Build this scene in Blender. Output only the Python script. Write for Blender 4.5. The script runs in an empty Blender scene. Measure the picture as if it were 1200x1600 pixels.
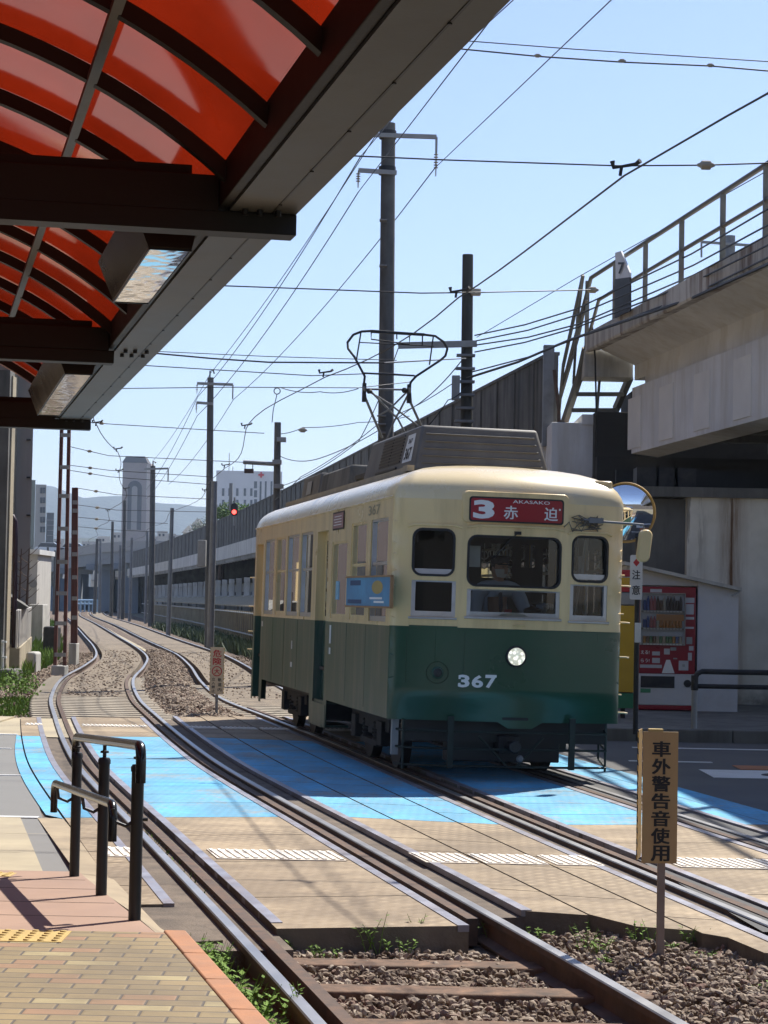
import bpy, bmesh, math, random
from math import sin, cos, tan, atan, atan2, radians, sqrt, pi, floor
from mathutils import Vector, Matrix, noise
from mathutils.geometry import delaunay_2d_cdt
R = random.Random(7)
SC = bpy.context.scene
COL = SC.collection

# ------------------------------------------------------------------ camera
F = 3300.0; PIT = radians(2.46); ROL = atan(.019)
CZ = 1.65
fw = Vector((0, cos(PIT), sin(PIT))); u0 = Vector((0, -sin(PIT), cos(PIT))); x0 = Vector((1, 0, 0))
rt = x0*cos(ROL) + u0*sin(ROL); up = u0*cos(ROL) - x0*sin(ROL)
cam_d = bpy.data.cameras.new('Camera'); cam = bpy.data.objects.new('Camera', cam_d); COL.objects.link(cam)
cm = Matrix((rt, up, -fw)).transposed().to_4x4(); cm.translation = Vector((0, 0, CZ)); cam.matrix_world = cm
cam_d.sensor_fit = 'AUTO'; cam_d.sensor_width = 36; cam_d.lens = F/1600*36
cam_d.clip_start = .1; cam_d.clip_end = 20000
SC.camera = cam
# ------------------------------------------------------------------ light
SX, SY = .45, .65                       # shadow offset per metre of height (towards -x, -y)
tosun = Vector((SX, SY, 1)).normalized()
elev = math.asin(tosun.z); azi = atan2(tosun.x, tosun.y)
w = bpy.data.worlds.new("World"); SC.world = w; w.use_nodes = True
nt = w.node_tree; nt.nodes.clear()
sky = nt.nodes.new('ShaderNodeTexSky'); sky.sky_type = 'NISHITA'; sky.sun_disc = False
sky.sun_elevation = elev; sky.sun_rotation = azi; sky.air_density = 1.0; sky.dust_density = .3; sky.ozone_density = 4.0; sky.altitude = 0
bg = nt.nodes.new('ShaderNodeBackground'); bg.inputs[1].default_value = .092
wo = nt.nodes.new('ShaderNodeOutputWorld'); tn = nt.nodes.new('ShaderNodeMix'); tn.data_type = 'RGBA'; tn.blend_type = 'MULTIPLY'; tn.inputs[0].default_value = 1; tn.inputs[7].default_value = (1.04,.955,1.04,1); nt.links.new(sky.outputs[0], tn.inputs[6]); nt.links.new(tn.outputs[2], bg.inputs[0]); nt.links.new(bg.outputs[0], wo.inputs[0])
sl = bpy.data.lights.new('Sun', 'SUN'); sl.energy = 5.0; sl.angle = radians(.53); sl.color = (1, .95, .86)
so = bpy.data.objects.new('Sun', sl); COL.objects.link(so); so.rotation_euler = (-tosun).to_track_quat('-Z', 'Y').to_euler(); so.location = (20, 30, 40)
SC.view_settings.view_transform = 'Standard'; SC.view_settings.look = 'None'; SC.view_settings.gamma = 1
SC.view_settings.exposure = 0.76; SC.view_settings.use_curve_mapping = False
SC.render.engine = 'CYCLES'; SC.cycles.max_bounces = 8; SC.cycles.transparent_max_bounces = 16
SC.cycles.caustics_reflective = False; SC.cycles.caustics_refractive = False
try: SC.cycles.use_denoising = True
except Exception: pass

def ray(px, py): return fw + rt*((px-600)/F) + up*((800-py)/F)
def At(px, py, Y):
    d = ray(px, py); t = Y/d.y; return Vector((d.x*t, Y, CZ+d.z*t))
def G(px, py, z=0):
    d = ray(px, py); t = (z-CZ)/d.z; return Vector((d.x*t, d.y*t, z))
def PL(px, py, X0, k):                  # hit the upright plane x = X0 - k*y
    d = ray(px, py); t = X0/(d.x+k*d.y); return Vector((d.x*t, d.y*t, CZ+d.z*t))

# ------------------------------------------------------------------ mesh builder
MW = {}
I4 = Matrix.Identity(4)
class MB:
    def __init__(s, M=None): s.v = []; s.f = []; s.mi = []; s.M = M or I4; s.k = 0
    def P(s, p): s.v.append(s.M @ Vector(p)); return len(s.v)-1
    def face(s, idx): s.f.append(tuple(idx)); s.mi.append(s.k)
    def quad(s, *pts): s.face([s.P(p) for p in pts])
    def box(s, x0, x1, y0, y1, z0, z1):
        s.hexa([(x0,y0,z0),(x1,y0,z0),(x1,y1,z0),(x0,y1,z0),(x0,y0,z1),(x1,y0,z1),(x1,y1,z1),(x0,y1,z1)])
    def hexa(s, p):
        i = [s.P(q) for q in p]
        for a in ((0,3,2,1),(4,5,6,7),(0,1,5,4),(1,2,6,5),(2,3,7,6),(3,0,4,7)): s.face([i[j] for j in a])
    def bar(s, a, b, w, h, upv=(0,0,1)):
        a = Vector(a); b = Vector(b); d = (b-a).normalized(); uv = Vector(upv)
        if abs(d.dot(uv)) > .98: uv = Vector((0,1,0))
        r = d.cross(uv).normalized(); u = r.cross(d)
        r = r*w/2; u = u*h/2
        s.hexa([a-r-u, a+r-u, b+r-u, b-r-u, a-r+u, a+r+u, b+r+u, b-r+u])
    def ext(s, pts, vec):
        vec = Vector(vec); a = [s.P(p) for p in pts]; b = [s.P(Vector(p)+vec) for p in pts]; n = len(pts)
        s.face(a[::-1]); s.face(b)
        for i in range(n): s.face((a[i], a[(i+1)%n], b[(i+1)%n], b[i]))
    def tube(s, pts, r, n=8, closed=False, caps=True):
        pts = [Vector(p) for p in pts]; m = len(pts); rings = []
        rr = r if isinstance(r, (list, tuple)) else [r]*m
        pu = None
        for i, p in enumerate(pts):
            if closed: d = pts[(i+1)%m]-pts[i-1]
            else: d = pts[min(i+1, m-1)]-pts[max(i-1, 0)]
            d = d.normalized() if d.length > 1e-9 else Vector((0,0,1))
            if pu is None:
                u = Vector((0,0,1)) if abs(d.z) < .9 else Vector((1,0,0))
            else: u = pu
            u = (u-d*u.dot(d)); u = u.normalized() if u.length > 1e-6 else d.orthogonal().normalized()
            pu = u; v = d.cross(u)
            rings.append([s.P(p+(u*cos(2*pi*k/n)+v*sin(2*pi*k/n))*rr[i]) for k in range(n)])
        for i in range(m if closed else m-1):
            a, b = rings[i], rings[(i+1)%m]
            for k in range(n): s.face((a[k], a[(k+1)%n], b[(k+1)%n], b[k]))
        if caps and not closed: s.face(rings[0][::-1]); s.face(rings[-1])
    def cyl(s, a, b, r0, r1=None, n=16): s.tube([a, b], [r0, r0 if r1 is None else r1], n)
    def lathe(s, prof, M, n=24):        # prof: (r, h) list about the local z of M
        rings = []
        for r, h in prof: rings.append([s.P(M @ Vector((r*cos(2*pi*k/n), r*sin(2*pi*k/n), h))) for k in range(n)])
        for a, b in zip(rings, rings[1:]):
            for k in range(n): s.face((a[k], a[(k+1)%n], b[(k+1)%n], b[k]))
        s.face(rings[0][::-1]); s.face(rings[-1])
    def sweep(s, prof, path, closedprof=True):   # prof (x,z) swept along path [(pos, right)]
        rings = [[s.P(Vector(p)+Vector(r)*a+Vector((0,0,b))) for a, b in prof] for p, r in path]
        n = len(prof)
        for a, b in zip(rings, rings[1:]):
            for k in range(n if closedprof else n-1): s.face((a[k], b[k], b[(k+1)%n], a[(k+1)%n]))
        s.face(rings[0]); s.face(rings[-1][::-1])
    def each(s, name, mats, parent=None, n=8, **k):
        """one object per run of n faces (boxes: 6) appended one after another"""
        for i in range(0, len(s.f), n):
            t = MB(); fs = s.f[i:i+n]; ids = sorted({j for f in fs for j in f}); mp = {j: q for q, j in enumerate(ids)}
            t.v = [s.v[j] for j in ids]; t.f = [tuple(mp[j] for j in f) for f in fs]; t.mi = s.mi[i:i+n]; t.build(name, mats, parent, **k)
    def build(s, name, mats, parent=None, bevel=0, smooth=True, seg=2, angle=38, label=None):
        me = bpy.data.meshes.new(name); vv = s.v
        if parent is not None and parent in MW:
            inv = MW[parent].inverted(); vv = [inv @ p for p in vv]
        me.from_pydata([tuple(p) for p in vv], [], s.f)
        if not isinstance(mats, (list, tuple)): mats = [mats]
        for m in mats: me.materials.append(m)
        if len(mats) > 1: me.polygons.foreach_set('material_index', s.mi)
        me.validate()
        if smooth:
            me.polygons.foreach_set('use_smooth', [True]*len(me.polygons)); me.set_sharp_from_angle(angle=radians(angle))
        o = bpy.data.objects.new(name, me); COL.objects.link(o)
        if parent is not None: o.parent = parent; MW[o] = MW.get(parent, I4)
        else: MW[o] = I4
        if bevel:
            b = o.modifiers.new('Bevel', 'BEVEL'); b.width = bevel; b.segments = seg; b.limit_method = 'ANGLE'; b.angle_limit = radians(40)
        if label: o['label'] = label
        return o
def tag(o, label=None, cat=None, group=None, kind=None):
    if label: o['label'] = label
    if cat: o['category'] = cat
    if group: o['group'] = group
    if kind: o['kind'] = kind
    return o
def thing(name, label, cat, loc=(0,0,0), rotz=0, group=None, lean=0):
    o = bpy.data.objects.new(name, None); COL.objects.link(o); o.empty_display_size = .2
    o.location = loc; o.rotation_euler = (0, lean, rotz)
    MW[o] = Matrix.Translation(Vector(loc)) @ Matrix.Rotation(rotz, 4, 'Z') @ Matrix.Rotation(lean, 4, 'Y')
    return tag(o, label, cat, group)
def struct(name, mb, m, **k):
    o = mb.build(name, m, **k); o['kind'] = 'structure'; return o
def dup(root, loc, rotz=0, label=None):
    r = root.copy(); COL.objects.link(r); r.location = loc; r.rotation_euler = (0, 0, rotz)
    if label: r['label'] = label
    for ch in list(root.children):
        c = ch.copy(); COL.objects.link(c); c.parent = r
        for g in ch.children:
            d = g.copy(); COL.objects.link(d); d.parent = c
    return r

# ------------------------------------------------------------------ materials
class NT:
    def __init__(s, name):
        s.m = bpy.data.materials.new(name); s.m.use_nodes = True; s.t = s.m.node_tree; s.t.nodes.clear()
        s.out = s.n('ShaderNodeOutputMaterial'); s.b = s.n('ShaderNodeBsdfPrincipled'); s.l(s.b.outputs[0], s.out.inputs[0])
        s.co = None
    def n(s, t, **k):
        x = s.t.nodes.new(t)
        for a, b in k.items(): setattr(x, a, b)
        return x
    def l(s, a, b): s.t.links.new(a, b)
    def obj(s):
        if not s.co: s.co = s.n('ShaderNodeTexCoord').outputs['Object']
        return s.co
    def set(s, sock, v):
        if isinstance(v, (int, float)): sock.default_value = v
        elif isinstance(v, (tuple, list)): sock.default_value = tuple(v)+((1,) if len(v) == 3 and len(sock.default_value) == 4 else ())
        else: s.l(v, sock)
    def math(s, op, a, b=0, c=0):
        x = s.n('ShaderNodeMath', operation=op); s.set(x.inputs[0], a); s.set(x.inputs[1], b); s.set(x.inputs[2], c); return x.outputs[0]
    def mapv(s, scale=(1,1,1), rot=(0,0,0), loc=(0,0,0)):
        x = s.n('ShaderNodeMapping'); s.l(s.obj(), x.inputs[0]); x.inputs['Scale'].default_value = scale; x.inputs['Rotation'].default_value = rot; x.inputs['Location'].default_value = loc
        return x.outputs[0]
    def noise(s, sc, vec=None, detail=4, rough=.6):
        x = s.n('ShaderNodeTexNoise'); s.l(vec or s.obj(), x.inputs['Vector']); x.inputs['Scale'].default_value = sc; x.inputs['Detail'].default_value = detail; x.inputs['Roughness'].default_value = rough
        return x.outputs[0]
    def ramp(s, f, stops):
        x = s.n('ShaderNodeValToRGB'); s.l(f, x.inputs[0]); e = x.color_ramp.elements
        while len(e) < len(stops): e.new(.5)
        for i, (p, c) in enumerate(stops):
            e[i].position = p; c = (c, c, c) if isinstance(c, (int, float)) else c; e[i].color = tuple(c)+(1,)
        return x.outputs[0]
    def mix(s, f, a, b, bt='MIX'):
        x = s.n('ShaderNodeMix', data_type='RGBA', blend_type=bt); s.set(x.inputs[0], f); s.set(x.inputs[6], a); s.set(x.inputs[7], b); return x.outputs[2]
    def bump(s, h, st=.3, dist=.01):
        x = s.n('ShaderNodeBump'); s.l(h, x.inputs['Height']); x.inputs['Strength'].default_value = st; x.inputs['Distance'].default_value = dist
        s.l(x.outputs[0], s.b.inputs['Normal']); return x
    def fin(s, col=None, rough=None, metal=None, **k):
        if col is not None: s.set(s.b.inputs['Base Color'], col)
        if rough is not None: s.set(s.b.inputs['Roughness'], rough)
        if metal is not None: s.set(s.b.inputs['Metallic'], metal)
        for a, b in k.items(): s.set(s.b.inputs[a.replace('_', ' ')], b)
        return s.m
def sc3(c, k): return tuple(min(1, x*k) for x in c)
def surf(name, col, rough=.7, metal=0, var=.25, ns=3, bump=.15, bs=60, bd=.004, dirt=None, ds=1.2, damt=.5, streak=False, **k):
    t = NT(name)
    n1 = t.noise(ns, detail=6)
    c = t.mix(t.ramp(n1, [(.3, 0.), (.7, 1.)]), sc3(col, 1-var), sc3(col, 1+var*.6))
    if dirt:
        v = t.mapv((ds*3, ds*3, ds*.35)) if streak else t.mapv((ds, ds, ds))
        n2 = t.noise(1, v, 7, .65)
        f = t.math('MULTIPLY', t.ramp(n2, [(.45, 0.), (.68, 1.)]), damt)
        c = t.mix(f, c, dirt)
    if bump: t.bump(t.noise(bs, detail=3), bump, bd)
    rr = t.math('ADD', t.math('MULTIPLY', n1, .2), rough-.1)
    return t.fin(c, rr, metal, **k)
def flat(name, col, rough=.6, metal=0, **k): return NT(name).fin(col, rough, metal, **k)

M = {}
M['steel'] = surf('rail_steel', (.33,.325,.325), .42, .9, .14, 2.5, .05, 50)
M['rust'] = surf('rusty_iron', (.10,.065,.048), .8, .2, .35, 10, .4, 80, dirt=(.17,.09,.05), ds=5)
M['angle'] = surf('edge_angle_steel', (.27,.27,.31), .5, .5, .3, 5, .2, 60, dirt=(.2,.14,.11), ds=3, damt=.6)
M['dark'] = surf('dark_iron', (.022,.022,.024), .6, .2, .4, 6, .2, dirt=(.06,.05,.04), ds=3)
M['black'] = flat('black_paint', (.012,.012,.013), .45)
M['blackgloss'] = flat('black_gloss', (.010,.010,.011), .22)
M['conc'] = surf('concrete', (.50,.49,.45), .85, 0, .22, 1.2, .3, 50, dirt=(.16,.145,.12), ds=.8, damt=.6, streak=True)
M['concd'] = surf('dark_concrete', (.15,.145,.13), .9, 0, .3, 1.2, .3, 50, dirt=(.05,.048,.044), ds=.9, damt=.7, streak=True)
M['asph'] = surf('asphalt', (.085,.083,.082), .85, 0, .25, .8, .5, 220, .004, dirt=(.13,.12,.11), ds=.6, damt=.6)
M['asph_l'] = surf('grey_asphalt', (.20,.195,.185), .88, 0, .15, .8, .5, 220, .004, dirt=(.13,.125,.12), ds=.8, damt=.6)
M['pole'] = surf('concrete_pole', (.115,.112,.105), .85, 0, .25, 3, .3, 60, dirt=(.055,.052,.05), ds=2, damt=.5, streak=True)
M['polel'] = surf('grey_steel_pole', (.22,.225,.23), .6, .2, .2, 3, .1, dirt=(.12,.11,.1), ds=2, damt=.5)
M['wood'] = surf('old_sleeper_wood', (.17,.10,.062), .9, 0, .7, 9, .6, 30, .006, dirt=(.06,.045,.035), ds=3)
M['woodl'] = surf('dusty_sleeper', (.36,.31,.24), .9, 0, .4, 6, .6, 30, .006, dirt=(.15,.11,.08), ds=3)
M['wire'] = flat('wire', (.02,.02,.022), .5, .3)
M['insul'] = flat('insulator', (.35,.30,.22), .3)
M['white'] = surf('white_paint', (.72,.72,.70), .5, 0, .1, 4, .05, dirt=(.4,.38,.34), ds=2, damt=.5)
M['red'] = surf('red_paint', (.42,.02,.025), .35, 0, .1, 4, 0)
M['grey'] = surf('grey_paint', (.30,.30,.29), .55, .1, .15, 5, .05)
M['alu'] = surf('window_aluminium', (.50,.50,.50), .38, .6, .15, 8, .05)
M['cream'] = surf('cream_tram_paint', (.80,.60,.295), .3, 0, .07, 1.3, .12, 5, .004, dirt=(.46,.33,.16), ds=1.5, damt=.55, streak=True, Coat_Weight=.4, Coat_Roughness=.15)
M['green'] = surf('dark_green_tram_paint', (.010,.072,.038), .3, 0, .12, 1.3, .10, 5, .004, dirt=(.035,.075,.05), ds=1.6, damt=.55, Coat_Weight=.25, Coat_Roughness=.12)
M['greenf'] = surf('faded_green_side_paint', (.020,.072,.045), .45, 0, .2, 1.1, .12, 6, .004, dirt=(.12,.125,.085), ds=1.8, damt=.85, streak=True, Coat_Weight=.15, Coat_Roughness=.3)
M['roofgrey'] = surf('roof_unit_grey', (.14,.13,.115), .6, .1, .2, 3, .15, dirt=(.08,.07,.06), ds=2, damt=.6)
M['signred'] = flat('destination_red', (.32,.012,.02), .3)
M['wtext'] = flat('white_lettering', (.8,.8,.78), .5)
M['btext'] = flat('black_lettering', (.012,.012,.012), .6)
M['rtext'] = flat('red_lettering', (.5,.03,.03), .5)
M['skin'] = flat('skin', (.48,.27,.18), .55)
M['leaf'] = surf('leaf_green', (.08,.14,.03), .75, 0, .5, 9, 0, Specular_IOR_Level=.15)
M['leaf2'] = surf('bright_weed_green', (.15,.25,.045), .75, 0, .4, 9, 0, Specular_IOR_Level=.15)
M['leafd'] = surf('dark_leaf', (.05,.085,.03), .6, 0, .5, 9, 0)
M['rubber'] = flat('black_rubber', (.012,.012,.013), .5)
def glass():
    t = NT('window_glass'); t.t.nodes.remove(t.b)
    tr = t.n('ShaderNodeBsdfTransparent'); tr.inputs[0].default_value = (.72,.76,.74,1)
    gl = t.n('ShaderNodeBsdfGlossy'); gl.inputs['Roughness'].default_value = .015; gl.inputs[0].default_value = (1,1,1,1)
    fr = t.n('ShaderNodeFresnel'); fr.inputs[0].default_value = 1.5
    mx = t.n('ShaderNodeMixShader'); t.l(fr.outputs[0], mx.inputs[0]); t.l(tr.outputs[0], mx.inputs[1]); t.l(gl.outputs[0], mx.inputs[2]); t.l(mx.outputs[0], t.out.inputs[0])
    return t.m
M['glass'] = glass()
def sheet(name, col, tcol, rough=.08):
    t = NT(name); t.t.nodes.remove(t.b)
    n = t.noise(1.1, detail=1); bu = t.n('ShaderNodeBump'); t.l(n, bu.inputs['Height']); bu.inputs['Strength'].default_value = .35; bu.inputs['Distance'].default_value = .05
    dn = t.ramp(t.noise(1, t.mapv((2.2,.9,2.2)), 7, .65), [(.35, 1.), (.7, .62)])
    tr = t.n('ShaderNodeBsdfTranslucent'); t.set(tr.inputs[0], t.mix(1.0, tcol, dn, 'MULTIPLY'))
    df = t.n('ShaderNodeBsdfDiffuse'); t.set(df.inputs[0], col)
    a = t.n('ShaderNodeMixShader'); a.inputs[0].default_value = .30; t.l(tr.outputs[0], a.inputs[1]); t.l(df.outputs[0], a.inputs[2])
    gl = t.n('ShaderNodeBsdfGlossy'); gl.inputs['Roughness'].default_value = rough; t.l(bu.outputs[0], gl.inputs['Normal'])
    fr = t.n('ShaderNodeFresnel'); fr.inputs[0].default_value = 1.6
    mx = t.n('ShaderNodeMixShader'); t.l(fr.outputs[0], mx.inputs[0]); t.l(a.outputs[0], mx.inputs[1]); t.l(gl.outputs[0], mx.inputs[2]); t.l(mx.outputs[0], t.out.inputs[0])
    return t.m
M['redsheet'] = sheet('red_roof_sheet', (.22,.009,.002), (.20,.013,.003))
M['ambersheet'] = sheet('amber_roof_sheet', (.6,.3,.08), (.8,.42,.14))

def paving():                           # small clay bricks, one colour per brick
    t = NT('brick_paving'); sx = t.n('ShaderNodeSeparateXYZ'); t.l(t.obj(), sx.inputs[0])
    row = t.math('DIVIDE', sx.outputs[1], .1); rf = t.math('FLOOR', row); rfr = t.math('FRACT', row)
    off = t.math('MULTIPLY', t.math('MODULO', t.math('ABSOLUTE', rf), 2), .5)
    col = t.math('ADD', t.math('DIVIDE', sx.outputs[0], .205), off); cf = t.math('FLOOR', col); cfr = t.math('FRACT', col)
    cb = t.n('ShaderNodeCombineXYZ'); t.l(cf, cb.inputs[0]); t.l(rf, cb.inputs[1])
    wn = t.n('ShaderNodeTexWhiteNoise', noise_dimensions='2D'); t.l(cb.outputs[0], wn.inputs['Vector'])
    c = t.ramp(wn.outputs[0], [(0, (.27,.205,.10)), (.3, (.23,.175,.092)), (.55, (.30,.225,.11)), (.8, (.40,.33,.17)), (.9, (.33,.19,.105)), (1, (.21,.165,.09))])
    t.t.nodes[c.node.name].color_ramp.interpolation = 'CONSTANT'
    mx = t.math('MINIMUM', t.math('MINIMUM', rfr, t.math('SUBTRACT', 1, rfr)), t.math('MULTIPLY', t.math('MINIMUM', cfr, t.math('SUBTRACT', 1, cfr)), 2.05))
    g = t.math('GREATER_THAN', mx, .05)
    c = t.mix(t.math('MULTIPLY', t.noise(9, detail=6), .45), c, (.13,.10,.07))
    c = t.mix(t.math('MULTIPLY', t.ramp(t.noise(1.6, detail=8, rough=.7), [(.42, 0.), (.62, 1.)]), .5), c, (.12,.095,.06))
    c = t.mix(g, (.09,.075,.06), c)
    t.bump(t.math('ADD', t.math('MULTIPLY', t.math('MINIMUM', mx, .12), 6), t.math('MULTIPLY', t.noise(60), .4)), .6, .004)
    return t.fin(c, .8)
M['paving'] = paving()
M['pink'] = surf('pink_ramp_slab', (.33,.215,.155), .85, 0, .14, 2, .3, 120, .003, dirt=(.26,.17,.13), ds=1.5, damt=.6)
M['kerb'] = surf('orange_kerb_stone', (.38,.175,.085), .8, 0, .2, 6, .3, 90, dirt=(.25,.15,.1), ds=4)
M['yellow'] = surf('tactile_yellow', (.47,.33,.11), .7, 0, .15, 5, .1)
M['slab'] = surf('pale_slab', (.40,.34,.23), .85, 0, .16, 1.6, .3, 90, dirt=(.24,.2,.15), ds=1.1, damt=.6)
def deck(name, col, dirt, paint=None):
    t = NT(name)
    sx = t.n('ShaderNodeSeparateXYZ'); t.l(t.mapv((1,1,1), (0,0,radians(38))), sx.inputs[0])
    a = t.math('SINE', t.math('MULTIPLY', sx.outputs[0], 2*pi/.085)); b = t.math('SINE', t.math('MULTIPLY', sx.outputs[1], 2*pi/.12))
    h = t.math('MULTIPLY', a, t.math('ADD', t.math('MULTIPLY', b, .6), .5))
    n1 = t.noise(1.3, detail=7); n2 = t.noise(14, detail=5)
    c = t.mix(t.ramp(n1, [(.35, 0.), (.65, 1.)]), sc3(col, .85), sc3(col, 1.12))
    rec = t.math('MULTIPLY', t.ramp(h, [(.0, 1.), (.5, 0.)]), t.ramp(t.noise(.9, detail=5), [(.42, .03), (.6, .5)]))
    c = t.mix(rec, c, dirt)
    if paint:
        msk = t.ramp(t.math('ADD', t.math('MULTIPLY', n1, .55), t.math('MULTIPLY', n2, .45)), [(.40, 1.), (.48, 0.)])
        c2 = t.mix(t.ramp(t.noise(2.2, t.mapv((1,.35,1)), 6), [(.35, 0.), (.7, 1.)]), sc3(paint, .8), sc3(paint, 1.25))
        c2 = t.mix(t.math('MULTIPLY', rec, .35), c2, sc3(paint, .45))
        c = t.mix(t.math('MULTIPLY', msk, .7), c2, c)
    tyre = t.noise(1, t.mapv((.35, 3.2, 1)), 5, .6); c = t.mix(t.math('MULTIPLY', t.ramp(tyre, [(.5, 0.), (.66, 1.)]), .2 if paint else .35), c, sc3(dirt, .8))
    isl = t.n('ShaderNodeNewGeometry').outputs['Random Per Island']
    c = t.mix(t.math('MULTIPLY', isl, .22), c, sc3(dirt, 1.2))
    c = t.mix(t.math('MULTIPLY', t.ramp(t.noise(.55, detail=8, rough=.7), [(.44, 0.), (.58, 1.)]), .22 if paint else .6), c, dirt)
    c = t.mix(t.math('MULTIPLY', t.ramp(n2, [(.5, 0.), (.75, 1.)]), .4), c, dirt)
    t.bump(t.math('ADD', t.math('MULTIPLY', h, .6), t.math('MULTIPLY', n2, 1.2)), .5, .006)
    return t.fin(c, .75)
M['deck'] = deck('crossing_deck_concrete', (.39,.295,.185), (.13,.09,.052))
M['blue'] = deck('worn_blue_paint', (.40,.34,.25), (.13,.15,.16), (.085,.42,.68))
M['tact'] = surf('white_tactile', (.72,.65,.55), .6, 0, .2, 20, .2, dirt=(.4,.3,.22), ds=6, damt=.6)
M['tactw'] = surf('white_tactile_ridge', (.82,.77,.68), .6, 0, .15, 20, .1)
M['dirt'] = surf('dirty_gap_fill', (.16,.125,.095), .95, 0, .35, 5, .7, 70, .01, dirt=(.05,.04,.034), ds=3)
def ballast():
    t = NT('ballast_ground'); v = t.n('ShaderNodeTexVoronoi'); t.l(t.obj(), v.inputs['Vector']); v.inputs['Scale'].default_value = 16
    c = t.ramp(t.n('ShaderNodeSeparateColor').outputs[0], [(0, .5), (1, .5)])
    sp = c.node.inputs[0].links[0].from_node; t.l(v.outputs['Color'], sp.inputs[0])
    e = c.node.color_ramp.elements; e[0].color = (.13,.085,.055,1); e[1].color = (.30,.21,.145,1)
    c2 = t.mix(t.ramp(v.outputs['Distance'], [(.35, 0.), (.6, 1.)]), c, (.04,.03,.024))
    c2 = t.mix(t.math('MULTIPLY', t.noise(.6, detail=5), .5), c2, (.16,.115,.085))
    t.bump(t.math('SUBTRACT', 1, v.outputs['Distance']), 1, .03)
    return t.fin(c2, .95)
M['ballast'] = ballast()
def stonem():
    t = NT('ballast_stone'); v = t.n('ShaderNodeTexVoronoi'); t.l(t.obj(), v.inputs['Vector']); v.inputs['Scale'].default_value = 14
    sp = t.n('ShaderNodeSeparateColor'); t.l(v.outputs['Color'], sp.inputs[0])
    c = t.ramp(sp.outputs[0], [(0, (.12,.08,.055)), (.35, (.225,.165,.115)), (.78, (.38,.31,.24)), (1, (.14,.07,.05))])
    t.bump(t.noise(90), .4, .004); return t.fin(c, .9)
M['stone'] = stonem()
M['ground'] = surf('dry_ground', (.20,.17,.13), .95, 0, .4, .5, .5, 20, .02, dirt=(.09,.12,.04), ds=.25, damt=.8)
# ------------------------------------------------------------------ splines for the two tracks
def interp(pts):
    n = len(pts)
    m = []
    for i in range(n):
        a = pts[max(i-1, 0)]; b = pts[min(i+1, n-1)]; m.append((b[1]-a[1])/(b[0]-a[0]))
    def f(z):
        if z <= pts[0][0]: return pts[0][1]+m[0]*(z-pts[0][0])
        if z >= pts[-1][0]: return pts[-1][1]+m[-1]*(z-pts[-1][0])
        for i in range(n-1):
            if z <= pts[i+1][0]: break
        h = pts[i+1][0]-pts[i][0]; t = (z-pts[i][0])/h
        return ((2*t**3-3*t*t+1)*pts[i][1]+(t**3-2*t*t+t)*h*m[i]+(-2*t**3+3*t*t)*pts[i+1][1]+(t**3-t*t)*h*m[i+1])
    return f
t1 = interp([(5,1.2),(8.4,.51),(11,-.05),(15.1,-.96),(20.6,-2.18),(24.3,-2.89),(29.3,-3.77),(34.9,-4.70),(43.1,-5.76),(51.4,-6.48),(60,-7.36),(71.7,-9.03),(88.7,-11.7),(130,-18.2),(200,-29.3),(260,-37),(330,-42)])
t2 = interp([(5,4.0),(11.2,2.80),(15.6,1.95),(20.01,1.12),(25,.17),(30.1,-.85),(35.5,-1.93),(42.7,-2.90),(52.6,-4.02),(62.9,-5.33),(69.3,-6.3),(86.2,-8.97),(130,-15.7),(200,-26.8),(260,-34.5),(330,-39.5)])
def slope(t, y): return (t(y+.05)-t(y-.05))/.1
def off(t, y, d, z=0):                   # point at lateral offset d from the track centre
    k = slope(t, y); n = sqrt(1+k*k); return Vector((t(y)+d/n, y-d*k/n, z))
def rgt(t, y):
    k = slope(t, y); n = sqrt(1+k*k); return Vector((1/n, -k/n, 0))
def steps(a, b):
    o = []; y = a
    while y < b: o.append(y); y += max(.35, .02*y)
    return o+[b]

# ------------------------------------------------------------------ ground and roads
g = MB(); g.quad((-3000,-400,-.19), (3000,-400,-.19), (3000,3500,-.19), (-3000,3500,-.19)); struct('ground', g, M['ground'])
g = MB()                                  # ballast bed, gently uneven
xs = [-14+.6*i for i in range(36)]
ys = [6+.3*i for i in range(20)]+[12+1.2*i for i in range(20)]+[36+6*i for i in range(50)]
idx = {}
def bedz(x, y):
    z = -.165+.02*noise.noise(Vector((x*1.7, y*1.7, 0)))
    if y > 29:
        c = (t1(y)+t2(y))/2; d = abs(x-c); hw = (t2(y)-t1(y))/2-.95
        if hw > .2: z += .16*max(0, 1-max(0, d-hw*.5)/.5)*min(1, (y-29)/2)
        z = max(z, -.165) if abs(x-t1(y)) > .9 else z
    return z
rows = []
for y in ys:
    c = (t1(y)+t2(y))/2
    rows.append([g.P((c-5+.2*i, y, bedz(c-5+.2*i, y))) for i in range(51)])
for a, b in zip(rows, rows[1:]):
    for i in range(50): g.face((a[i], a[i+1], b[i+1], b[i]))
struct('ballast_bed', g, M['ballast'])
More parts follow.
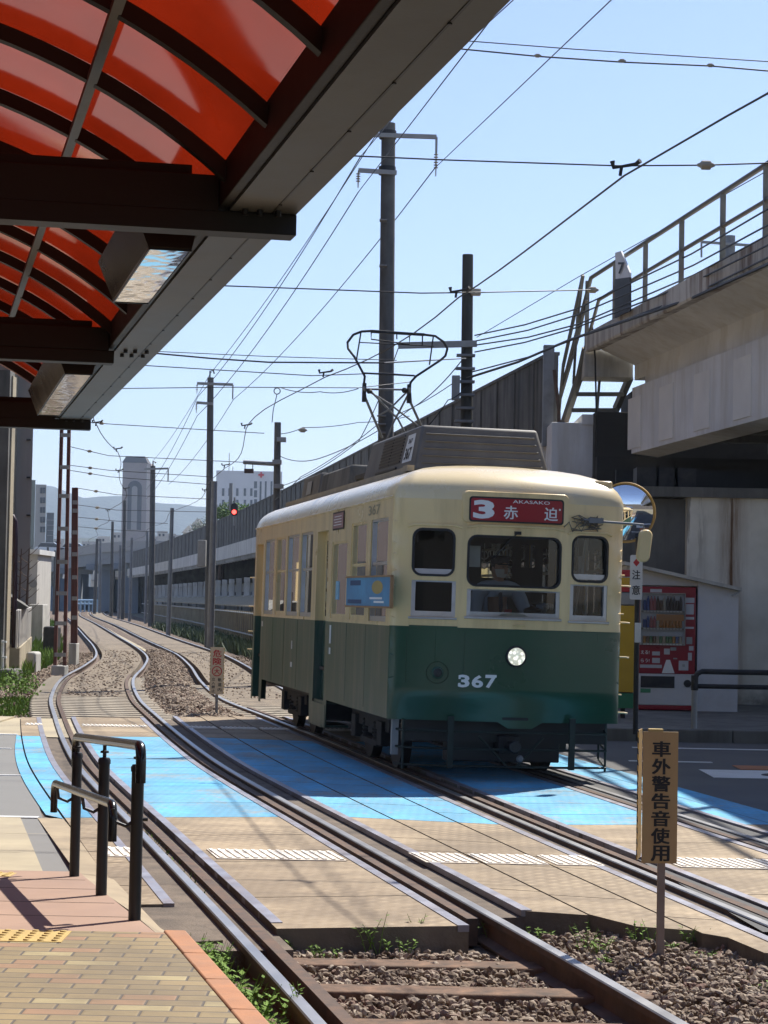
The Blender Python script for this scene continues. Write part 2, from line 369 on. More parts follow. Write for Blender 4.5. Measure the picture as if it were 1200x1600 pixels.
# main road on the right, shaded by the bridge
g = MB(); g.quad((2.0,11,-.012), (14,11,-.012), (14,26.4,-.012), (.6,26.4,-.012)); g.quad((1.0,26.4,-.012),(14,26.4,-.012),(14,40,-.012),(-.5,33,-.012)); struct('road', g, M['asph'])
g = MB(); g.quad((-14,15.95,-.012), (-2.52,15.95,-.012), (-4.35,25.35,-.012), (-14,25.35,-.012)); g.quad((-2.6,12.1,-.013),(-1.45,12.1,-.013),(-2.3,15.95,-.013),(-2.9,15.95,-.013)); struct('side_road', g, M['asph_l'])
g = MB(); g.hexa([(-14,12.6,-.1),(-1.97,12.6,-.1),(-2.68,15.9,-.1),(-14,15.9,-.1),(-14,12.6,-.004),(-1.97,12.6,-.004),(-2.68,15.9,-.004),(-14,15.9,-.004)])
for y_ in (13.7, 14.8): g.quad((-14,y_,-.003),(-2.3,y_,-.003),(-2.3,y_+.012,-.003),(-14,y_+.012,-.003))
struct('pale_forecourt', g, M['slab'])
g = MB(); g.box(-14,-5.0,25.5,29.0,-.15,.0); g.box(-5.0,-3.7,25.2,29.05,-.15,-.02); struct('side_pavement', g, M['slab'])
g = MB()
for y in (15.93, 25.37): g.box(-14, -2.55 if y < 20 else -4.33, y-.05, y+.05, -.011, -.004)
g.box(-14,-4.0,23.0,23.06,-.0115,-.005); g.box(-14,-3.2,19.6,19.65,-.0115,-.005)
struct('side_road_lines', g, M['white'])
g = MB(); g.box(4.4,6.6,20.55,20.95,-.011,-.006); g.box(3.3,4.35,20.9,21.9,-.011,-.006); g.box(3.0,9,25.1,25.22,-.011,-.006); g.box(2.7,3.6,22.9,23.0,-.011,-.006); struct('road_markings', g, M['white'])
g = MB(); g.box(3.75,6.5,22.0,22.55,-.0105,-.005); struct('orange_road_marking', g, surf('orange_marking', (.42,.16,.06), .8))
g = MB(); g.lathe([(.21,-.0115),(.21,-.002),(.17,-.002),(.17,-.004)], Matrix.Translation((4.05,21.3,0)), 24); struct('manhole', g, M['dark'])
# pavement and kerb on the right
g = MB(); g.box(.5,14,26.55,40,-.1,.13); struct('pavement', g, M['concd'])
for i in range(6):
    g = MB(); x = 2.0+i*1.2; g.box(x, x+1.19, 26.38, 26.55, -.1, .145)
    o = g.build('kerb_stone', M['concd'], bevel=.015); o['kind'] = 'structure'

M['blockside'] = surf('dirty_block_side', (.17,.145,.11), .95, 0, .3, 3, .5, 60, .008, dirt=(.07,.06,.045), ds=2.5, damt=.8)
# crossing deck: lanes between and beside the rails
HW = .7175
L = {}
def laneA(d): return lambda y: off(t1, y, d)
def laneB(d): return lambda y: off(t2, y, d)
lanes = [  # name, left fn, right fn, y start, y end, joints seed
    ('a', laneA(-1.18), laneA(-.92), 11.7, 29.0), ('b', laneA(-.50), laneA(.50), 10.82, 29.2),
    ('c', laneA(.93), lambda y: off(t1, y, .93).lerp(off(t2, y, -.90), .31), 11.3, 29.6),
    ('d', lambda y: off(t1, y, .93).lerp(off(t2, y, -.90), .325), lambda y: off(t1, y, .93).lerp(off(t2, y, -.90), .70), 10.98, 29.9),
    ('e', lambda y: off(t1, y, .93).lerp(off(t2, y, -.90), .715), laneB(-.90), 10.35, 30.2),
    ('f', laneB(-.50), laneB(.50), 9.0, 30.4), ('g', laneB(.93), laneB(1.22), 9.0, 27)]
BY0, BY1 = 16.13, 25.2
def joints(a, b, seed):
    r = random.Random(seed); o = [a]
    while o[-1] < b-.9: o.append(o[-1]+r.choice((.9, 1.1, 1.25, .75)))
    o[-1] = b; return o
for li, (nm, fl, fr, a, b) in enumerate(lanes):
    js = sorted(set(joints(a, 13.5, li)+[13.5, 14.05]+joints(14.05, BY0, li+9)+joints(BY0, BY1, li+20)+joints(BY1, b, li+30)))
    for mode in (0, 1):
        g = MB()
        for ya, yb in zip(js, js[1:]):
            blue = BY0-.01 <= ya and yb <= BY1+.01
            if blue != (mode == 1) or yb-ya < .02: continue
            n = max(1, int((yb-ya)/.5)); e = .008
            yy = [ya+e+(yb-ya-2*e)*i/n for i in range(n+1)]
            for p, q in zip(yy, yy[1:]):
                A, B, C, D = fl(p), fr(p), fr(q), fl(q)
                if nm in 'de' and ya == js[0] and p == yy[0]:      # chamfered front corner
                    A = A.lerp(B, .0)+Vector((0, .42, 0)); 
                    if nm == 'd': A = fl(p+.36)
                    E = fl(p).lerp(fr(p), .33)
                    z0 = -.17
                    t_ = [A, E, B, C, D]
                    if (D-A).y < .02: t_ = [A, E, B, C]
                    g.ext([(v.x, v.y, z0) for v in t_], (0,0,-z0))
                    for q_ in range(1, len(t_)+1): g.mi[-q_] = 1
                    continue
                z0 = -.17
                g.hexa([(A.x,A.y,z0),(B.x,B.y,z0),(C.x,C.y,z0),(D.x,D.y,z0),(A.x,A.y,0),(B.x,B.y,0),(C.x,C.y,0),(D.x,D.y,0)])
                for q_ in (1, 2, 3, 4, 6): g.mi[-q_] = 1
        struct('blue_crossing_deck' if mode else 'crossing_deck', g, [M['blue'] if mode else M['deck'], M['blockside']], smooth=False)
# fill beside the rails
g = MB()
for t, y0 in ((t1, 11.0), (t2, 9.0)):
    for s in (-1, 1):
        yy = steps(y0+(.3 if s > 0 else -.6), 29.4)
        for p, q in zip(yy, yy[1:]):
            a, b = (.49, .94)
            A, B, C, D = off(t,p,a*s), off(t,p,b*s), off(t,q,b*s), off(t,q,a*s)
            if s < 0: A, B, C, D = B, A, D, C
            g.hexa([(A.x,A.y,-.16),(B.x,B.y,-.16),(C.x,C.y,-.16),(D.x,D.y,-.16),(A.x,A.y,-.035),(B.x,B.y,-.035),(C.x,C.y,-.035),(D.x,D.y,-.035)])
g.hexa([(-1.2,10.25,-.17),(-.75,10.45,-.17),(-1.3,12.4,-.17),(-1.75,12.3,-.17),(-1.2,10.25,-.02),(-.75,10.45,-.02),(-1.3,12.4,-.012),(-1.75,12.3,-.012)])
g.quad((-2.6,15.85,-.02),(-2.1,15.85,-.02),(-4.0,25.4,-.02),(-4.5,25.4,-.02))
struct('flangeway_fill', g, M['dirt'])
# blue paint continued over the road to the left edge and past the last rail
g = MB()
def strip(fl, fr, a, b, z, n=14):
    for i in range(n):
        p = a+(b-a)*i/n; q = a+(b-a)*(i+1)/n; A, B, C, D = fl(p), fr(p), fr(q), fl(q)
        g.quad((A.x,A.y,z),(B.x,B.y,z),(C.x,C.y,z),(D.x,D.y,z))
strip(lambda y: Vector((-2.52-(y-16.1)*.198-.10*sin((y-16.1)/9*pi), y, 0)), lambda y: off(t1, y, -1.195), 16.1, 25.25, -.004)
strip(laneB(1.24), lambda y: off(t2, y, 1.24+.32), 15.6, 25.2, -.003)
struct('blue_paint', g, M['blue'])
# steel edge angles along the deck
g = MB()
for (t, d, a, b) in ((t1,-.91,11.7,29),(t1,-.5,11.0,29.2),(t1,.5,10.82,29.2),(t1,.92,11.3,29.6),(t2,-.89,10.6,30),(t2,-.5,9.,30.3),(t2,.5,9.,30.3),(t2,.92,9.,27)):
    yy = steps(a, b)
    s = 1 if abs(d) < .7 else -1; s = s if d > 0 else -s
    w_ = .06
    for p, q in zip(yy, yy[1:]):
        A, B, C, D = off(t,p,d-w_*(s > 0)), off(t,p,d+w_*(s < 0)), off(t,q,d+w_*(s < 0)), off(t,q,d-w_*(s > 0))
        g.hexa([(A.x,A.y,-.03),(B.x,B.y,-.03),(C.x,C.y,-.03),(D.x,D.y,-.03),(A.x,A.y,.005),(B.x,B.y,.005),(C.x,C.y,.005),(D.x,D.y,.005)])
struct('deck_edge_angles', g, M['angle'], smooth=False)
# white tactile strips
for (ya, yb, wh) in ((13.53, 14.02, 1), (27.1, 27.45, 0)):
    g = MB()
    for nm, fl, fr, a, b in lanes:
        if nm == 'g' : continue
        A, B, C, D = fl(ya), fr(ya), fr(yb), fl(yb); k = .04 if nm in 'cde' else .08
        A = A.lerp(B, k); D = D.lerp(C, k); B = B.lerp(A, k); C = C.lerp(D, k); g.k = 0
        g.hexa([(A.x,ya,.0),(B.x,ya,.0),(C.x,yb,.0),(D.x,yb,.0),(A.x,ya,.006),(B.x,ya,.006),(C.x,yb,.006),(D.x,yb,.006)])
        n = int((B.x-A.x)/.052); g.k = 1
        for i in range(n):
            f_ = (i+.5)/n; p = A.lerp(B, f_); q = D.lerp(C, f_)
            g.bar((p.x, ya+.03, .009), (q.x-.0, yb-.03, .009), .022, .008)
    struct('tactile_strip', g, [M['tact'], M['tactw']], smooth=False)

# ------------------------------------------------------------------ rails
RP = [(-.065,-.15),(.065,-.15),(.065,-.138),(.012,-.12),(.012,-.045),(.031,-.034),(.031,-.006),(.025,0),(-.025,0),(-.031,-.006),(-.031,-.034),(-.012,-.045),(-.012,-.12),(-.065,-.138)]
def rail(t, d, a, b, label, name='rail', prof=RP, allrust=False, dz=0):
    g = MB(); yy = steps(a, b)
    g.sweep([(x, z+dz) for x, z in prof], [(off(t, y, d), rgt(t, y)) for y in yy])
    if not allrust:
        n = len(prof)
        for fi in range(len(g.f)):
            if fi < n*(len(yy)-1) and (fi % n) in (6, 7, 8): g.mi[fi] = 1
    o = g.build(name, [M['rust'], M['steel']], smooth=False)
    return tag(o, label, 'rail', 'tramway rails')
rail(t1, -HW, 5, 300, 'polished running rail curving nearest the platform, left rail of the left track')
rail(t1, HW, 5, 300, 'polished running rail of the left track, on its right side')
rail(t2, -HW, 5, 300, 'running rail of the right track passing under the tram wheels nearest the left track')
rail(t2, HW, 5, 300, 'running rail of the right track nearest the shaded road')
CP = [(-.03,-.15),(.03,-.15),(.03,-.006),(-.03,-.006)]
rail(t1, -HW+.125, 5, 46, 'brown guard rail just inside the leftmost running rail', 'guard_rail', CP, True)
rail(t1, HW-.125, 11.1, 46, 'guard rail inside the right rail of the left track, its cut end by the deck', 'guard_rail', CP)
rail(t2, -HW+.12, 8, 33, 'guard rail inside the left rail of the right track', 'guard_rail', CP, True)
rail(t2, HW-.12, 8, 27, 'guard rail inside the rail nearest the shaded road', 'guard_rail', CP, True)
# sleepers
def sleeper(y, t, mat, label, grp, w_=2.3, proto=[None], z=-.105, ww=.21):
    c = off(t, y, 0)
    g = MB(); g.box(-w_/2, w_/2, -ww/2, ww/2, -.12, 0)
    for v in g.v:
        v.z += .008*noise.noise(Vector((v.x*3+y, v.y*9, 1)))
    o = g.build('sleeper', mat, bevel=.012); o.location = (c.x, c.y, z+R.uniform(-.008,.008)); o.rotation_euler = (0,0,R.uniform(-.012,.012)); return tag(o, label, 'sleeper', grp)
for y, l in ((8.05,'dark sleeper at the bottom edge of the picture between the rails'),(8.87,'sunlit orange-brown sleeper in the ballast, nearest the camera in full view'),(9.66,'brown sleeper in the ballast, second from the crossing deck'),(10.42,'brown sleeper in the ballast just in front of the crossing deck')):
    sleeper(y, t1, M['wood'], l, 'wooden sleepers in front of the crossing', 2.1, z=-.10)
ps = None
for t, y0, y1, lab in ((t1, 29.75, 45, 'dusty pale sleeper of the left track beyond the crossing'), (t2, 31, 42, 'dusty pale sleeper of the right track behind the tram')):
    y = y0
    while y < y1:
        if ps is None: ps = sleeper(y, t, M['woodl'], lab, lab.replace('sleeper','sleepers'), 2.1, z=-.03, ww=.24)
        else:
            o = ps.copy(); COL.objects.link(o); c = off(t, y, 0); o.location = (c.x, c.y, -.035); o['label'] = lab; o['group'] = lab.replace('sleeper','sleepers')
        y += .5
# dusty fill between the far rails
g = MB()
for t in (t1, t2):
    yy = steps(36 if t is t1 else 34, 290)
    for p, q in zip(yy, yy[1:]):
        A, B, C, D = off(t,p,-.55), off(t,p,.55), off(t,q,.55), off(t,q,-.55); z = -.035
        g.hexa([(A.x,A.y,-.15),(B.x,B.y,-.15),(C.x,C.y,-.15),(D.x,D.y,-.15),(A.x,A.y,z),(B.x,B.y,z),(C.x,C.y,z),(D.x,D.y,z)])
struct('track_paving', g, surf('dusty_track_paving', (.23,.185,.135), .95, 0, .45, 5, .9, 25, .02, dirt=(.11,.085,.065), ds=2.2, damt=.9))
g = MB()                                   # sandy strip right of the left track, far away
yy = steps(40, 280)
for p, q in zip(yy, yy[1:]):
    A, B, C, D = off(t2,p,-1.5), off(t2,p,-.95), off(t2,q,-.95), off(t2,q,-1.5); z = -.04
    g.hexa([(A.x,A.y,-.15),(B.x,B.y,-.15),(C.x,C.y,-.15),(D.x,D.y,-.15),(A.x,A.y,z),(B.x,B.y,z),(C.x,C.y,z),(D.x,D.y,z)])
struct('sandy_path', g, M['slab'])

# ballast stones
def stones(name, spots, rad, label_group):
    g = MB()
    ico = bmesh.new(); bmesh.ops.create_icosphere(ico, subdivisions=1, radius=1)
    iv = [v.co.copy() for v in ico.verts]; fi = [tuple(v.index for v in f.verts) for f in ico.faces]; ico.free()
    for (x, y, z, r) in spots:
        e = Matrix.Rotation(R.uniform(0, 6.3), 3, Vector((R.uniform(-1,1), R.uniform(-1,1), R.uniform(-1,1))).normalized())
        s = Vector((R.uniform(.8,1.35), R.uniform(.6,1.1), R.uniform(.35,.7)))*r
        b = len(g.v)
        for v in iv:
            q = e @ Vector((v.x*s.x*R.uniform(.75,1.15), v.y*s.y*R.uniform(.75,1.15), v.z*s.z)); g.v.append(Vector((x, y, z))+q)
        for f in fi: g.f.append(tuple(b+i for i in f)); g.mi.append(0)
    o = g.build(name, M['stone'], smooth=False); o['kind'] = 'stuff'; return o
sp = []
for i in range(20000):
    y = R.uniform(7.2, 11.3); x = R.uniform(-1.0, 2.9)
    if x > .19*y+.45: continue
    tA = off(t1, y, -HW).x; tB = off(t1, y, HW).x
    if abs(x-tA) < .10 or abs(x-tB) < .085: continue
    if x < tA-.42: continue
    if x < tB and any(abs(y-s) < .10 for s in (8.05,8.87,9.66,10.42)) and R.random() > .22: continue
    if y > 10.85 and x < tB: continue
    if y > 11.35-.25*max(0, x-1.0) and x >= tB: continue
    hump = .05*max(0, min(1, (x-tB-.1)/.5)) if x > tB else 0
    if x < tA: hump = -.03
    sp.append((x, y, -.15+hump+R.uniform(0,.035)+.012*noise.noise(Vector((x*3,y*3,0))), R.choice((R.uniform(.010,.022), R.uniform(.016,.030)))))
stones('ballast_stones', sp, 0, '')
sp = []
for i in range(19000):
    y = 29.4+(R.random()**1.6)*38
    side = R.random()
    if side < .55:
        a = off(t1, y, .85).x; b = off(t2, y, -.85).x; x = R.uniform(a, b)
    elif side < .9:
        x = off(t1, y, -R.uniform(.82, 2.6 if y < 42 else 1.7)).x
    else: x = off(t2, y, R.uniform(.85, 2.0)).x
    if side >= .55 and y < 29.6: continue
    if R.random() < .12 and y > 36: x = off(t1 if R.random() < .7 else t2, y, R.uniform(-.5,.5)).x; sp.append((x, y, -.03+R.uniform(-.015,.0), R.uniform(.018,.034))); continue
    z = bedz(x, y); sp.append((x, y, z+R.uniform(0,.03), R.uniform(.03,.055)))
stones('far_ballast_stones', sp, 0, '')

# ------------------------------------------------------------------ platform (left foreground)
def pz(y): return .2 if y < 9.25 else max(.03, .2-(y-9.25)*(.17/3.2))
g = MB()
def edge(y): return -.93+(9.29-y)*.238        # inner line of the kerb stones
ys_ = [5.0+i*.425 for i in range(11)]
rr = [(g.P((-9, y, .2)), g.P((edge(y), y, .2)), g.P((edge(y), y, -.17))) for y in ys_]
for a, b in zip(rr, rr[1:]): g.face((a[0], a[1], b[1], b[0])); g.face((a[1], a[2], b[2], b[1]))
struct('platform', g, M['paving'])
g = MB(); 
ramp_e = lambda y: -.96-(y-9.25)*.242
ys_ = [9.25+i*.33 for i in range(11)]
rr = [(g.P((-9, y, pz(y))), g.P((ramp_e(y), y, pz(y))), g.P((ramp_e(y), y, -.17))) for y in ys_]
for i, (a, b) in enumerate(zip(rr, rr[1:])): g.face((a[0], a[1], b[1], b[0])); g.face((a[1], a[2], b[2], b[1]))
struct('platform_ramp', g, M['pink'], smooth=False)
g = MB()                                      # thin joints of the ramp slabs
for y in (9.9, 10.6, 11.4, 12.0): g.box(-9, ramp_e(y)-.02, y-.003, y+.003, pz(y)-.01, pz(y)+.0015)
struct('ramp_joints', g, M['dirt'])
g = MB()                                      # sloping margin between the ramp and the first rail
P_ = [(-.93,9.3,.17),(-.80,9.3,.14),(-1.15,10.7,.05),(-1.6,12.6,.0),(-2.35,15.9,-.008),(-2.75,15.9,-.008),(-1.78,12.55,.02)]
g.ext([(x,y,-.17) for x,y,z in P_], (0,0,.001)); 
for a,b in ((0,1),): pass
g = MB()
L1 = [(-.94,9.25,.185),(-1.2,10.35,.13),(-1.76,12.5,.02),(-2.55,15.9,-.009)]; L2 = [(-.82,9.25,.15),(-1.05,10.35,.05),(-1.55,12.5,-.002),(-2.36,15.9,-.009)]
for i in range(3):
    g.quad(L1[i], L2[i], L2[i+1], L1[i+1])
    a = Vector(L2[i]); b = Vector(L2[i+1]); g.quad(a, a+Vector((.0,0,-.2)), b+Vector((0,0,-.2)), b)
struct('ramp_margin', g, surf('ramp_margin', (.34,.27,.18), .9, 0, .2, 3, .4, 80, dirt=(.2,.155,.11), ds=2))
for i in range(7):                            # kerb stones
    g = MB(); ya = 5.2+i*.585; yb = ya+.58
    A, B = edge(ya), edge(yb)
    g.hexa([(A+.002,ya,-.17),(A+.10,ya,-.17),(B+.10,yb,-.17),(B+.002,yb,-.17),(A+.002,ya,.206),(A+.10,ya,.206),(B+.10,yb,.206),(B+.002,yb,.206)])
    o = g.build('platform_kerb_stone', M['kerb'], bevel=.008); o['kind'] = 'structure'
def tactile(x0_, x1_, ya, yb):
    g = MB(); z = lambda y: pz(y)
    g.hexa([(x0_,ya,z(ya)-.01),(x1_,ya,z(ya)-.01),(x1_,yb,z(yb)-.01),(x0_,yb,z(yb)-.01),(x0_,ya,z(ya)+.003),(x1_,ya,z(ya)+.003),(x1_,yb,z(yb)+.003),(x0_,yb,z(yb)+.003)])
    nx = int((x1_-x0_)/.06); ny = int(round((yb-ya)/.06))
    for i in range(nx):
        for j in range(ny):
            c = (x0_+(i+.5)*(x1_-x0_)/nx, ya+(j+.5)*(yb-ya)/ny)
            g.lathe([(.017,0),(.013,.006)], Matrix.Translation((c[0], c[1], z(c[1])+.003)), 10)
    struct('tactile_paving', g, M['yellow'])
tactile(-3.3, -1.32, 8.93, 9.23); tactile(-3.3, -2.1, 12.13, 12.41)

# ------------------------------------------------------------------ handrail at the ramp
bases = [(-1.75, 12.25), (-1.475, 11.28), (-1.155, 10.05)]
p3 = G(210,1442,.16); p2 = G(158,1400,.10); p1 = G(116,1368,.045)
hr = thing('handrail', 'black double handrail on three posts at the edge of the pink ramp', 'handrail', (p2.x, p2.y, .1))
def sph(mb, c, r, n=10):
    prof = [(max(1e-3, r*sin(pi*i/6)), -r*cos(pi*i/6)) for i in range(7)]; mb.lathe(prof, Matrix.Translation(c), n)
tops = []
for p in (p1, p2, p3):
    z0 = pz(p.y)-.02; h = .72
    m = MB(); m.lathe([(.029,0),(.029,h-.02),(.033,h-.02),(.033,h),(.026,h+.012),(.010,h+.014),(.010,h+.035),(.022,h+.037),(.022,h+.047),(.010,h+.05),(.010,h+.085)], Matrix.Translation((p.x,p.y,z0)), 18)
    m.build('post', M['black'], hr, bevel=.0); tops.append(Vector((p.x, p.y, z0+h+.10)))
d = (tops[2]-tops[0]).normalized()
def bend(a, b, drop, r=.07):                  # straight tube turning down at both ends
    d = (b-a).normalized(); o = []
    o.append(a-d*r+Vector((0,0,-drop)))
    for k in range(6):
        t = k/5*pi/2; o.append(a-d*r*cos(t)+Vector((0,0,-r+r*sin(t))))
    for k in range(6):
        t = k/5*pi/2; o.append(b+d*r*sin(t)+Vector((0,0,-r+r*cos(t))))
    o.append(b+d*r+Vector((0,0,-drop))); return o
m = MB(); m.tube(bend(tops[0]-d*.02, tops[2]+d*.02, .17), .024, 14); m.build('upper_rail', M['blackgloss'], hr)
side_ = Vector((-d.y, d.x, 0)).normalized()
if side_.x > 0: side_ = -side_
l0 = tops[0]+side_*.11+Vector((0,0,-.27))-d*.1; l2 = tops[2]+side_*.11+Vector((0,0,-.27))-d*.08
m = MB(); m.tube(bend(l0, l2, .17), .021, 14); m.build('lower_rail', M['blackgloss'], hr)
for i, p in enumerate(tops):
    m = MB(); q = Vector((p.x, p.y, p.z-.34)); e_ = q+side_*.11+Vector((0,0,.05))
    m.tube([q-side_*.05, q, q+side_*.05+Vector((0,0,-.03)), q+side_*.10+Vector((0,0,-.01)), e_], .009, 8); m.build('bracket', M['black'], hr)
# ------------------------------------------------------------------ writing
TC = {}
def textmesh(body, bold):
    k = (body, bold)
    if k not in TC:
        cu = bpy.data.curves.new('lettering', 'FONT'); cu.body = body; cu.size = 1; cu.offset = bold; cu.resolution_u = 3
        cu.align_x = 'CENTER'; cu.align_y = 'CENTER'
        ob = bpy.data.objects.new('lettering_source', cu); COL.objects.link(ob)
        dg = bpy.context.evaluated_depsgraph_get(); me = bpy.data.meshes.new_from_object(ob.evaluated_get(dg))
        vs = [v.co.copy() for v in me.vertices]; fs = [tuple(p.vertices) for p in me.polygons]
        bpy.data.objects.remove(ob); bpy.data.curves.remove(cu); bpy.data.meshes.remove(me)
        if vs:
            x0_, x1_ = min(v.x for v in vs), max(v.x for v in vs); y0_, y1_ = min(v.y for v in vs), max(v.y for v in vs)
            vs = [((v.x-(x0_+x1_)/2), (v.y-(y0_+y1_)/2)) for v in vs]; TC[k] = (vs, fs, x1_-x0_, y1_-y0_)
        else: TC[k] = ([], [], 1, 1)
    return TC[k]
def write(mb, body, cx, cy, w_, h_, fn, bold=0.0):
    if bold and any(ord(c) > 0x2fff for c in body):      # heavier strokes from shifted copies, each a hair further out
        e = 1e-3; o = fn(cx, cy); nn = (fn(cx+e, cy)-o).cross(fn(cx, cy+e)-o)
        nn = nn.normalized() if nn.length > 1e-12 else Vector((0,-1,0)); d = bold*.55
        for k, (a, b) in enumerate(((-1,-.6),(1,-.6),(-1,.6),(1,.6),(0,0))):
            write(mb, body, cx+a*d*w_/max(1, len(body)), cy+b*d*h_, w_*(1-bold), h_*(1-bold*.6), (lambda k: lambda x, y: fn(x, y)+nn*(.00025*k))(k))
        return
    """fit the text in a w_ x h_ box about (cx, cy) and map it by fn(x, y)"""
    vs, fs, tw, th = textmesh(body, bold)
    b = len(mb.v)
    for x, y in vs: mb.P(fn(cx+x*w_/tw, cy+y*h_/th))
    for f in fs: mb.f.append(tuple(b+i for i in f)); mb.mi.append(mb.k)
def planefn(o, ax, ay): o, ax, ay = Vector(o), Vector(ax), Vector(ay); return lambda x, y: o+ax*x+ay*y

# ------------------------------------------------------------------ foreground warning sign
sb = G(1028, 1503, -.10); sg = thing('warning_sign', 'narrow tan signboard with black vertical characters on a thin post in the ballast', 'sign', (sb.x, sb.y, -.12))
tanp = surf('tan_sign_board', (.50,.33,.14), .55, 0, .1, 3, .05, dirt=(.3,.19,.08), ds=3, damt=.5)
m = MB(); m.k = 0
m.box(sb.x-.008, sb.x+.030, sb.y-.004, sb.y+.018, -.2, .95)
m.build('post', surf('grey_sign_post', (.30,.24,.20), .6, .3, .2, 4, .1, dirt=(.25,.13,.08), ds=3), sg, bevel=.002)
a = At(1005,1143,sb.y-.03); b = At(1058,1350,sb.y-.03)
px0, px1, pz0, pz1 = a.x+.002, b.x, b.z, a.z
yf_ = sb.y-.012
m = MB(); m.box(px0, px1, yf_-.006, yf_, pz0, pz1); m.build('front_board', tanp, sg, bevel=.001)
m = MB(); fnp = planefn((0, yf_-.0075, 0), (1,0,0), (0,0,1))
ch = '車外警告音使用'; hh = (pz1-pz0)/7.35
for i, c in enumerate(ch): write(m, c, (px0+px1)/2+.004, pz1-.05-hh*.97*(i+.42), hh*1.05, hh*.88, fnp, .06)
m.build('lettering', M['btext'], sg, smooth=False)
def hazard():
    t = NT('hazard_stripes'); sx = t.n('ShaderNodeSeparateXYZ'); t.l(t.obj(), sx.inputs[0])
    f = t.math('GREATER_THAN', t.math('FRACT', t.math('MULTIPLY', t.math('ADD', t.math('ADD', sx.outputs[0], sx.outputs[1]), sx.outputs[2]), 18)), .5)
    return t.fin(t.mix(f, (.5,.30,.06), (.02,.02,.02)), .6)
M['hazard'] = hazard()
m = MB(); m.bar((px0-.024, yf_+.0, (pz0+pz1)/2+.01), (px0+.014, yf_+.16, (pz0+pz1)/2+.01), .006, pz1-pz0-.01); m.build('side_board', [M['hazard']], sg)
m = MB(); m.box(px0+.03, px0+.10, yf_-.003, yf_+.05, pz1, pz1+.012); m.build('cap', M['yellow'], sg)
# danger sign between the tracks
db = G(338, 1117, -.02); dg_ = thing('danger_sign', 'small white danger sign with red characters between the tracks beyond the blue crossing', 'sign', (db.x, db.y, -.03))
m = MB(); m.cyl((db.x,db.y,-.1), (db.x,db.y,.35), .022, n=10); m.build('post', M['polel'], dg_)
a = At(329,1011,db.y-.03); b = At(349,1085,db.y-.03)
m = MB(); m.box(a.x, b.x, db.y-.035, db.y-.025, b.z, a.z); bd_ = m.build('board', surf('cream_sign', (.62,.52,.36), .5, 0, .1, 5, 0), dg_)
m = MB(); W_, H_ = b.x-a.x, a.z-b.z; fnp = planefn(((a.x+b.x)/2, db.y-.0365, b.z), (1,0,0), (0,0,1))
m.k = 0; write(m, '危', 0, H_*.87, W_*.62, H_*.155, fnp, .04); write(m, '険', 0, H_*.70, W_*.62, H_*.155, fnp, .04)
c_ = Vector((0,0,0)); n = 24
for k in range(n):
    a0, a1 = 2*pi*k/n, 2*pi*(k+1)/n; r0, r1 = W_*.30, W_*.37
    m.quad(*[fnp(r*cos(q), H_*.49+r*sin(q)) for r, q in ((r0,a0),(r1,a0),(r1,a1),(r0,a1))])
write(m, '大', 0, H_*.49, W_*.4, W_*.4, fnp, .05)
m.k = 1
for i, c in enumerate('軌道内'): write(m, c, W_*.22, H_*(.31-.105*i), W_*.28, H_*.075, fnp, .03)
for i, c in enumerate('立入禁止'): write(m, c, -W_*.24, H_*(.32-.083*i), W_*.26, H_*.062, fnp, .03)
m.build('lettering', [M['rtext'], M['btext']], dg_, smooth=False)
m = MB()
for s in (0, 1):
    for i in range(14): 
        z = b.z+H_*(i+.5)/14; x = a.x if s == 0 else b.x; m.box(x-.006, x+.006, db.y-.038, db.y-.024, z-H_/56, z+H_/56)
m.each('edge_mark', M['yellow'], dg_, 6)
# ------------------------------------------------------------------ long viaduct behind the tram
def vx(y, d=0): return 9.9-.145*y-(.00014*max(0, y-90)**2) + d
def vpath(a, b, st=6):
    o = []; y = a
    while y < b: o.append(y); y += st
    return o+[b]
va = thing('viaduct', 'long concrete railway viaduct with dark streaked parapet running away behind the tram', 'viaduct', (vx(44.5), 44.5, 0))
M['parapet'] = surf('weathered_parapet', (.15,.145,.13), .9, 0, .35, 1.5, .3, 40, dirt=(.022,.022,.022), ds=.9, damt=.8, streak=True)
M['band'] = surf('pale_viaduct_concrete', (.62,.60,.56), .85, 0, .15, .8, .2, 40, dirt=(.22,.20,.17), ds=.6, damt=.6, streak=True)
yy = vpath(44.5, 330)
def vbox(mb, d0, d1, z0, z1, yy=yy):
    rings = []
    for y in yy: rings.append([mb.P((vx(y, d0), y, z0)), mb.P((vx(y, d1), y, z0)), mb.P((vx(y, d1), y, z1)), mb.P((vx(y, d0), y, z1))])
    for a, b in zip(rings, rings[1:]):
        for k in range(4): mb.face((a[k], b[k], b[(k+1)%4], a[(k+1)%4]))
    mb.face(rings[0]); mb.face(rings[-1][::-1])
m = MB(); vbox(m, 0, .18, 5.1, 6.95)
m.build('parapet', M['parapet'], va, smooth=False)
m = MB()
y = 46.0
while y < 325: m.box(vx(y)-.035, vx(y)+.01, y-.04, y+.04, 5.12, 6.98); y += 2.0 if y < 150 else 4
vbox(m, -.03, .21, 6.95, 7.02); m.build('parapet_joint', M['concd'], va, smooth=False)
m = MB(); vbox(m, -.12, .3, 4.25, 5.1); m.build('edge_beam', M['band'], va, smooth=False)
m = MB(); y = 60
while y < 320:
    m.box(vx(y)-.119, vx(y)+.29, y-.22, y+.22, 4.02, 4.26); y += 2.2
m.build('beam_teeth', M['band'], va, smooth=False)
m = MB(); vbox(m, 8.3, 8.6, -.2, 4.5); m.build('shade_wall', M['parapet'], va, smooth=False)  # wall added along the far side so the underside stays dark
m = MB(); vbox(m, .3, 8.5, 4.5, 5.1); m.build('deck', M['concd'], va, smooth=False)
y = 52; k = 0
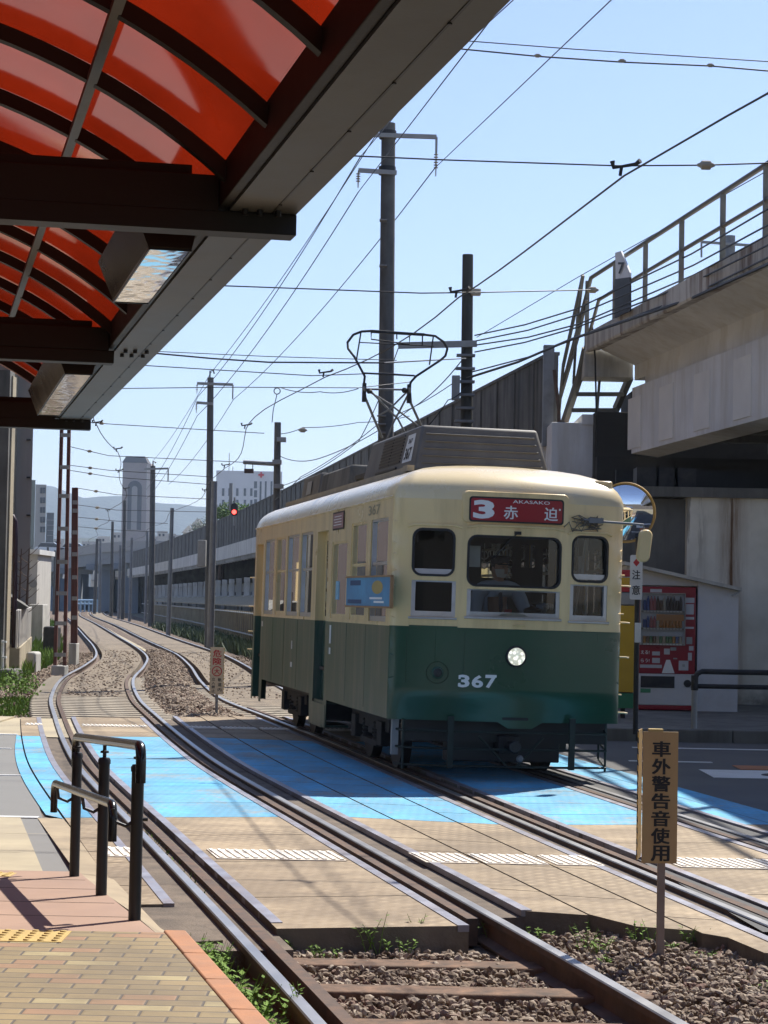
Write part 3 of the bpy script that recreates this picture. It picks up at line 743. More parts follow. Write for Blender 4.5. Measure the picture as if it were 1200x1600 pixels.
while y < 300:
    m = MB(); x = vx(y)
    for dx in (2.6, 4.6, 7.4): m.box(x+dx-.3, x+dx+.3, y-.35, y+.35, -.2, 3.95)
    m.box(x+2.0, x+8, y-.42, y+.42, 3.9, 4.5)
    for dx in (2.6, 4.6, 7.4):
        for s in (-1, 1):
            m.ext([(x+dx+s*.3, y-.34, 3.9), (x+dx+s*.9, y-.34, 3.9), (x+dx+s*.3, y-.34, 3.2)], (0,.68,0))
    m.build('pier', M['concd'], va, smooth=False); y += 9; k += 1
# precast frames along the foot, fence and lean-to roof
ff = lambda y: -5.3-.138*(y-82)-(.00014*max(0, y-90)**2)
fe = thing('slat_fence', 'dark slatted metal fence under the viaduct beside the far right rail', 'fence', (ff(70), 70, 0))
m = MB(); y = 62
while y < 170: m.box(ff(y)-.03, ff(y)+.03, y-.07, y+.07, -.15, 1.22); y += 1.12
m.each('slat', M['slab'], fe, 6, smooth=False)
m = MB(); 
for z in (.35, 1.15): m.tube([(ff(y), y, z) for y in vpath(62, 190, 8)], .035, 6)
m.build('rail', M['grey'], fe)
m = MB(); yq = vpath(62,190,8)
for p, q in zip(yq, yq[1:]): m.hexa([(ff(p)+.5,p,-.2),(ff(p)+.55,p,-.2),(ff(q)+.55,q,-.2),(ff(q)+.5,q,-.2),(ff(p)+.5,p,1.2),(ff(p)+.55,p,1.2),(ff(q)+.55,q,1.2),(ff(q)+.5,q,1.2)])
m.build('dark_backing_sheet', M['dark'], fe)  # continuous dark sheet behind the slats
fr_ = thing('lean_to_roof', 'low ribbed lean-to roof above the slatted fence under the viaduct', 'shed roof', (ff(70)+.4, 70, 0))
m = MB(); yv = vpath(66, 188, 1.4)
for i, (p, q) in enumerate(zip(yv, yv[1:])):
    q = p+(q-p)*.62
    m.hexa([(ff(p)+.2,p,1.38),(ff(p)+2.4,p,1.86),(ff(q)+2.4,q,1.86),(ff(q)+.2,q,1.38),(ff(p)+.2,p,1.43),(ff(p)+2.4,p,1.91),(ff(q)+2.4,q,1.91),(ff(q)+.2,q,1.43)])
m.build('panels', M['slab'], fr_, smooth=False)
m = MB()
for y in vpath(66, 188, 8): m.box(ff(y)+2.2, ff(y)+2.4, y-.1, y+.1, -.2, 1.86); m.box(ff(y)+.2, ff(y)+.3, y-.06, y+.06, -.2, 1.4)
for p, q in zip(vpath(66,188,8), vpath(66,188,8)[1:]): m.hexa([(ff(p)+2.45,p,-.2),(ff(p)+2.6,p,-.2),(ff(q)+2.6,q,-.2),(ff(q)+2.45,q,-.2),(ff(p)+2.45,p,2.1),(ff(p)+2.6,p,2.1),(ff(q)+2.6,q,2.1),(ff(q)+2.45,q,2.1)])
m.build('frame', M['concd'], fr_, smooth=False)
fp = thing('portal_frames', 'row of pale concrete portal frames under the viaduct left of the tram', 'concrete frame', (vx(80), 80, 0))
y = 78
while y < 200:
    m = MB(); x = vx(y)-.6; 
    m.box(x-.15, x+.15, y-1.4, y-1.1, 1.9, 2.6); m.box(x-.15, x+.15, y+1.1, y+1.4, 1.9, 2.6); m.box(x-.16, x+.16, y-1.5, y+1.5, 2.6, 2.85); m.box(x-.2, x+.2, y-1.6, y+1.6, -.2, 1.9)
    m.build('frame', M['band'], fp, smooth=False); y += 5

xf_ = lambda px, Y: At(px, 940, Y).x
# ------------------------------------------------------------------ near bridge
def bx(y, d=0):                              # left edge of the deck; unseen near part bent so its shade reaches the road
    return (9.67-.135*y if y > 30.6 else 5.54-.054*(y-30.6))+d
nb = thing('railway_bridge', 'concrete railway bridge with stained edge and pale girder crossing over on the right', 'bridge', (bx(42), 42, 0))
yb = [-6, 4, 12, 20, 26, 30.6, 34, 38, 42.2]
def bbox(mb, pts, yy=yb):                    # polygon (d,z) swept along the bridge
    rings = [[mb.P((bx(y, d), y, z)) for d, z in pts] for y in yy]; n = len(pts)
    for a, b in zip(rings, rings[1:]):
        for k in range(n): mb.face((a[k], b[k], b[(k+1)%n], a[(k+1)%n]))
    mb.face(rings[0]); mb.face(rings[-1][::-1])
M['bridgec'] = surf('bridge_concrete', (.73,.735,.73), .85, 0, .14, .7, .2, 40, dirt=(.52,.49,.43), ds=1.1, damt=.6, streak=True)
M['stained'] = surf('stained_deck_edge', (.60,.57,.50), .85, 0, .2, 1.5, .3, 40, dirt=(.14,.075,.045), ds=.9, damt=.95, streak=True)
m = MB(); bbox(m, [(0,6.78),(.02,6.74),(.3,6.80),(.3,7.12),(0,7.12)]); m.build('deck_edge', M['stained'], nb, smooth=False)
m = MB(); bbox(m, [(.3,6.82),(1.0,6.50),(1.0,6.2),(7,6.2),(7,7.05),(.3,7.05)]); m.build('deck_slab', M['bridgec'], nb, smooth=False)
m = MB(); bbox(m, [(.73,4.66),(1.25,4.60),(1.25,6.3),(.98,6.3),(.98,6.05),(.73,5.95)], [y for y in yb if y < 41]+[41.3]); m.build('girder', M['bridgec'], nb, smooth=False)
m = MB()
y = 24.5
while y < 41: m.hexa([(bx(y,.715),y,4.75),(bx(y,.74),y,4.75),(bx(y+.95,.74),y+.95,4.75),(bx(y+.95,.715),y+.95,4.75),(bx(y,.715),y,5.75),(bx(y,.74),y,5.75),(bx(y+.95,.74),y+.95,5.75),(bx(y+.95,.715),y+.95,5.75)]); y += 2.3
m.each('girder_patch', surf('pale_patch', (.78,.77,.735), .85, 0, .1, 1, .1), nb, 6, smooth=False)
m = MB(); bbox(m, [(3.4,4.7),(3.9,4.7),(3.9,6.25),(3.4,6.25)], [y for y in yb if y < 41]+[41.3]); bbox(m, [(6.2,4.6),(6.9,4.6),(6.9,6.25),(6.2,6.25)], [y for y in yb if y < 41]+[41.3]); m.build('inner_girder', M['concd'], nb, smooth=False)
m = MB()
for y in (32, 35.5, 39, 41.0): m.hexa([(bx(y,1.2),y,4.9),(bx(y,6.4),y,4.9),(bx(y,6.4),y+.3,4.9),(bx(y,1.2),y+.3,4.9),(bx(y,1.2),y,6.25),(bx(y,6.4),y,6.25),(bx(y,6.4),y+.3,6.25),(bx(y,1.2),y+.3,6.25)])
m.each('cross_beam', M['concd'], nb, 6, smooth=False)
# railing
M['railing'] = surf('grey_green_railing', (.14,.14,.12), .6, .2, .25, 5, .1, dirt=(.16,.09,.05), ds=2, damt=.5)
rg = thing('bridge_railing', 'grey metal railing with mid rail along the edge of the bridge deck', 'railing', (bx(41.8), 41.8, 7.1))
def bz(y): return 8.22
m = MB(); m.tube([(bx(y,.05), y, 8.22) for y in [-6,12,22,30.6,36,42.0]]+[(bx(43.2,-.05)-.1, 44.2, 6.2)], .042, 8); m.build('top_rail', M['railing'], rg)
m = MB(); m.tube([(bx(y,.05), y, 7.68) for y in [-6,12,22,30.6,36,41.3]]+[(bx(43.0)-.05, 43.6, 5.9)], .036, 8); m.build('mid_rail', M['railing'], rg)
xs_ = []
for px in (920, 963, 1010, 1066, 1130, 1197):
    q = PL(px, 300, 9.72, .135); xs_.append(q.y)
for y in xs_+[28.4, 26.4, 24.4, 22.4, 20.4, 18.4, 16.4, 14.4, 12.4, 10.4]:
    m = MB(); m.box(bx(y,.01), bx(y,.09), y-.045, y+.045, 6.85, 8.2); m.build('railing_post', M['railing'], rg)
# km board on the railing
q = PL(972, 450, 9.62, .135)
kb = thing('distance_board', 'white pointed board with figure 7 above a dark panel on the bridge railing', 'sign', (q.x, q.y, 7.1))
def bpl(px, py, X0=9.60): return PL(px, py, X0, .135)
m = MB(); pts = [bpl(961,395), bpl(970,392), bpl(984,426), bpl(984,433), bpl(962,436)]; m.ext(pts, (.03,.0,0)); m.build('pointed_board', M['white'], kb, smooth=False)
m = MB(); pts = [bpl(960,436), bpl(984,433), bpl(984,486), bpl(960,497)]; m.ext(pts, (.03,0,0)); m.build('dark_panel', M['dark'], kb, smooth=False)
m = MB(); c = bpl(970,419,9.58); ex = (bpl(975,419,9.58)-bpl(965,419,9.58)); ez = Vector((0,0,1)); write(m, '7', 0, 0, .9, .22, lambda x, y: c+ex*x+ez*y, .02); m.build('lettering', M['btext'], kb, smooth=False)
# end pier with bearing shelf
m_ = lambda px, py, Y: At(px, py, Y)
pr = thing('bridge_pier', 'stepped concrete pier with dark stained column at the left end of the bridge', 'bridge pier', (4.2, 43.5, 0))
a = At(862,648,43); b = At(932,648,43)
m = MB(); m.box(a.x, b.x, 43, 45.0, -.2, a.z-.15); m.box(b.x-.3, b.x+.02, 42.96, 44.9, a.z-.2, a.z+.02); m.build('pale_block', M['bridgec'], pr, smooth=False, bevel=.02)
a = At(930,643,42.6); b = At(986,643,42.6)
m = MB(); m.box(a.x, b.x+.1, 42.6, 45.2, -.2, a.z); m.box(b.x+.08, 12, 43.3, 45.2, -.2, 6.1); m.build('column', surf('blackened_concrete', (.045,.042,.038), .95, 0, .4, 2, .4, 40, dirt=(.015,.014,.013), ds=1), pr, smooth=False, bevel=.02)
a = At(912,545,42.3); b = At(990,590,42.3)
m = MB(); m.box(a.x+.02, b.x-.02, 42.25, 43.2, b.z, a.z-.02); m.build('deck_end_block', M['conc'], pr, smooth=False)
a = At(865,660,43)
# maintenance stairs: steel stringers and treads
st = thing('maintenance_stair', 'green-grey steel stair climbing beside the end of the bridge', 'stair', (3.6, 43, 5.2))
def seg(name, pts, w_, mat, root, r=False):
    m = MB()
    for p, q in zip(pts, pts[1:]):
        m.bar(p, q, w_, w_*1.4)
    return m.build(name, mat, root, smooth=False)
seg('stringer', [At(872,690,44), At(905,590,43), At(915,545,42.6)], .11, M['railing'], st)
seg('stringer', [At(962,640,44), At(985,588,43)], .11, M['railing'], st)
seg('handrail', [At(871,670,44.2), At(880,572,43.6), At(911,430,42.2)], .055, M['railing'], st)
seg('handrail', [At(876,620,44.0), At(905,520,42.8), At(916,468,42.2)], .05, M['railing'], st)
seg('handrail', [At(911,430,42.1), At(902,500,42.6), At(896,600,43.2)], .05, M['railing'], st)
for yp, xa, xb in ((590,905,985), (616,900,975), (641,893,965)): seg('tread', [At(xa,yp,43), At(xb,yp,43)], .06, M['railing'], st)
seg('brace', [At(937,590,43), At(933,643,43)], .05, M['railing'], st)
seg('bracket', [At(866,578,43.8), At(873,640,43.8), At(874,680,43.8)], .07, M['rust'], st)
# steel end post of the noise barrier
m = MB(); a = At(851,546,44.3); m.box(a.x-.02, a.x+.2, 44.2, 44.45, 5.0, 7.13); o = m.build('barrier_end_post', M['polel'], va, smooth=False)
# abutment wall
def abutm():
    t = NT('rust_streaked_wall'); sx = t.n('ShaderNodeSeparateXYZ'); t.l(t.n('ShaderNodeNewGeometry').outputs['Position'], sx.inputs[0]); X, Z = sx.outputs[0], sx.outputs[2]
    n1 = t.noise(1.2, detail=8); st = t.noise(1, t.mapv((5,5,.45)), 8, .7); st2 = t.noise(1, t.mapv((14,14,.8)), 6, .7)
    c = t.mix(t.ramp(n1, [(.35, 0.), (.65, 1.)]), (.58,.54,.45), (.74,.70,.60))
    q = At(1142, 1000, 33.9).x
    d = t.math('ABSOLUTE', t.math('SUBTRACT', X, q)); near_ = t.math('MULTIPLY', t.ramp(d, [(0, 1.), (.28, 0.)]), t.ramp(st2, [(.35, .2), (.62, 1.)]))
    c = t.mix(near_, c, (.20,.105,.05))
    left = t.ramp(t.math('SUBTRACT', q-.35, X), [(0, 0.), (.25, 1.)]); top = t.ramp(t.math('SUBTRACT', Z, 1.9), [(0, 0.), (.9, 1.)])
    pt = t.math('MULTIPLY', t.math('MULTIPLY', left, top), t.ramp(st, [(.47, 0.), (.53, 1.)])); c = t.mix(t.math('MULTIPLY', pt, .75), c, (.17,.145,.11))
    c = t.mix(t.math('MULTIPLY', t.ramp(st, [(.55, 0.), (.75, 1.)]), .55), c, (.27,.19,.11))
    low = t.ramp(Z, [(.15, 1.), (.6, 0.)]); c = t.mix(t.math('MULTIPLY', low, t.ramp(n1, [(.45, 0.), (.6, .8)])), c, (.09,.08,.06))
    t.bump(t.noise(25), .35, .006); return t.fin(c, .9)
M['abut'] = abutm()
aw = thing('abutment_wall', 'concrete abutment wall with rust streaks behind the vending machine', 'wall', (5, 34, 0))
a = At(1010,776,34); c = At(1075,776,33.9)
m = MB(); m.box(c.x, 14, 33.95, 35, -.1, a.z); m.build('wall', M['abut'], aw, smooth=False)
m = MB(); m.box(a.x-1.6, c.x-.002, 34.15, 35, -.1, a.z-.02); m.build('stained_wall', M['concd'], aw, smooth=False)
m = MB(); m.box(a.x-1.6, 14, 33.85, 35.2, a.z-.0, a.z+.16); m.build('ledge', M['concd'], aw, smooth=False)
m = MB(); q = At(1142,1000,33.9); m.box(q.x-.008, q.x+.008, 33.94, 33.96, .1, a.z-.01)
m.build('joint', surf('rust_stain', (.16,.085,.04), .9, 0, .3, 4, .1), aw, smooth=False)
m = MB()
for px in (1010,1040,1068): 
    q = At(px, 745, 34.6); m.box(q.x-.18, q.x+.18, 34.4, 34.9, a.z+.16, a.z+.5)
m.each('bearing', M['dark'], aw, 6, smooth=False)
m = MB(); m.box(xf_(930,41.6), 14, 41.6, 42.0, -.1, 4.62); m.box(xf_(960,36), 14, 36, 36.2, -.1, 4.0); m.build('shade_wall', surf('gap_shade_black', (.03,.029,.027), .95, 0, .3, 2, .3), aw, smooth=False)  # near-black walls put in as the shade under the girder

# ------------------------------------------------------------------ poles
def polething(name, label, cat, px, Y, top_y, w_px, base_z=-.15, mat=None, group='line poles', taper=.82, n=18, lean=0, px_top=None):
    p = At(px, 940, Y); tp = At(px if px_top is None else px_top, top_y, Y); r = w_px/F*Y/2
    th = thing(name, label, cat, (p.x, Y, base_z), group=group)
    m = MB(); m.tube([(p.x, Y, base_z), (tp.x, Y, tp.z)], [r/taper, r], n); m.build('shaft', mat or M['pole'], th); return th, tp, r
def insul(th, p, n=4, h=.28, r=.05):
    m = MB(); prof = [(.012,0)]
    for i in range(n): z = -h*(i+.5)/n*.75-.06; prof += [(.015,z+.03),(r,z+.012),(r,z),(.015,z-.008)]
    prof.append((.012,-h-.1)); m.lathe(prof, Matrix.Translation(p), 10); m.build('insulator', M['insul'], th)
bp, tp, r = polething('utility_pole', 'tallest grey concrete pole rising behind the pantograph, with two crossarms near its top', 'pole', 602, 45, 193, 22, px_top=607)
for py, xa, xb in ((212,560,682), (268,560,620)):
    m = MB(); a = At(xa,py-2,44.8); b = At(xb,py+2,44.8); m.bar(a, b, .07, .09); m.build('crossarm', M['grey'], bp, smooth=False)
    m = MB(); c = At(605 if py > 240 else 606, py, 45); m.cyl((c.x,45,c.z-.07),(c.x,45,c.z+.1), r+.035); m.build('collar', M['dark'], bp)
    insul(bp, a)
    if py < 240:
        m = MB(); m.bar(b, b+Vector((0,0,-.35)), .05, .06); m.build('drop_arm', M['grey'], bp); insul(bp, b+Vector((0,0,-.3)), 6, .45)
m = MB(); a = At(603,190,45); m.tube([a, a+Vector((0,0,.35)), a+Vector((.06,0,.42)), a+Vector((.14,0,.36)), a+Vector((.16,0,.22))], .022, 6); m.build('top_hook', M['dark'], bp)
for py in (345, 416, 650, 663, 676):
    m = MB(); a = At(604-(py-200)*.005, py, 44.7); m.box(a.x-.14, a.x+.02, 44.55, 44.8, a.z-.012, a.z+.012); m.build('step_bolt', M['polel'], bp)
wp, tp, r = polething('wooden_pole', 'dark weathered pole behind the air conditioner carrying the cable bundle', 'pole', 727, 48, 398, 17, mat=surf('dark_pole_wood', (.06,.058,.05), .85, 0, .35, 4, .4, 30, dirt=(.02,.02,.02), ds=2), taper=.78, px_top=731)
m = MB(); a = At(622,540,47.8); b = At(745,537,47.8); m.bar(a, b, .12, .14); m.build('crossarm', M['grey'], wp, smooth=False)
m = MB(); c = At(727,620,48)
for k in range(7):
    z = c.z+.9-k*.3; m.box(c.x-.22-.02*(k%2), c.x+.2, 47.7, 47.95, z, z+.05)
m.each('clamp', M['polel'], wp, 6, smooth=False)
m = MB(); c = At(714,605,47.7); m.box(c.x-.12,c.x+.06,47.5,47.75,c.z-.3,c.z+.25); m.build('switch_box', M['grey'], wp, bevel=.01)
m = MB(); c = At(743,457,47.9); m.box(c.x-.11,c.x+.12,47.8,48,c.z-.07,c.z+.08); m.build('anchor_block', M['insul'], wp, bevel=.02)
for px in (588, 597): 
    c = At(px+10, 532, 47.6); m = MB(); m.lathe([(.02,0),(.06,.04),(.06,.1),(.02,.16)], Matrix.Translation(c), 10); m.build('insulator', M['insul'], wp)
dp, tp, r = polething('utility_pole', 'tall dark pole with two short crossarms standing behind a paler steel pole', 'pole', 327, 80, 590, 10, px_top=329)
for py, xa, xb in ((600,308,364), (630,307,333)):
    m = MB(); a = At(xa,py-1,79.8); b = At(xb,py+1,79.8); m.bar(a, b, .08, .1); m.build('crossarm', M['grey'], dp, smooth=False); insul(dp, a, 3, .3)
    if py < 610: m = MB(); m.bar(b, b+Vector((0,0,-.55)), .05, .05); m.build('drop_arm', M['grey'], dp)
m = MB(); a = At(328,590,80); m.tube([a, a+Vector((0,0,.25)), a+Vector((.12,0,.3)), a+Vector((.16,0,.15))], .03, 6); m.build('top_hook', M['dark'], dp)
m = MB(); a = At(320,865,79.5); m.box(a.x-.25,a.x+.05,79.2,79.7,a.z-.5,a.z+.5); m.build('cabinet', M['grey'], dp, bevel=.02)
polething('steel_pole', 'pale grey steel pole in front of the tall dark pole beside the danger sign', 'pole', 330, 74.4, 752, 9.5, mat=M['polel'], px_top=335)
cp_, tp, r = polething('catenary_pole', 'dark pole with a bracket arm and hanging box just left of the tram roof', 'pole', 431, 70, 660, 10.5, px_top=434)
m = MB(); a = At(380,722,69.8); b = At(428,725,69.8); m.tube([a, b], .07, 8); m.build('bracket_arm', M['grey'], cp_)
m = MB(); a = At(383,724,69.6); b = At(395,724,69.6); m.tube([a, a+Vector((0,0,-.2))], .015, 5); m.tube([b, b+Vector((0,0,-.2))], .015, 5); m.box(a.x-.02,b.x+.03,69.5,69.7,a.z-.32,a.z-.18); m.build('hanging_box', M['rust'], cp_)
for px, py in ((433,722),(436,760),(440,687)):
    m = MB(); a = At(px,py,69.7); m.box(a.x-.15,a.x+.15,69.5,69.9,a.z-.07,a.z+.07); m.build('collar', M['grey'], cp_)
polething('steel_pole', 'bare pale pole left of the tall dark pole, in front of the viaduct', 'pole', 264, 101, 794, 6, mat=M['polel'], px_top=269)
for px, pt, Y, ty, wd, lab in ((203,206,162,840,4,'slender pole against the viaduct shade, right of the tower base'), (186,188,180,852,4,'slender pole in front of the base of the tower'), (174,176,200,815,4.4,'slender dark pole just left of the tower'), (237,239,135,728,8,'dark pole overlapping the right edge of the tower, with a hooked arm'),(228,230,150,830,4,'short dark pole right of the tower at the viaduct end'),(192,195,175,782,5,'dark pole rising in front of the left part of the tower'),(148,152,215,842,4.6,'thick short pole left of the tower beside the track end'),(156,157,225,842,3.6,'thin pale pole next to the thick short pole by the track end'),(84,86,210,860,3.5,'thin pole standing behind the lattice masts at the overpass'),(73,75,190,855,3.5,'thin pole left of the lattice masts, in front of the overpass')):
    th, tp, r = polething('utility_pole', lab, 'pole', px, Y, ty, wd, px_top=pt, n=10, mat=M['polel'] if wd in (4, 3.6) else None)
    if px == 237:
        m = MB(); a = At(225,733,134.8); b = At(263,732,134.8); m.bar(a, b, .1, .12); m.bar(b, b+Vector((0,0,-.8)), .08, .08); m.build('hooked_arm', M['grey'], th, smooth=False)
        m = MB(); m.tube([tp, tp+Vector((0,0,.3)), tp+Vector((.2,0,.2))], .05, 6); m.build('top_hook', M['dark'], th)
# lattice masts on the left
def lattice(label, bx0, bx1, tx0, tx1, Y, by, ty, plates):
    th = thing('lattice_mast', label, 'mast', (At((bx0+bx1)/2, by, Y).x, Y, -.2), group='rust red lattice masts')
    for a_, b_ in ((bx0, tx0), (bx1, tx1)):
        m = MB(); a = At(a_, by, Y); b = At(b_, ty, Y); m.bar(a, b, .045*Y/48+.03, .09, (0,1,0)); m.build('leg', surf('mast_red_brown', (.13,.045,.035), .75, .1, .35, 6, .2, dirt=(.05,.04,.035), ds=3), th, smooth=False)
    for py in plates:
        f = (py-ty)/(by-ty); xa = tx0+(bx0-tx0)*f; xb = tx1+(bx1-tx1)*f; a = At(xa-1.2, py-3.2, Y-.06); b = At(xb+1.2, py+3.2, Y-.06)
        m = MB(); m.box(a.x, b.x, Y-.09, Y-.055, b.z, a.z); m.build('plate', M['grey'], th, smooth=False)
    m = MB(); a = At(bx0-3, by-2, Y); b = At(bx1+3, by+4, Y); m.box(a.x, b.x, Y-.3, Y+.3, -.25, a.z+.02); m.build('footing', M['conc'], th, bevel=.02)
    return th
lattice('nearer rust-red lattice mast with grey plates at the left of the tracks', 86, 101, 99.5, 110, 48, 1043, 560, [730,775,826,878,927,974,1023,680,636,592])
lattice('farther and lower rust-red lattice mast just behind the nearer one', 113, 118.5, 115, 119.5, 56, 1008, 762, [785,798,832,866,902,935,965])
# ------------------------------------------------------------------ wires
def wire(label, pts, r=.009, sag=0, name='overhead_wire', clamps=()):
    """pts: list of (px, py, Y) or Vectors"""
    P_ = [At(*p) if isinstance(p, tuple) else p for p in pts]; o = []
    for a, b in zip(P_, P_[1:]):
        n = 10 if sag else 1
        for k in range(n): t = k/n; q = a.lerp(b, t); o.append(q-Vector((0,0,sag*4*t*(1-t))))
    o.append(P_[-1]); m = MB(); m.tube(o, r, 6)
    return tag(m.build(name, M['wire'], None), label, 'wire', 'overhead wires')
def clampobj(px, py, Y, s=.09, label='', cat='insulator'):
    c = At(px, py, Y); k = thing('strain_insulator', label, cat, c, group='insulators on the span wires')
    m = MB(); q = Matrix.Translation(c) @ Matrix.Rotation(pi/2, 4, 'Y'); m.lathe([(s*.2,-s*1.5),(s*.5,-s*.9),(s*.8,-s*.7),(s*.8,s*.7),(s*.5,s*.9),(s*.2,s*1.5)], q, 12); m.build('body', M['insul'], k)
HC = 4.9
def contact(t, a, b, lab, dips):
    m = MB(); pts = []
    ds = [a]+dips+[b]
    for p, q in zip(ds, ds[1:]):
        for k in range(6): f = k/6; y = p+(q-p)*f; pts.append((t(y)+.15*sin(y*.3), y, HC-.05*4*f*(1-f)))
    m.tube(pts, .0085, 6); return tag(m.build('contact_wire', M['wire']), lab, 'wire', 'overhead wires')
hang = [15.8, 22.3, 30.5, 40, 52, 64, 80, 95, 115, 140, 170, 200]
contact(t2, 3, 230, 'thick contact wire over the right track, sloping down to the pantograph', hang)
contact(t1, 12, 230, 'contact wire hanging in short bows over the left track', [20, 30, 40, 47, 55, 64, 80, 95, 115, 140, 170, 200])
def hanger(t, y, lab):
    p = Vector((t(y)+.15*sin(y*.3), y, HC)); h = thing('wire_hanger', lab, 'wire hanger', p, group='hangers holding the contact wires')
    m = MB(); m.tube([p+Vector((-.09,0,.11)), p+Vector((-.08,0,.06)), p+Vector((-.02,.0,.07)), p+Vector((.08,-.05,.08)), p+Vector((.11,-.08,.10))], [.02,.015,.012,.015,.02], 8)
    m.tube([p+Vector((-.02,0,.07)), p+Vector((-.03,0,0))], .013, 6); m.build('clamp', M['dark'], h)
wn = ['nearest the camera on the thick contact wire', 'second from the camera, by the dark pole', 'third from the camera, above left of the pantograph', 'fourth, near the bracket arm pole', 'fifth, above the far track', 'sixth, above the far track']
for y, l in zip(hang[:6], wn): hanger(t2, y, 'dark hanger, '+l)
for y, l in zip([40, 47, 55, 64, 80], ['nearest below the canopy end', 'second below the canopy end', 'third below the canopy end', 'fourth below the canopy end', 'fifth, just left of the tower']): hanger(t1, y, 'small hanger on the left track contact wire, '+l)
W_ = wire
W_('upper wire of the pair across the top right corner', [(560,42,18),(705,62,18),(900,77,18),(1260,100,18)], .005)
W_('lower wavy wire of the pair across the top right corner', [(560,60,18),(705,75,18),(840,88,18),(972,97,18),(1110,103,18),(1260,116,18)], .007)
for px, py in ((840,87),(972,95),(1110,102)): clampobj(px, py, 17.95, .022, 'small clip on the wire pair at the top right, at %s' % {840:'its left',972:'its middle',1110:'its right'}[px], 'wire clip')
W_('span wire crossing the bridge railing in the upper right', [(540,243,15.8),(700,250,15.8),(965,259,15.8),(1103,258,15.8),(1290,252,15.8)], .006)
clampobj(1103,258,15.75,.045,'beige strain insulator above the bridge railing')
W_('span wire through the dark weathered pole', [(335,446,22.3),(500,452,22.3),(657,458,22.3),(742,457,22.3),(925,453,26)], .007)
clampobj(926,453,26,.05,'beige strain insulator by the stair handrail')
W_('clipped span wire just above the pantograph level at left', [(242,552,26),(330,560,26),(420,566,26),(600,567,26),(728,560,40)], .010)
W_('thin wire just above the clipped span wire', [(242,549,26.2),(420,557,26.2),(620,563,26.2)], .005)
W_('span wire passing the hanger left of the pantograph', [(225,571,30.5),(487,587,30.5),(600,583,30.5),(640,586,30.5)], .007)
W_('span wire running behind the lower pantograph', [(190,607,34),(360,605,34),(560,606,34),(640,597,36)], .007)
W_('loose wire ending in a coil left of the pantograph', [(560,607,40),(500,612,40),(437,605,40)], .008, .05)
m = MB(); c = At(433,611,40); m.tube([c+Vector((.06*cos(a),0,.06*sin(a))) for a in [k*pi/6 for k in range(12)]], .010, 6, closed=True); m.tube([c+Vector((0,0,-.06)), At(427,640,40), At(425,660,40)], .008, 6); tag(m.build('wire_coil', M['wire']), 'small coil of wire hanging over the bracket arm pole', 'wire')
rows_ = [((140,660),(178,663),(413,677),40,'first span wire under the canopy end'), ((110,698),(170,712),(415,724),47,'second span wire under the canopy end'), ((110,727),(172,735),(328,745),51,'third span wire under the canopy end'), ((110,735),(172,745),(328,757),55,'fourth span wire under the canopy end'), ((118,762),(182,773),(328,780),64,'fifth span wire, crossing the tower'), ((122,789),(182,797),(328,800),80,'sixth span wire, crossing the tower'), ((122,808),(180,814),(262,818),95,'seventh span wire, low across the tower'), ((122,823),(178,828),(262,832),115,'lowest span wire across the tower')]
for a, b, c, Y, lab in rows_:
    W_(lab, [(a[0],a[1],Y),(b[0],b[1],Y),(c[0],c[1],Y)], .004+.00008*Y)
    clampobj((a[0]*.5+b[0]*.5), (a[1]+b[1])/2, Y, .0015*Y**.85, 'brown insulator left of the hanger on the '+lab)
W_('span wire from the bracket arm pole to behind the pantograph', [(435,678,70),(473,668,70),(560,660,70),(640,650,70)], .012, .05)
clampobj(473,672,70,.1,'brown insulator right of the bracket arm pole')
W_('slack wire from the bracket arm pole to the dark weathered pole', [(438,713,70),(500,716,60),(640,640,52),(724,560,48)], .013, .12)
W_('feeder wire from the bracket arm pole rising to the crossarm', [(438,760,70),(560,690,58),(622,545,48)], .012, .15)
W_('feeder wire rising behind the roof boxes to the weathered pole', [(400,800,75),(470,745,64),(600,655,55),(720,590,48)], .012, .1)
# power lines between the tall poles
def ext3(a, b, k): return a+(b-a)*k
pa = [At(563,245,45), At(560,300,45), At(680,262,45)]; pb = [At(309,620,80), At(308,650,80), At(365,624,80)]; pc = [At(228,765,135), At(228,780,135), At(263,757,135)]
near = [At(700,83,30), At(706,110,30), At(955,0,27)]
far_ = ['left power line from the upper arm of the tall pole', 'middle power line from the lower arm of the tall pole', 'right power line from the drop arm of the tall pole']
for a, b, c, nn, l in zip(pa, pb, pc, near, far_):
    W_(l, [ext3(a, nn, 1.6), a], .009, 0); W_(l+', continuing into the distance', [a, b, c], .012, .35)
W_('thin earth line from the top of the tall pole towards the upper right', [At(614,172,45), At(802,0,30)], .009)
W_('thin earth line running down left from the top of the tall pole', [At(604,185,45), At(329,583,80), At(239,720,135)], .011, .25)
W_('thin line falling from upper right to the dark weathered pole', [(1300,210,30),(905,432,42),(745,527,48)], .009)
bundle = [((742,524),(900,483),(1262,290)), ((742,533),(905,491),(1262,318)), ((738,540),(905,506),(1262,334)), ((742,550),(900,512),(1262,352)), ((738,581),(905,527),(1262,372)), ((726,592),(890,531),(1262,385))]
for i, (a, b, c) in enumerate(bundle):
    W_('cable %s of the bundle sweeping from the dark pole across the bridge railing' % ('topmost','second','third','fourth','fifth','lowest and thickest')[i], [(a[0],a[1],48),(b[0]-80,b[1]*.5+a[1]*.5+4,45),(b[0],b[1],41),((b[0]+c[0])/2,(b[1]+c[1])/2+10,35),(c[0],c[1],27)], .016 if i < 5 else .028)
W_('cable looping down from the weathered pole to the tram side', [(738,590,48),(700,625,47),(640,690,47)], .012, .1)
W_('cable hanging at the end of the bridge deck', [(925,505,41.9),(930,560,41.9),(933,700,42.4)], .018)
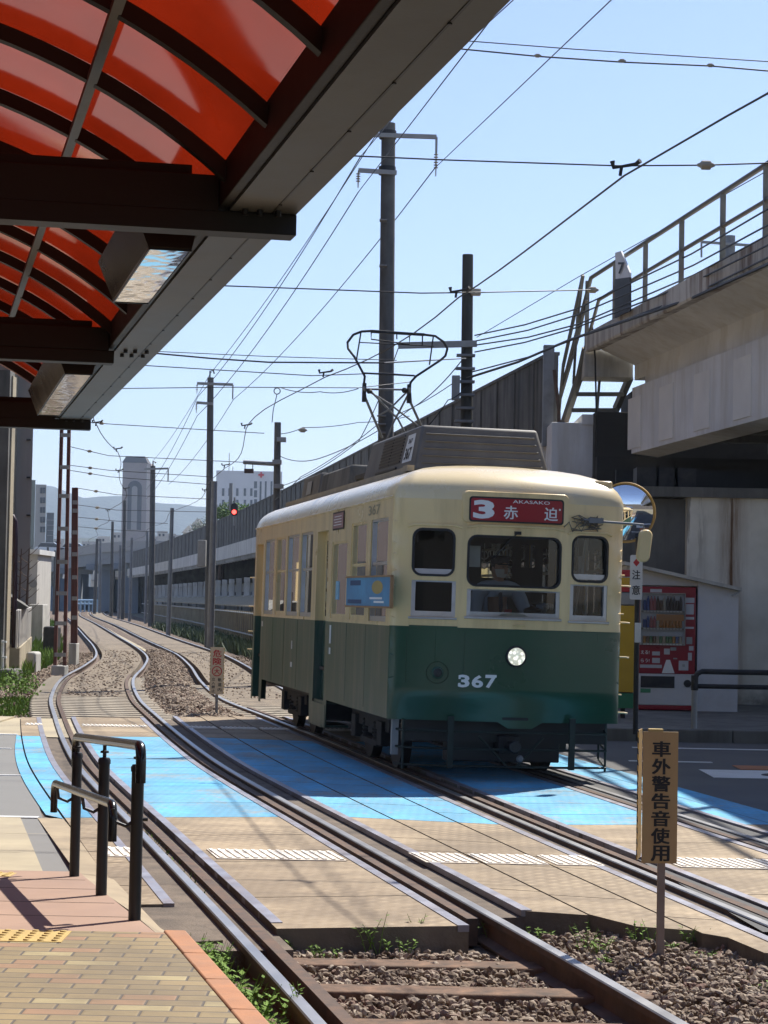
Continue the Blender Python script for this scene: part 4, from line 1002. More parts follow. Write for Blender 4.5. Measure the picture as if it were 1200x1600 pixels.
q = At(1140,385,60); sp_ = thing('utility_pole', 'small pole top with a crossarm seen through the bridge railing', 'pole', (q.x,60,6.9), group='line poles')
m = MB(); m.cyl((q.x,60,6),(q.x,60,q.z+.3),.16); m.build('shaft', M['polel'], sp_); m = MB(); m.bar(At(1095,378,59.8), At(1180,384,59.8), .07,.07); m.bar(At(1096,378,59.8), At(1096,402,59.8), .05,.05); m.build('crossarm', M['grey'], sp_)
# ------------------------------------------------------------------ station canopy (its own frame, y along the platform)
CA = atan(.22); CM = Matrix.Translation((-.31, 7.0, 0)) @ Matrix.Rotation(CA, 4, 'Z')
cn = thing('platform_canopy', 'barrel-vaulted platform canopy with translucent red roof sheets and dark steel frame', 'canopy', (-.31, 7, 0), CA)
M['canst'] = surf('canopy_dark_steel', (.005,.0045,.0045), .55, .1, .3, 4, .15, dirt=(.010,.009,.009), ds=2, damt=.5)
M['soffit'] = surf('canopy_grey_soffit', (.13,.135,.137), .5, .3, .25, 2.2, .1, dirt=(.10,.095,.09), ds=2.5, damt=.6)
Y0, Y1 = -8.0, 8.75
m = MB(CM); m.box(-.225, 0, Y0, Y1, 2.94, 2.952); m.build('gutter_soffit', M['soffit'], cn)
m = MB(CM); m.box(-.225, -.0, Y0, Y1, 2.953, 3.12); m.box(-.26,-.226,Y0,Y1,2.95,3.085); m.build('edge_beam', M['canst'], cn, bevel=.004)
m = MB(CM); m.box(-.085, -.079, Y0, Y1, 2.9375, 2.9405); 
for i in range(30):
    y = Y0+i*.56; m.lathe([(.006,-.004),(.006,0)], CM.inverted() @ CM @ Matrix.Translation((-.082, y, 2.9385)), 8)
m.build('gutter_seam', M['black'], cn)
RR, RC, RZ = 2.2, -.26-1.4, 3.055-(2.2-.5)
def arc(x, r=0): 
    dx = x-RC; return RZ+sqrt(max(0,(RR+r)**2-dx*dx))
xa = [RC-1.43+2.86*i/36 for i in range(37)]
beams = [-4.1, 0, 4.1, 8.55]
for y in beams:
    m = MB(CM); xe = .0 if y in (0, 8.55) else -.235
    m.box(-3.1, xe, y, y+.11, 2.868, 2.935); m.box(-3.1, -.262, y+.002, y+.108, 2.935, 3.055); m.box(-3.1,-.35,y+.03,y+.08,3.055,3.09)
    if xe == 0: m.box(-.262,.0,y+.001,y+.109,2.935,2.938)
    m.build('cross_beam', M['canst'], cn, bevel=.004)
    m = MB(CM)
    for x in (-.18,-.13,-.07): 
        for yy_ in (y-.04, y+.15): m.lathe([(.011,-.018),(.011,0)], Matrix.Translation((x,yy_,2.938)), 6)
    m.each('bolt', M['black'], cn, 8)
ribs = []
y = -7.9
while y < 8.5: ribs.append(y); y += .83
ribs = [-.12-.83*k for k in range(9)][::-1]+[.72+.83*k for k in range(10)]
for y in ribs:
    m = MB(CM); ring = []
    for x in xa:
        dx = (x-RC)/RR; nz = sqrt(max(0, 1-dx*dx)); a = Vector((x, y, arc(x))); n_ = Vector((dx, 0, nz))
        ring.append([m.P(a-n_*.032+Vector((0,s,0))) for s in (-.022,.022)]+[m.P(a+n_*.018+Vector((0,s,0))) for s in (.022,-.022)])
    for a, b in zip(ring, ring[1:]):
        for k in range(4): m.face((a[k], b[k], b[(k+1)%4], a[(k+1)%4]))
    m.face(ring[0]); m.face(ring[-1][::-1])
    m.build('rib', M['canst'], cn)
for x in (-.70, -1.66, -2.6):
    m = MB(CM); z = arc(x)-.028; m.box(x-.016, x+.016, Y0, Y1, z-.012, z+.012); m.build('purlin', M['soffit'], cn)
for k, (ya, yb_) in enumerate(((Y0, 4.15), (4.15, Y1))):
    m = MB(CM); n = 44
    for r in (.024,):
        g0 = None
        for j in range(n+1):
            yv = ya+(yb_-ya)*j/n
            row = [m.P((x, yv, arc(x, r)+.004*noise.noise(Vector((x*2.5, yv*1.8, k))))) for x in xa]
            if g0:
                for i in range(36): m.face((g0[i], row[i], row[i+1], g0[i+1]) if r > .022 else (g0[i], g0[i+1], row[i+1], row[i]))
            g0 = row
    m.build('roof_sheet', M['redsheet'], cn, angle=60)
m = MB(CM); m.box(-4.6,-4.4,-14,9,.15,2.95); m.build('unseen_dark_wall', surf('reflection_dark', (.05,.045,.04), .6, 0, .2, 2, .1), cn)  # unseen wall added to darken reflections in the tram's front glass
# end gable sheet and posts (posts off frame to the left)
for y in (-4.1, .05, 4.15, 8.6):
    m = MB(CM); m.box(-2.95, -2.8, y-.07, y+.07, .15, 2.87); m.build('column', M['canst'], cn)
# light fixtures
def mirror_mat():
    t = NT('fixture_reflector'); t.bump(t.noise(9, t.mapv((1,.5,1)), 2), .14, .02); return t.fin((.82,.86,.88), .05, .9)
M['refl'] = mirror_mat(); M['fixb'] = surf('fixture_brown_side', (.035,.022,.018), .25, .3, .15, 4, 0)
def fixture(y0_, y1_, label):
    th = thing('canopy_light', label, 'lamp', CM @ Vector((-.42, y0_, 2.9)), CA, group='lamps under the canopy')
    m = MB(CM); xb0, xb1, xt0, xt1, zb, zt = -.455, -.305, -.52, -.265, 2.86, 3.02
    m.hexa([(xb0,y0_,zb),(xb1,y0_,zb),(xb1,y1_,zb),(xb0,y1_,zb),(xt0,y0_,zt),(xt1,y0_,zt),(xt1,y1_,zt),(xt0,y1_,zt)])
    m.box(xt0+.03, xt1-.02, y0_+.05, y1_-.05, zt, zt+.03); m.build('housing', M['fixb'], th, bevel=.003)
    m = MB(CM); m.box(xb0+.008, xb1-.008, y0_+.01, y1_-.01, zb-.004, zb-.001); m.build('reflector', M['refl'], th)
    m = MB(CM)
    for x in (xb0, xb1-.006): m.box(x, x+.006, y0_, y1_, zb-.007, zb)
    for y in (y0_, y1_-.006): m.box(xb0, xb1, y, y+.006, zb-.0068, zb-.0002)
    m.build('rim', M['black'], th)
fixture(.35, 1.72, 'long light fitting with pale blue mirrored underside behind the nearest canopy beam')
fixture(4.6, 7.3, 'smaller-looking light fitting behind the second canopy beam, near the far end')
m = MB(CM); m.box(-.72,-.34,4.45,4.62,2.95,3.06); tag(m.build('speaker_box', M['canst'], bevel=.01), 'dark box hanging behind the second canopy beam above the light fitting', 'box')

# ------------------------------------------------------------------ tram
TA = radians(10.8); TL = radians(.8); TO = (1.155, 20.011, 0)
tr = thing('tram', 'old cream and green tram number 367 with red route 3 blind on the crossing', 'tram', TO, TA, lean=TL)
TM = MW[tr]; WF = 1.125; TLEN = 9.98
def yf(u):
    x = min(1, abs(u)/WF); return -(.17*(1-x*x)+.08*sqrt(max(0, 1-x**12)))
def skirt(z): t = max(0, min(1, (.82-z)/.18)); return .05*t+.02*max(0, (.64-z)/.1)
def fp_(u, z, o=0, rear=False):
    """point on the front (or rear) face, o outward"""
    e = 1e-3; u_ = max(-WF, min(WF, u)); d = (yf(min(WF,u_+e))-yf(max(-WF,u_-e)))/(min(WF,u_+e)-max(-WF,u_-e)); d = max(-6, min(6, d))
    nx, ny = d, -1.0; l = sqrt(nx*nx+1); nx /= l; ny /= l
    wgt = 1-abs(u_/WF)**8; y = yf(u_)+skirt(z)*wgt+ny*o; x = u+nx*o
    if rear: y = TLEN-y
    return Vector((x, y, z))
def frontF(o): return lambda u, z: fp_(u, z, o)
def sideF(o, s=-1): return lambda y, z: Vector((s*(WF+o), y, z))
def rrect(x0_, x1_, y0_, y1_, r, n=5):
    o = []
    for cx, cy, a0 in ((x1_-r,y0_+r,-pi/2),(x1_-r,y1_-r,0),(x0_+r,y1_-r,pi/2),(x0_+r,y0_+r,pi)):
        for k in range(n+1): a = a0+pi/2*k/n; o.append((cx+r*cos(a), cy+r*sin(a)))
    return o
def inpoly(x, y, P):
    c = False; n = len(P)
    for i in range(n):
        a, b = P[i], P[i-1]
        if (a[1] > y) != (b[1] > y) and x < (b[0]-a[0])*(y-a[1])/(b[1]-a[1])+a[0]: c = not c
    return c
def densify(loop, st):
    o = []
    for i, a in enumerate(loop):
        b = loop[(i+1)%len(loop)]; l = sqrt((a[0]-b[0])**2+(a[1]-b[1])**2); n = max(1, int(l/st))
        for k in range(n): o.append((a[0]+(b[0]-a[0])*k/n, a[1]+(b[1]-a[1])*k/n))
    return o
def panel(mb, outer, holes, fn, gx, gy, st=.08, flip=False):
    loops = [densify(outer, st)]+[densify(h, st) for h in holes]
    vs, es = [], []
    for lp in loops:
        b = len(vs); vs += [Vector(p) for p in lp]; es += [(b+i, b+(i+1)%len(lp)) for i in range(len(lp))]
    for x in gx:
        for y in gy:
            if inpoly(x, y, loops[0]) and not any(inpoly(x, y, h) for h in loops[1:]) and all((x-v.x)**2+(y-v.y)**2 > (.25*st)**2 for v in vs[:sum(map(len, loops))]): vs.append(Vector((x, y)))
    V, E, Fc, *_ = delaunay_2d_cdt(vs, es, [], 0, 1e-5)
    idx = [mb.P(fn(v.x, v.y)) for v in V]
    for f in Fc:
        c = sum((V[i] for i in f), Vector((0,0)))/len(f)
        if inpoly(c.x, c.y, loops[0]) and not any(inpoly(c.x, c.y, h) for h in loops[1:]): mb.face([idx[i] for i in (f[::-1] if flip else f)])
def ringstrip(mb, a, b, fa, fb):
    n = len(a); A = [mb.P(fa(*p)) for p in a]; B = [mb.P(fb(*p)) for p in b]
    for i in range(n): mb.face((A[i], A[(i+1)%n], B[(i+1)%n], B[i]))
def frame(mb, out, inn, F_, o0, o1):
    ringstrip(mb, out, out, F_(o0), F_(o1)); ringstrip(mb, out, inn, F_(o1), F_(o1)); ringstrip(mb, inn, inn, F_(o1), F_(o0))
us = [WF*sin(pi/2*k/16) for k in range(-16, 17)]
# windows of the front
FW = {'lw': rrect(-.955,-.56,1.895,2.345,.09), 'll': rrect(-.95,-.545,1.52,1.855,.006), 'cw': rrect(-.45,.462,1.813,2.298,.09), 'cl': rrect(-.44,.457,1.535,1.79,.006), 'rw': rrect(.565,.95,1.885,2.33,.09), 'rl': rrect(.56,.95,1.525,1.865,.006)}
belt = 1.42
up_out = [(u, belt) for u in us]+[(u, 2.62) for u in us[::-1]]
bot = lambda u: .555-(.06 if .0 < u < .235 else .06*(u+.1)/.1 if -.1 < u <= 0 else .06*(.335-u)/.1 if .235 <= u < .335 else 0)
lus = sorted(set([round(u,4) for u in us]+[-.1,0,.001,.234,.235,.335]))
lo_out = [(u, bot(u)) for u in lus]+[(u, belt-.0) for u in us[::-1]]
gz = [.60,.64,.70,.76,.82,.86,.95,1.05,1.15,1.25,1.35]
body = MB(TM)
for rear in (False, True):
    f = lambda o: (lambda u, z: fp_(u, z, o, rear))
    body.k = 0; panel(body, up_out, list(FW.values()), f(0), us, [1.5,1.6,1.8,1.95,2.1,2.2,2.4,2.5,2.56], .1, rear)
    body.k = 1; panel(body, lo_out, [], f(0), us, gz, .12, rear)
    body.k = 2; panel(body, up_out, list(FW.values()), f(-.05), us, [1.6,2.0,2.45], .14, not rear)
    body.k = 0
    for h in FW.values(): ringstrip(body, h, h, f(0), f(-.05))
SW = [(.2,1.1),(1.34,2.21),(2.45,3.42),(4.8,5.7),(5.87,6.83),(7.0,7.85),(8.05,8.95)]
sout_u = [(0,belt),(TLEN,belt),(TLEN,2.62),(0,2.62)]
for s in (-1, 1):
    if s < 0:
        wins = [rrect(a, b, 1.455, 2.45 if i != 2 else 2.285, .015, 2) for i, (a, b) in enumerate(SW)]
        door_u = [(3.70,belt),(3.70,2.43),(4.46,2.43),(4.46,belt)]
        outer = [(0,belt),(3.70,belt),(3.70,2.43),(4.46,2.43),(4.46,belt),(9.15,belt),(9.15,2.41),(9.82,2.41),(9.82,belt),(TLEN,belt),(TLEN,2.62),(0,2.62)]
        lowo = [(0,.556),(3.48,.556),(3.52,.25),(3.70,.25),(3.70,belt),(0,belt)]
        lowo2 = [(4.46,.245),(4.68,.245),(4.72,.575),(8.88,.575),(8.93,.27),(9.15,.27),(9.15,belt),(4.46,belt)]
        lowo3 = [(9.82,.27),(TLEN,.27),(TLEN,belt),(9.82,belt)]
    else:
        wins = [rrect(a, b, 1.455, 2.45, .015, 2) for a, b in SW[:2]+[(2.4,3.3),(3.5,4.4)]+SW[3:]]
        outer = sout_u; lowo = [(0,.556),(TLEN,.556),(TLEN,belt),(0,belt)]; lowo2 = lowo3 = None
    fl = s > 0
    body.k = 0; panel(body, outer, wins, sideF(0, s), [], [], .5, not fl)
    body.k = 3
    for lo in (lowo, lowo2, lowo3):
        if lo: panel(body, lo, [], sideF(0, s), [.5*i for i in range(20)], [.8,1.1], .5, not fl)
    body.k = 2; panel(body, outer, wins, sideF(-.05, s), [], [], .5, fl)
    body.k = 0
    for h in wins: ringstrip(body, h, h, sideF(0, s), sideF(-.05, s))
M['interior'] = surf('tram_interior_wall', (.055,.055,.045), .7, 0, .1, 3, 0)
body.build('body_shell', [M['cream'], M['green'], M['interior'], M['greenf']], tr, angle=30)
# door recesses
for ya, yb_, z1_, zb in ((3.70,4.46,2.43,.53),(9.15,9.82,2.41,.30)):
    m = MB(TM); d = .10
    for k, (za, zc) in enumerate(((zb, belt), (belt, z1_))):
        m.k = 1-k
        m.quad((-WF,ya,za),(-WF+d,ya,za),(-WF+d,ya,zc),(-WF,ya,zc)); m.quad((-WF,yb_,za),(-WF,yb_,zc),(-WF+d,yb_,zc),(-WF+d,yb_,za))
    m.k = 0; m.quad((-WF,ya,z1_),(-WF+d,ya,z1_),(-WF+d,yb_,z1_),(-WF,yb_,z1_))
    m.build('door_frame', [M['cream'], M['greenf']], tr, smooth=False)
    m = MB(TM); F2 = lambda y, z: Vector((-WF+d, y, z)); w1 = rrect(ya+.09, (ya+yb_)/2-.03, 1.47, 2.33, .01, 2); w2 = rrect((ya+yb_)/2+.03, yb_-.09, 1.47, 2.33, .01, 2)
    m.k = 0; panel(m, [(ya,belt),(yb_,belt),(yb_,z1_),(ya,z1_)], [w1, w2], F2, [], [], .5, True); m.k = 1; panel(m, [(ya,zb),(yb_,zb),(yb_,belt),(ya,belt)], [], F2, [], [], .5, True)
    m.bar((-WF+d-.006,(ya+yb_)/2,zb),(-WF+d-.006,(ya+yb_)/2,z1_), .02, .012)
    o = m.build('door', [M['cream'], M['greenf']], tr, smooth=False)
    m = MB(TM)
    for w_ in (w1, w2): m.quad(*[Vector((-WF+d+.01, y, z)) for y, z in ((w_[0][0],1.47),(min(p[0] for p in w_),1.47),(min(p[0] for p in w_),2.33),(w_[0][0],2.33))])
    m.build('door_glass', M['glass'], o, smooth=False)
# step below the front door
m = MB(TM); m.box(-WF-.01,-WF+.3,3.72,4.44,.245,.27); m.box(-WF+.02,-WF+.3,3.72,4.44,.5,.53); m.box(-WF-.005,-WF+.02,3.55,4.66,.25,.50); m.build('door_step', M['greenf'], tr, smooth=False)
# side window frames and glass
for s in (-1, 1):
    for i, (a, b) in enumerate(SW if s < 0 else SW[:2]+[(2.4,3.3),(3.5,4.4)]+SW[3:]):
        zt = 2.45 if (i != 2 or s > 0) else 2.285; lone = i == 2 and s < 0
        m = MB(TM); frame(m, rrect(a, b, 1.455, zt, .015, 2), rrect(a+.035, b-.035, 1.455+.05, zt-.025, .01, 2), lambda o: sideF(o, s), -.045, -.012)
        if not lone: x_ = s*(WF-.02); m.box(min(x_, x_-s*.02), max(x_, x_-s*.02), a+.02, b-.02, 2.0, 2.03)
        o = m.build('side_window', M['cream'] if (i in (1,2,5) and s < 0) else M['alu'], tr, smooth=False)
        m = MB(TM); x_ = s*(WF-.035); m.quad((x_,a+.02,1.47),(x_,b-.02,1.47),(x_,b-.02,zt-.01),(x_,a+.02,zt-.01)); m.build('pane', M['glass'], o, smooth=False)
# front window frames, gaskets and glass (front and rear)
for rear in (False, True):
    FF = lambda o: (lambda u, z: fp_(u, z, o, rear))
    for k, h in FW.items():
        xs2 = [p[0] for p in h]; zs2 = [p[1] for p in h]; a, b, c, d = min(xs2), max(xs2), min(zs2), max(zs2)
        m = MB(TM)
        if k in ('lw','cw','rw'): frame(m, h, rrect(a+.022, b-.022, c+.022, d-.022, .07), FF, -.04, .006); mt = M['rubber']
        else: frame(m, h, rrect(a+.035, b-.035, c+(.05 if k != 'cl' else .045), d-.012, .005), FF, -.04, -.006); mt = M['alu']
        o = m.build('window_gasket' if k in ('lw','cw','rw') else 'window_frame', mt, tr, smooth=False)
        m = MB(TM); n = 8
        for i in range(n):
            ua, ub = a+.01+(b-a-.02)*i/n, a+.01+(b-a-.02)*(i+1)/n; q = [fp_(ua,c+.01,-.028,rear), fp_(ub,c+.01,-.028,rear), fp_(ub,d-.01,-.028,rear), fp_(ua,d-.01,-.028,rear)]
            m.quad(*q)
        m.build('pane', M['glass'], o, smooth=True)
    if rear: continue
    for (ua, ub, z, hh) in ((-.97,-.53,1.505,.012),(-.46,.475,1.522,.012),(.545,.97,1.51,.012)):
        m = MB(TM); m.tube([fp_(ua+(ub-ua)*i/8, z, .006) for i in range(9)], .011, 6); m.build('window_sill', M['alu'], tr)
    for h in ('lw','rw'):
        xs2 = [p[0] for p in FW[h]]; m = MB(TM); a, b = min(xs2)+.03, max(xs2)-.03
        m.hexa([fp_(a,1.915,-.035),fp_(b,1.915,-.035),fp_(b,1.915,-.01),fp_(a,1.915,-.01),fp_(a,1.965,-.035),fp_(b,1.965,-.035),fp_(b,1.965,-.01),fp_(a,1.965,-.01)]); m.build('sash_rail', M['alu'], tr, smooth=False)
    for (ua, ub, z) in ((-1.0,-.50,2.375),(-.46,.49,2.385),(.52,.98,2.36)):
        m = MB(TM); m.tube([fp_(ua+(ub-ua)*i/8, z-(.02 if i in (0,8) else 0), .004) for i in range(9)], .013, 6); m.build('rain_lip', M['cream'], tr)
# roof: rings shrinking towards the crown
def outline(rear_n=40):
    o = []
    fu = [WF*sin(pi/2*k/14) for k in range(-14, 15)]
    for u in fu: o.append((u, yf(u)))
    for i in range(1, 20): o.append((WF, TLEN*i/20))
    for u in fu[::-1]: o.append((u, TLEN-yf(u)))
    for i in range(19, 0, -1): o.append((-WF, TLEN*i/20))
    return o
OL = outline(); yc_ = TLEN/2
rf = MB(TM); prev = None
prof_ = [(0,2.62),(.004,2.66),(.02,2.71),(.05,2.765),(.09,2.81),(.15,2.855),(.23,2.895),(.35,2.935),(.5,2.965),(.7,2.99),(.9,3.0),(1.12,3.005)]
for d, z in prof_:
    ring = []
    for u, y in OL:
        e = .16 if abs(y-yc_) > yc_-.01 else .0
        dd = d
        yy_ = yc_+(y-yc_)*(1-dd/(yc_+.25)) if True else y
        ring.append(rf.P((u*(1-min(dd, 1.12)/WF*.995), yy_, z)))
    if prev:
        n = len(ring)
        for i in range(n): rf.face((prev[i], prev[(i+1)%n], ring[(i+1)%n], ring[i]))
    prev = ring
rf.face(prev)
M['roofp'] = surf('cream_roof_paint', (.78,.62,.34), .28, 0, .1, 1.0, .15, 3, .01, dirt=(.5,.45,.36), ds=1, damt=.6, Coat_Weight=.5, Coat_Roughness=.2)
rf.build('roof', M['roofp'], tr, angle=70)
m = MB(TM); m.tube([(-WF-.004,y,2.635) for y in (0.0,2,4,6,8,TLEN)], .012, 6); m.build('gutter', M['cream'], tr)
m = MB(TM)
for s in (-1, 1):
    m.box(s*.80-.02 , s*.80+.02, .95, 9.3, 2.9, 2.985)
m.box(-.85,-.78,.75,.98,2.93,2.99); m.build('roof_rail', surf('roof_walkway', (.30,.26,.20), .8, 0, .2, 4, .2), tr)
m = MB(TM); q = Vector((.93, .1, 2.78)); m.box(q.x-.09,q.x+.09,.02,.24,2.76,2.87); m.build('marker_lamp', M['cream'], tr, bevel=.02)
# air conditioner on the roof
ac = MB(TM); zb, zt = 2.97, 3.44
def frus(mb, hb, ht, y0b, y0t, y1b, y1t, zb, zt): mb.hexa([(-hb,y0b,zb),(hb,y0b,zb),(hb,y1b,zb),(-hb,y1b,zb),(-ht,y0t,zt),(ht,y0t,zt),(ht,y1t,zt),(-ht,y1t,zt)])
frus(ac, .70, .60, 1.15, 1.32, 4.1, 4.02, zb, zt); acu = ac.build('air_conditioner', M['roofgrey'], tr, bevel=.03, seg=3)
m = MB(TM)
for i in range(5):
    z = 3.05+i*.075; f = (z-zb)/(zt-zb); hb = .70-.10*f; y = 1.15+.17*f; m.tube([(-hb+.06, y-.002, z), (hb-.06, y-.002, z)], .010, 6)
m.build('ridge', M['roofgrey'], acu)
m = MB(TM)
for c0_, c1_ in ((2.05,2.62),(2.66,3.2)):
    for i in range(9):
        z = 3.10+i*.034; x = -(.70-.10*(z-zb)/(zt-zb))-.004; m.box(x-.004, x+.01, c0_, c1_, z, z+.017)
m.box(-.70,-.66,2.15,3.3,3.035,3.055)
m.build('grille', M['black'], acu, smooth=False)
acF = lambda o: (lambda y, z: Vector((-(.70-.10*(z-zb)/(zt-zb))-o, y, z)))
m = MB(TM); m.quad(*[acF(.004)(y, z) for y, z in ((1.90,3.08),(1.42,3.08),(1.50,3.37),(1.88,3.37))]); lb = m.build('number_plate', M['white'], acu, smooth=False)
m = MB(TM); write(m, '367', 0, 0, .32, .13, lambda x, y: acF(.007)(1.68-x, 3.17+y), .035); write(m, '367', 0, 0, .2, .05, lambda x, y: acF(.007)(1.69-x, 3.30+y), .02); m.build('lettering', M['btext'], lb, smooth=False)
m = MB(TM); frus(m, .55, .50, 8.25, 8.3, 9.8, 9.75, 2.98, 3.36); o = m.build('resistor_box', M['roofgrey'], tr, bevel=.02)
m = MB(TM); m.quad((-.545,9.3,3.1),(-.545,8.9,3.1),(-.523,8.9,3.28),(-.523,9.3,3.28)); m.build('small_plate', M['grey'], o, smooth=False)
m = MB(TM); frus(m, .55, .50, 5.9, 6.0, 8.2, 8.15, 2.98, 3.33); m.build('roof_box', M['parapet'], tr, bevel=.03)
m = MB(TM); m.box(-.5,.5,4.25,5.7,3.12,3.17)
for y in (4.3,5.65):
    for x in (-.45,.45): m.cyl((x,y,2.97),(x,y,3.13),.04,n=10)
m.build('pantograph_base', M['dark'], tr)
# pantograph (Z-frame, seen from the front)
pg = MB(TM)
yb0 = 5.0; PX = -.06
def T3(pts, r=.014, n=8, mb=pg): mb.tube([Vector(p) for p in pts], r, n)
def pp(px, py, y): # point on the tram's own plane y
    o = TM.inverted() @ Vector((0,0,CZ)); d = (TM.inverted().to_3x3() @ ray(px, py)); t = (y-o.y)/d.y; return o+d*t
lo = [pp(597,684,5.35), pp(660,672,5.35)]
kL, kR = pp(570,607,4.7), pp(640,612,4.7)
kL2, kR2 = pp(566,615,5.9), pp(636,608,5.9)
base = [pp(604,690,4.6), pp(665,680,4.6)]
T3([pp(597,684,5.3), pp(571,622,4.9), pp(569,605,4.8)], .016); T3([pp(662,674,5.3), pp(642,630,4.9), pp(640,606,4.8)], .016)
T3([pp(640,690,5.3), pp(622,655,5.1), pp(577,609,4.9)], .012); T3([pp(604,688,5.3), pp(615,660,5.1), pp(640,612,4.9)], .012)
T3([pp(572,608,4.9), pp(638,609,4.9)], .012); T3([pp(577,612,5.0), pp(610,632,5.0), pp(659,670,5.2)], .011); T3([pp(636,612,5.0), pp(608,640,5.0), pp(590,650,5.2)], .011)
pg.build('lower_frame', M['polel'], tr)
pg = MB(TM)
T3([pp(568,606,4.9), pp(570,588,4.9), pp(554,558,5.0), pp(544,545,5.05), pp(543,535,5.1), pp(552,523,5.1), pp(565,518,5.1), pp(582,517,5.1), pp(664,523,5.1), pp(680,525,5.1), pp(693,534,5.1), pp(699,545,5.1), pp(696,556,5.1), pp(688,563,5.0), pp(650,588,4.9), pp(642,597,4.9), pp(638,610,4.9)], .015, mb=pg)
T3([pp(564,519,5.1), pp(557,562,5.0)], .009, mb=pg); T3([pp(677,526,5.1), pp(671,570,5.0)], .009, mb=pg)
T3([pp(568,583,4.9), pp(648,587,4.9)], .011, mb=pg)
T3([pp(580,519,5.1), pp(580,530,5.1), pp(640,538,5.1), pp(640,526,5.1)], .008, mb=pg); T3([pp(620,522,5.1), pp(620,530,5.1)], .008, mb=pg); T3([pp(660,524,5.1), pp(660,540,5.1)], .008, mb=pg); T3([pp(562,535,5.1), pp(678,541,5.1)], .007, mb=pg)
pg.build('upper_bow', M['dark'], tr)
m = MB(TM); a = pp(580,518,5.1); b = pp(663,523,5.1); m.bar(a, b, .05, .03); m.build('contact_strip', M['dark'], tr)
m = MB(TM)
for px, py in ((569,612),(639,614)): c = pp(px, py, 4.85); m.box(c.x-.02,c.x+.02,c.y-.03,c.y+.03,c.z-.12,c.z+.1)
for px, py in ((577,611),(632,610)): c = pp(px, py, 4.85); m.lathe([(.02,-.03),(.04,0),(.02,.03)], Matrix.Translation(c), 10)
m.each('spring_box', M['dark'], tr, 6) if False else m.build('spring_box', M['dark'], tr)
# destination blind
m = MB(TM); PO = rrect(-.50,.51,2.415,2.70,.05); PI_ = rrect(-.49,.50,2.425,2.69,.045)
panel(m, PO, [], frontF(.022), us, [2.5,2.6], .06); ringstrip(m, PO, [(x*1.02, 2.5575+(z-2.5575)*1.06) for x, z in PO], frontF(.022), frontF(-.001)); bl = m.build('blind_housing', M['cream'], tr, angle=30)
m = MB(TM); m.k = 0; panel(m, rrect(-.447,.463,2.417,2.655,.03), [], frontF(.025), us, [2.5,2.6], .06); m.build('blind_gasket', M['rubber'], bl)
m = MB(TM); panel(m, rrect(-.43,.446,2.433,2.640,.022), [], frontF(.027), us, [2.5,2.6], .06); m.build('blind', M['signred'], bl)
m = MB(TM)
write(m, '3', -.31, 2.535, .20, .175, frontF(.029), .045); write(m, '赤', -.055, 2.515, .135, .125, frontF(.029), .03); write(m, '迫', .335, 2.515, .135, .125, frontF(.029), .03); write(m, 'AKASAKO', .14, 2.618, .36, .030, frontF(.029), .01); write(m, '●', .42, 2.56, .02, .02, frontF(.029), 0)
m.build('lettering', M['wtext'], bl, smooth=False)
# number, lamps, slot
m = MB(TM)
x = -.50
for c in '367':
    write(m, c, x+.055, .93, .108, .118, frontF(.003), .032)
    for (dx, dz, ww) in {'7': ((-.0,.053,.105),), '3': ((-.04,.03,.02),(-.04,-.03,.02)), '6': ()}[c]: 
        m.quad(*[fp_(x+.055+dx+a*ww/2, .93+dz+b*.012, .0033) for a, b in ((-1,-1),(1,-1),(1,1),(-1,1))])
    x += .127
m.build('fleet_number', M['wtext'], tr, smooth=False)
def lampat(u, z, r, lit, mats, name):
    c = fp_(u, z, 0); n_ = Vector((0,-1,0)); Q = Matrix.Translation(c) @ Matrix.Rotation(pi/2, 4, 'X')
    m = MB(TM); m.lathe([(r+.012,-.0),(r+.012,.02),(r+.002,.028),(r,.028)], Q, 28); m.build(name+'_rim', mats[0], tr)
    m = MB(TM); m.lathe([(r,.024),(r*.8,.036),(r*.4,.043),(.002,.045)], Q, 28); m.build(name, mats[1], tr)
def headm():
    t = NT('headlamp_lens'); t.b.inputs['Emission Color'].default_value = (1,.97,.85,1); t.b.inputs['Emission Strength'].default_value = .8; v = t.n('ShaderNodeTexVoronoi'); t.l(t.obj(), v.inputs['Vector']); v.inputs['Scale'].default_value = 26; t.bump(v.outputs['Distance'], 1, .02); c = t.ramp(v.outputs['Distance'], [(.1, (1,.98,.85)), (.55, (.35,.36,.30))]); t.l(c, t.b.inputs['Emission Color']); return t.fin(c, .1, .5)
lampat(.04, 1.172, .088, True, (M['dark'], headm()), 'headlight')
lampat(-.692, 1.0, .045, False, (M['green'], M['dark']), 'tail_light')
m = MB(TM)
for k in (0, 1): m.tube([fp_(-.692+.1*cos(a), 1.0+.1*sin(a), .002) for a in [i*pi/10 for i in range(20)]], .004, 5, closed=True)
m.build('lamp_ring', M['green'], tr)
m = MB(TM)
panel(m, rrect(-.06,.195,.573,.60,.01,2), [], frontF(.003), [], [], .05); m.build('coupler_slot', M['black'], tr, smooth=False)
for lines in ([(-.72,.98),(-.72,1.38)], [(-.45,1.0),(-.45,1.38)], [(-.98,.9),(-.98,1.36)], [(.86,.7),(.86,1.4)], [(-.98,1.0),(-.45,1.0)]):
    m = MB(TM); m.tube([fp_(*lines[0], .0), fp_(*lines[1], .0)], .004, 5); m.build('panel_seam', M['green'], tr)
m = MB(TM); m.tube([fp_(u, belt, .0) for u in us], .005, 6); m.build('belt_moulding', M['green'], tr)
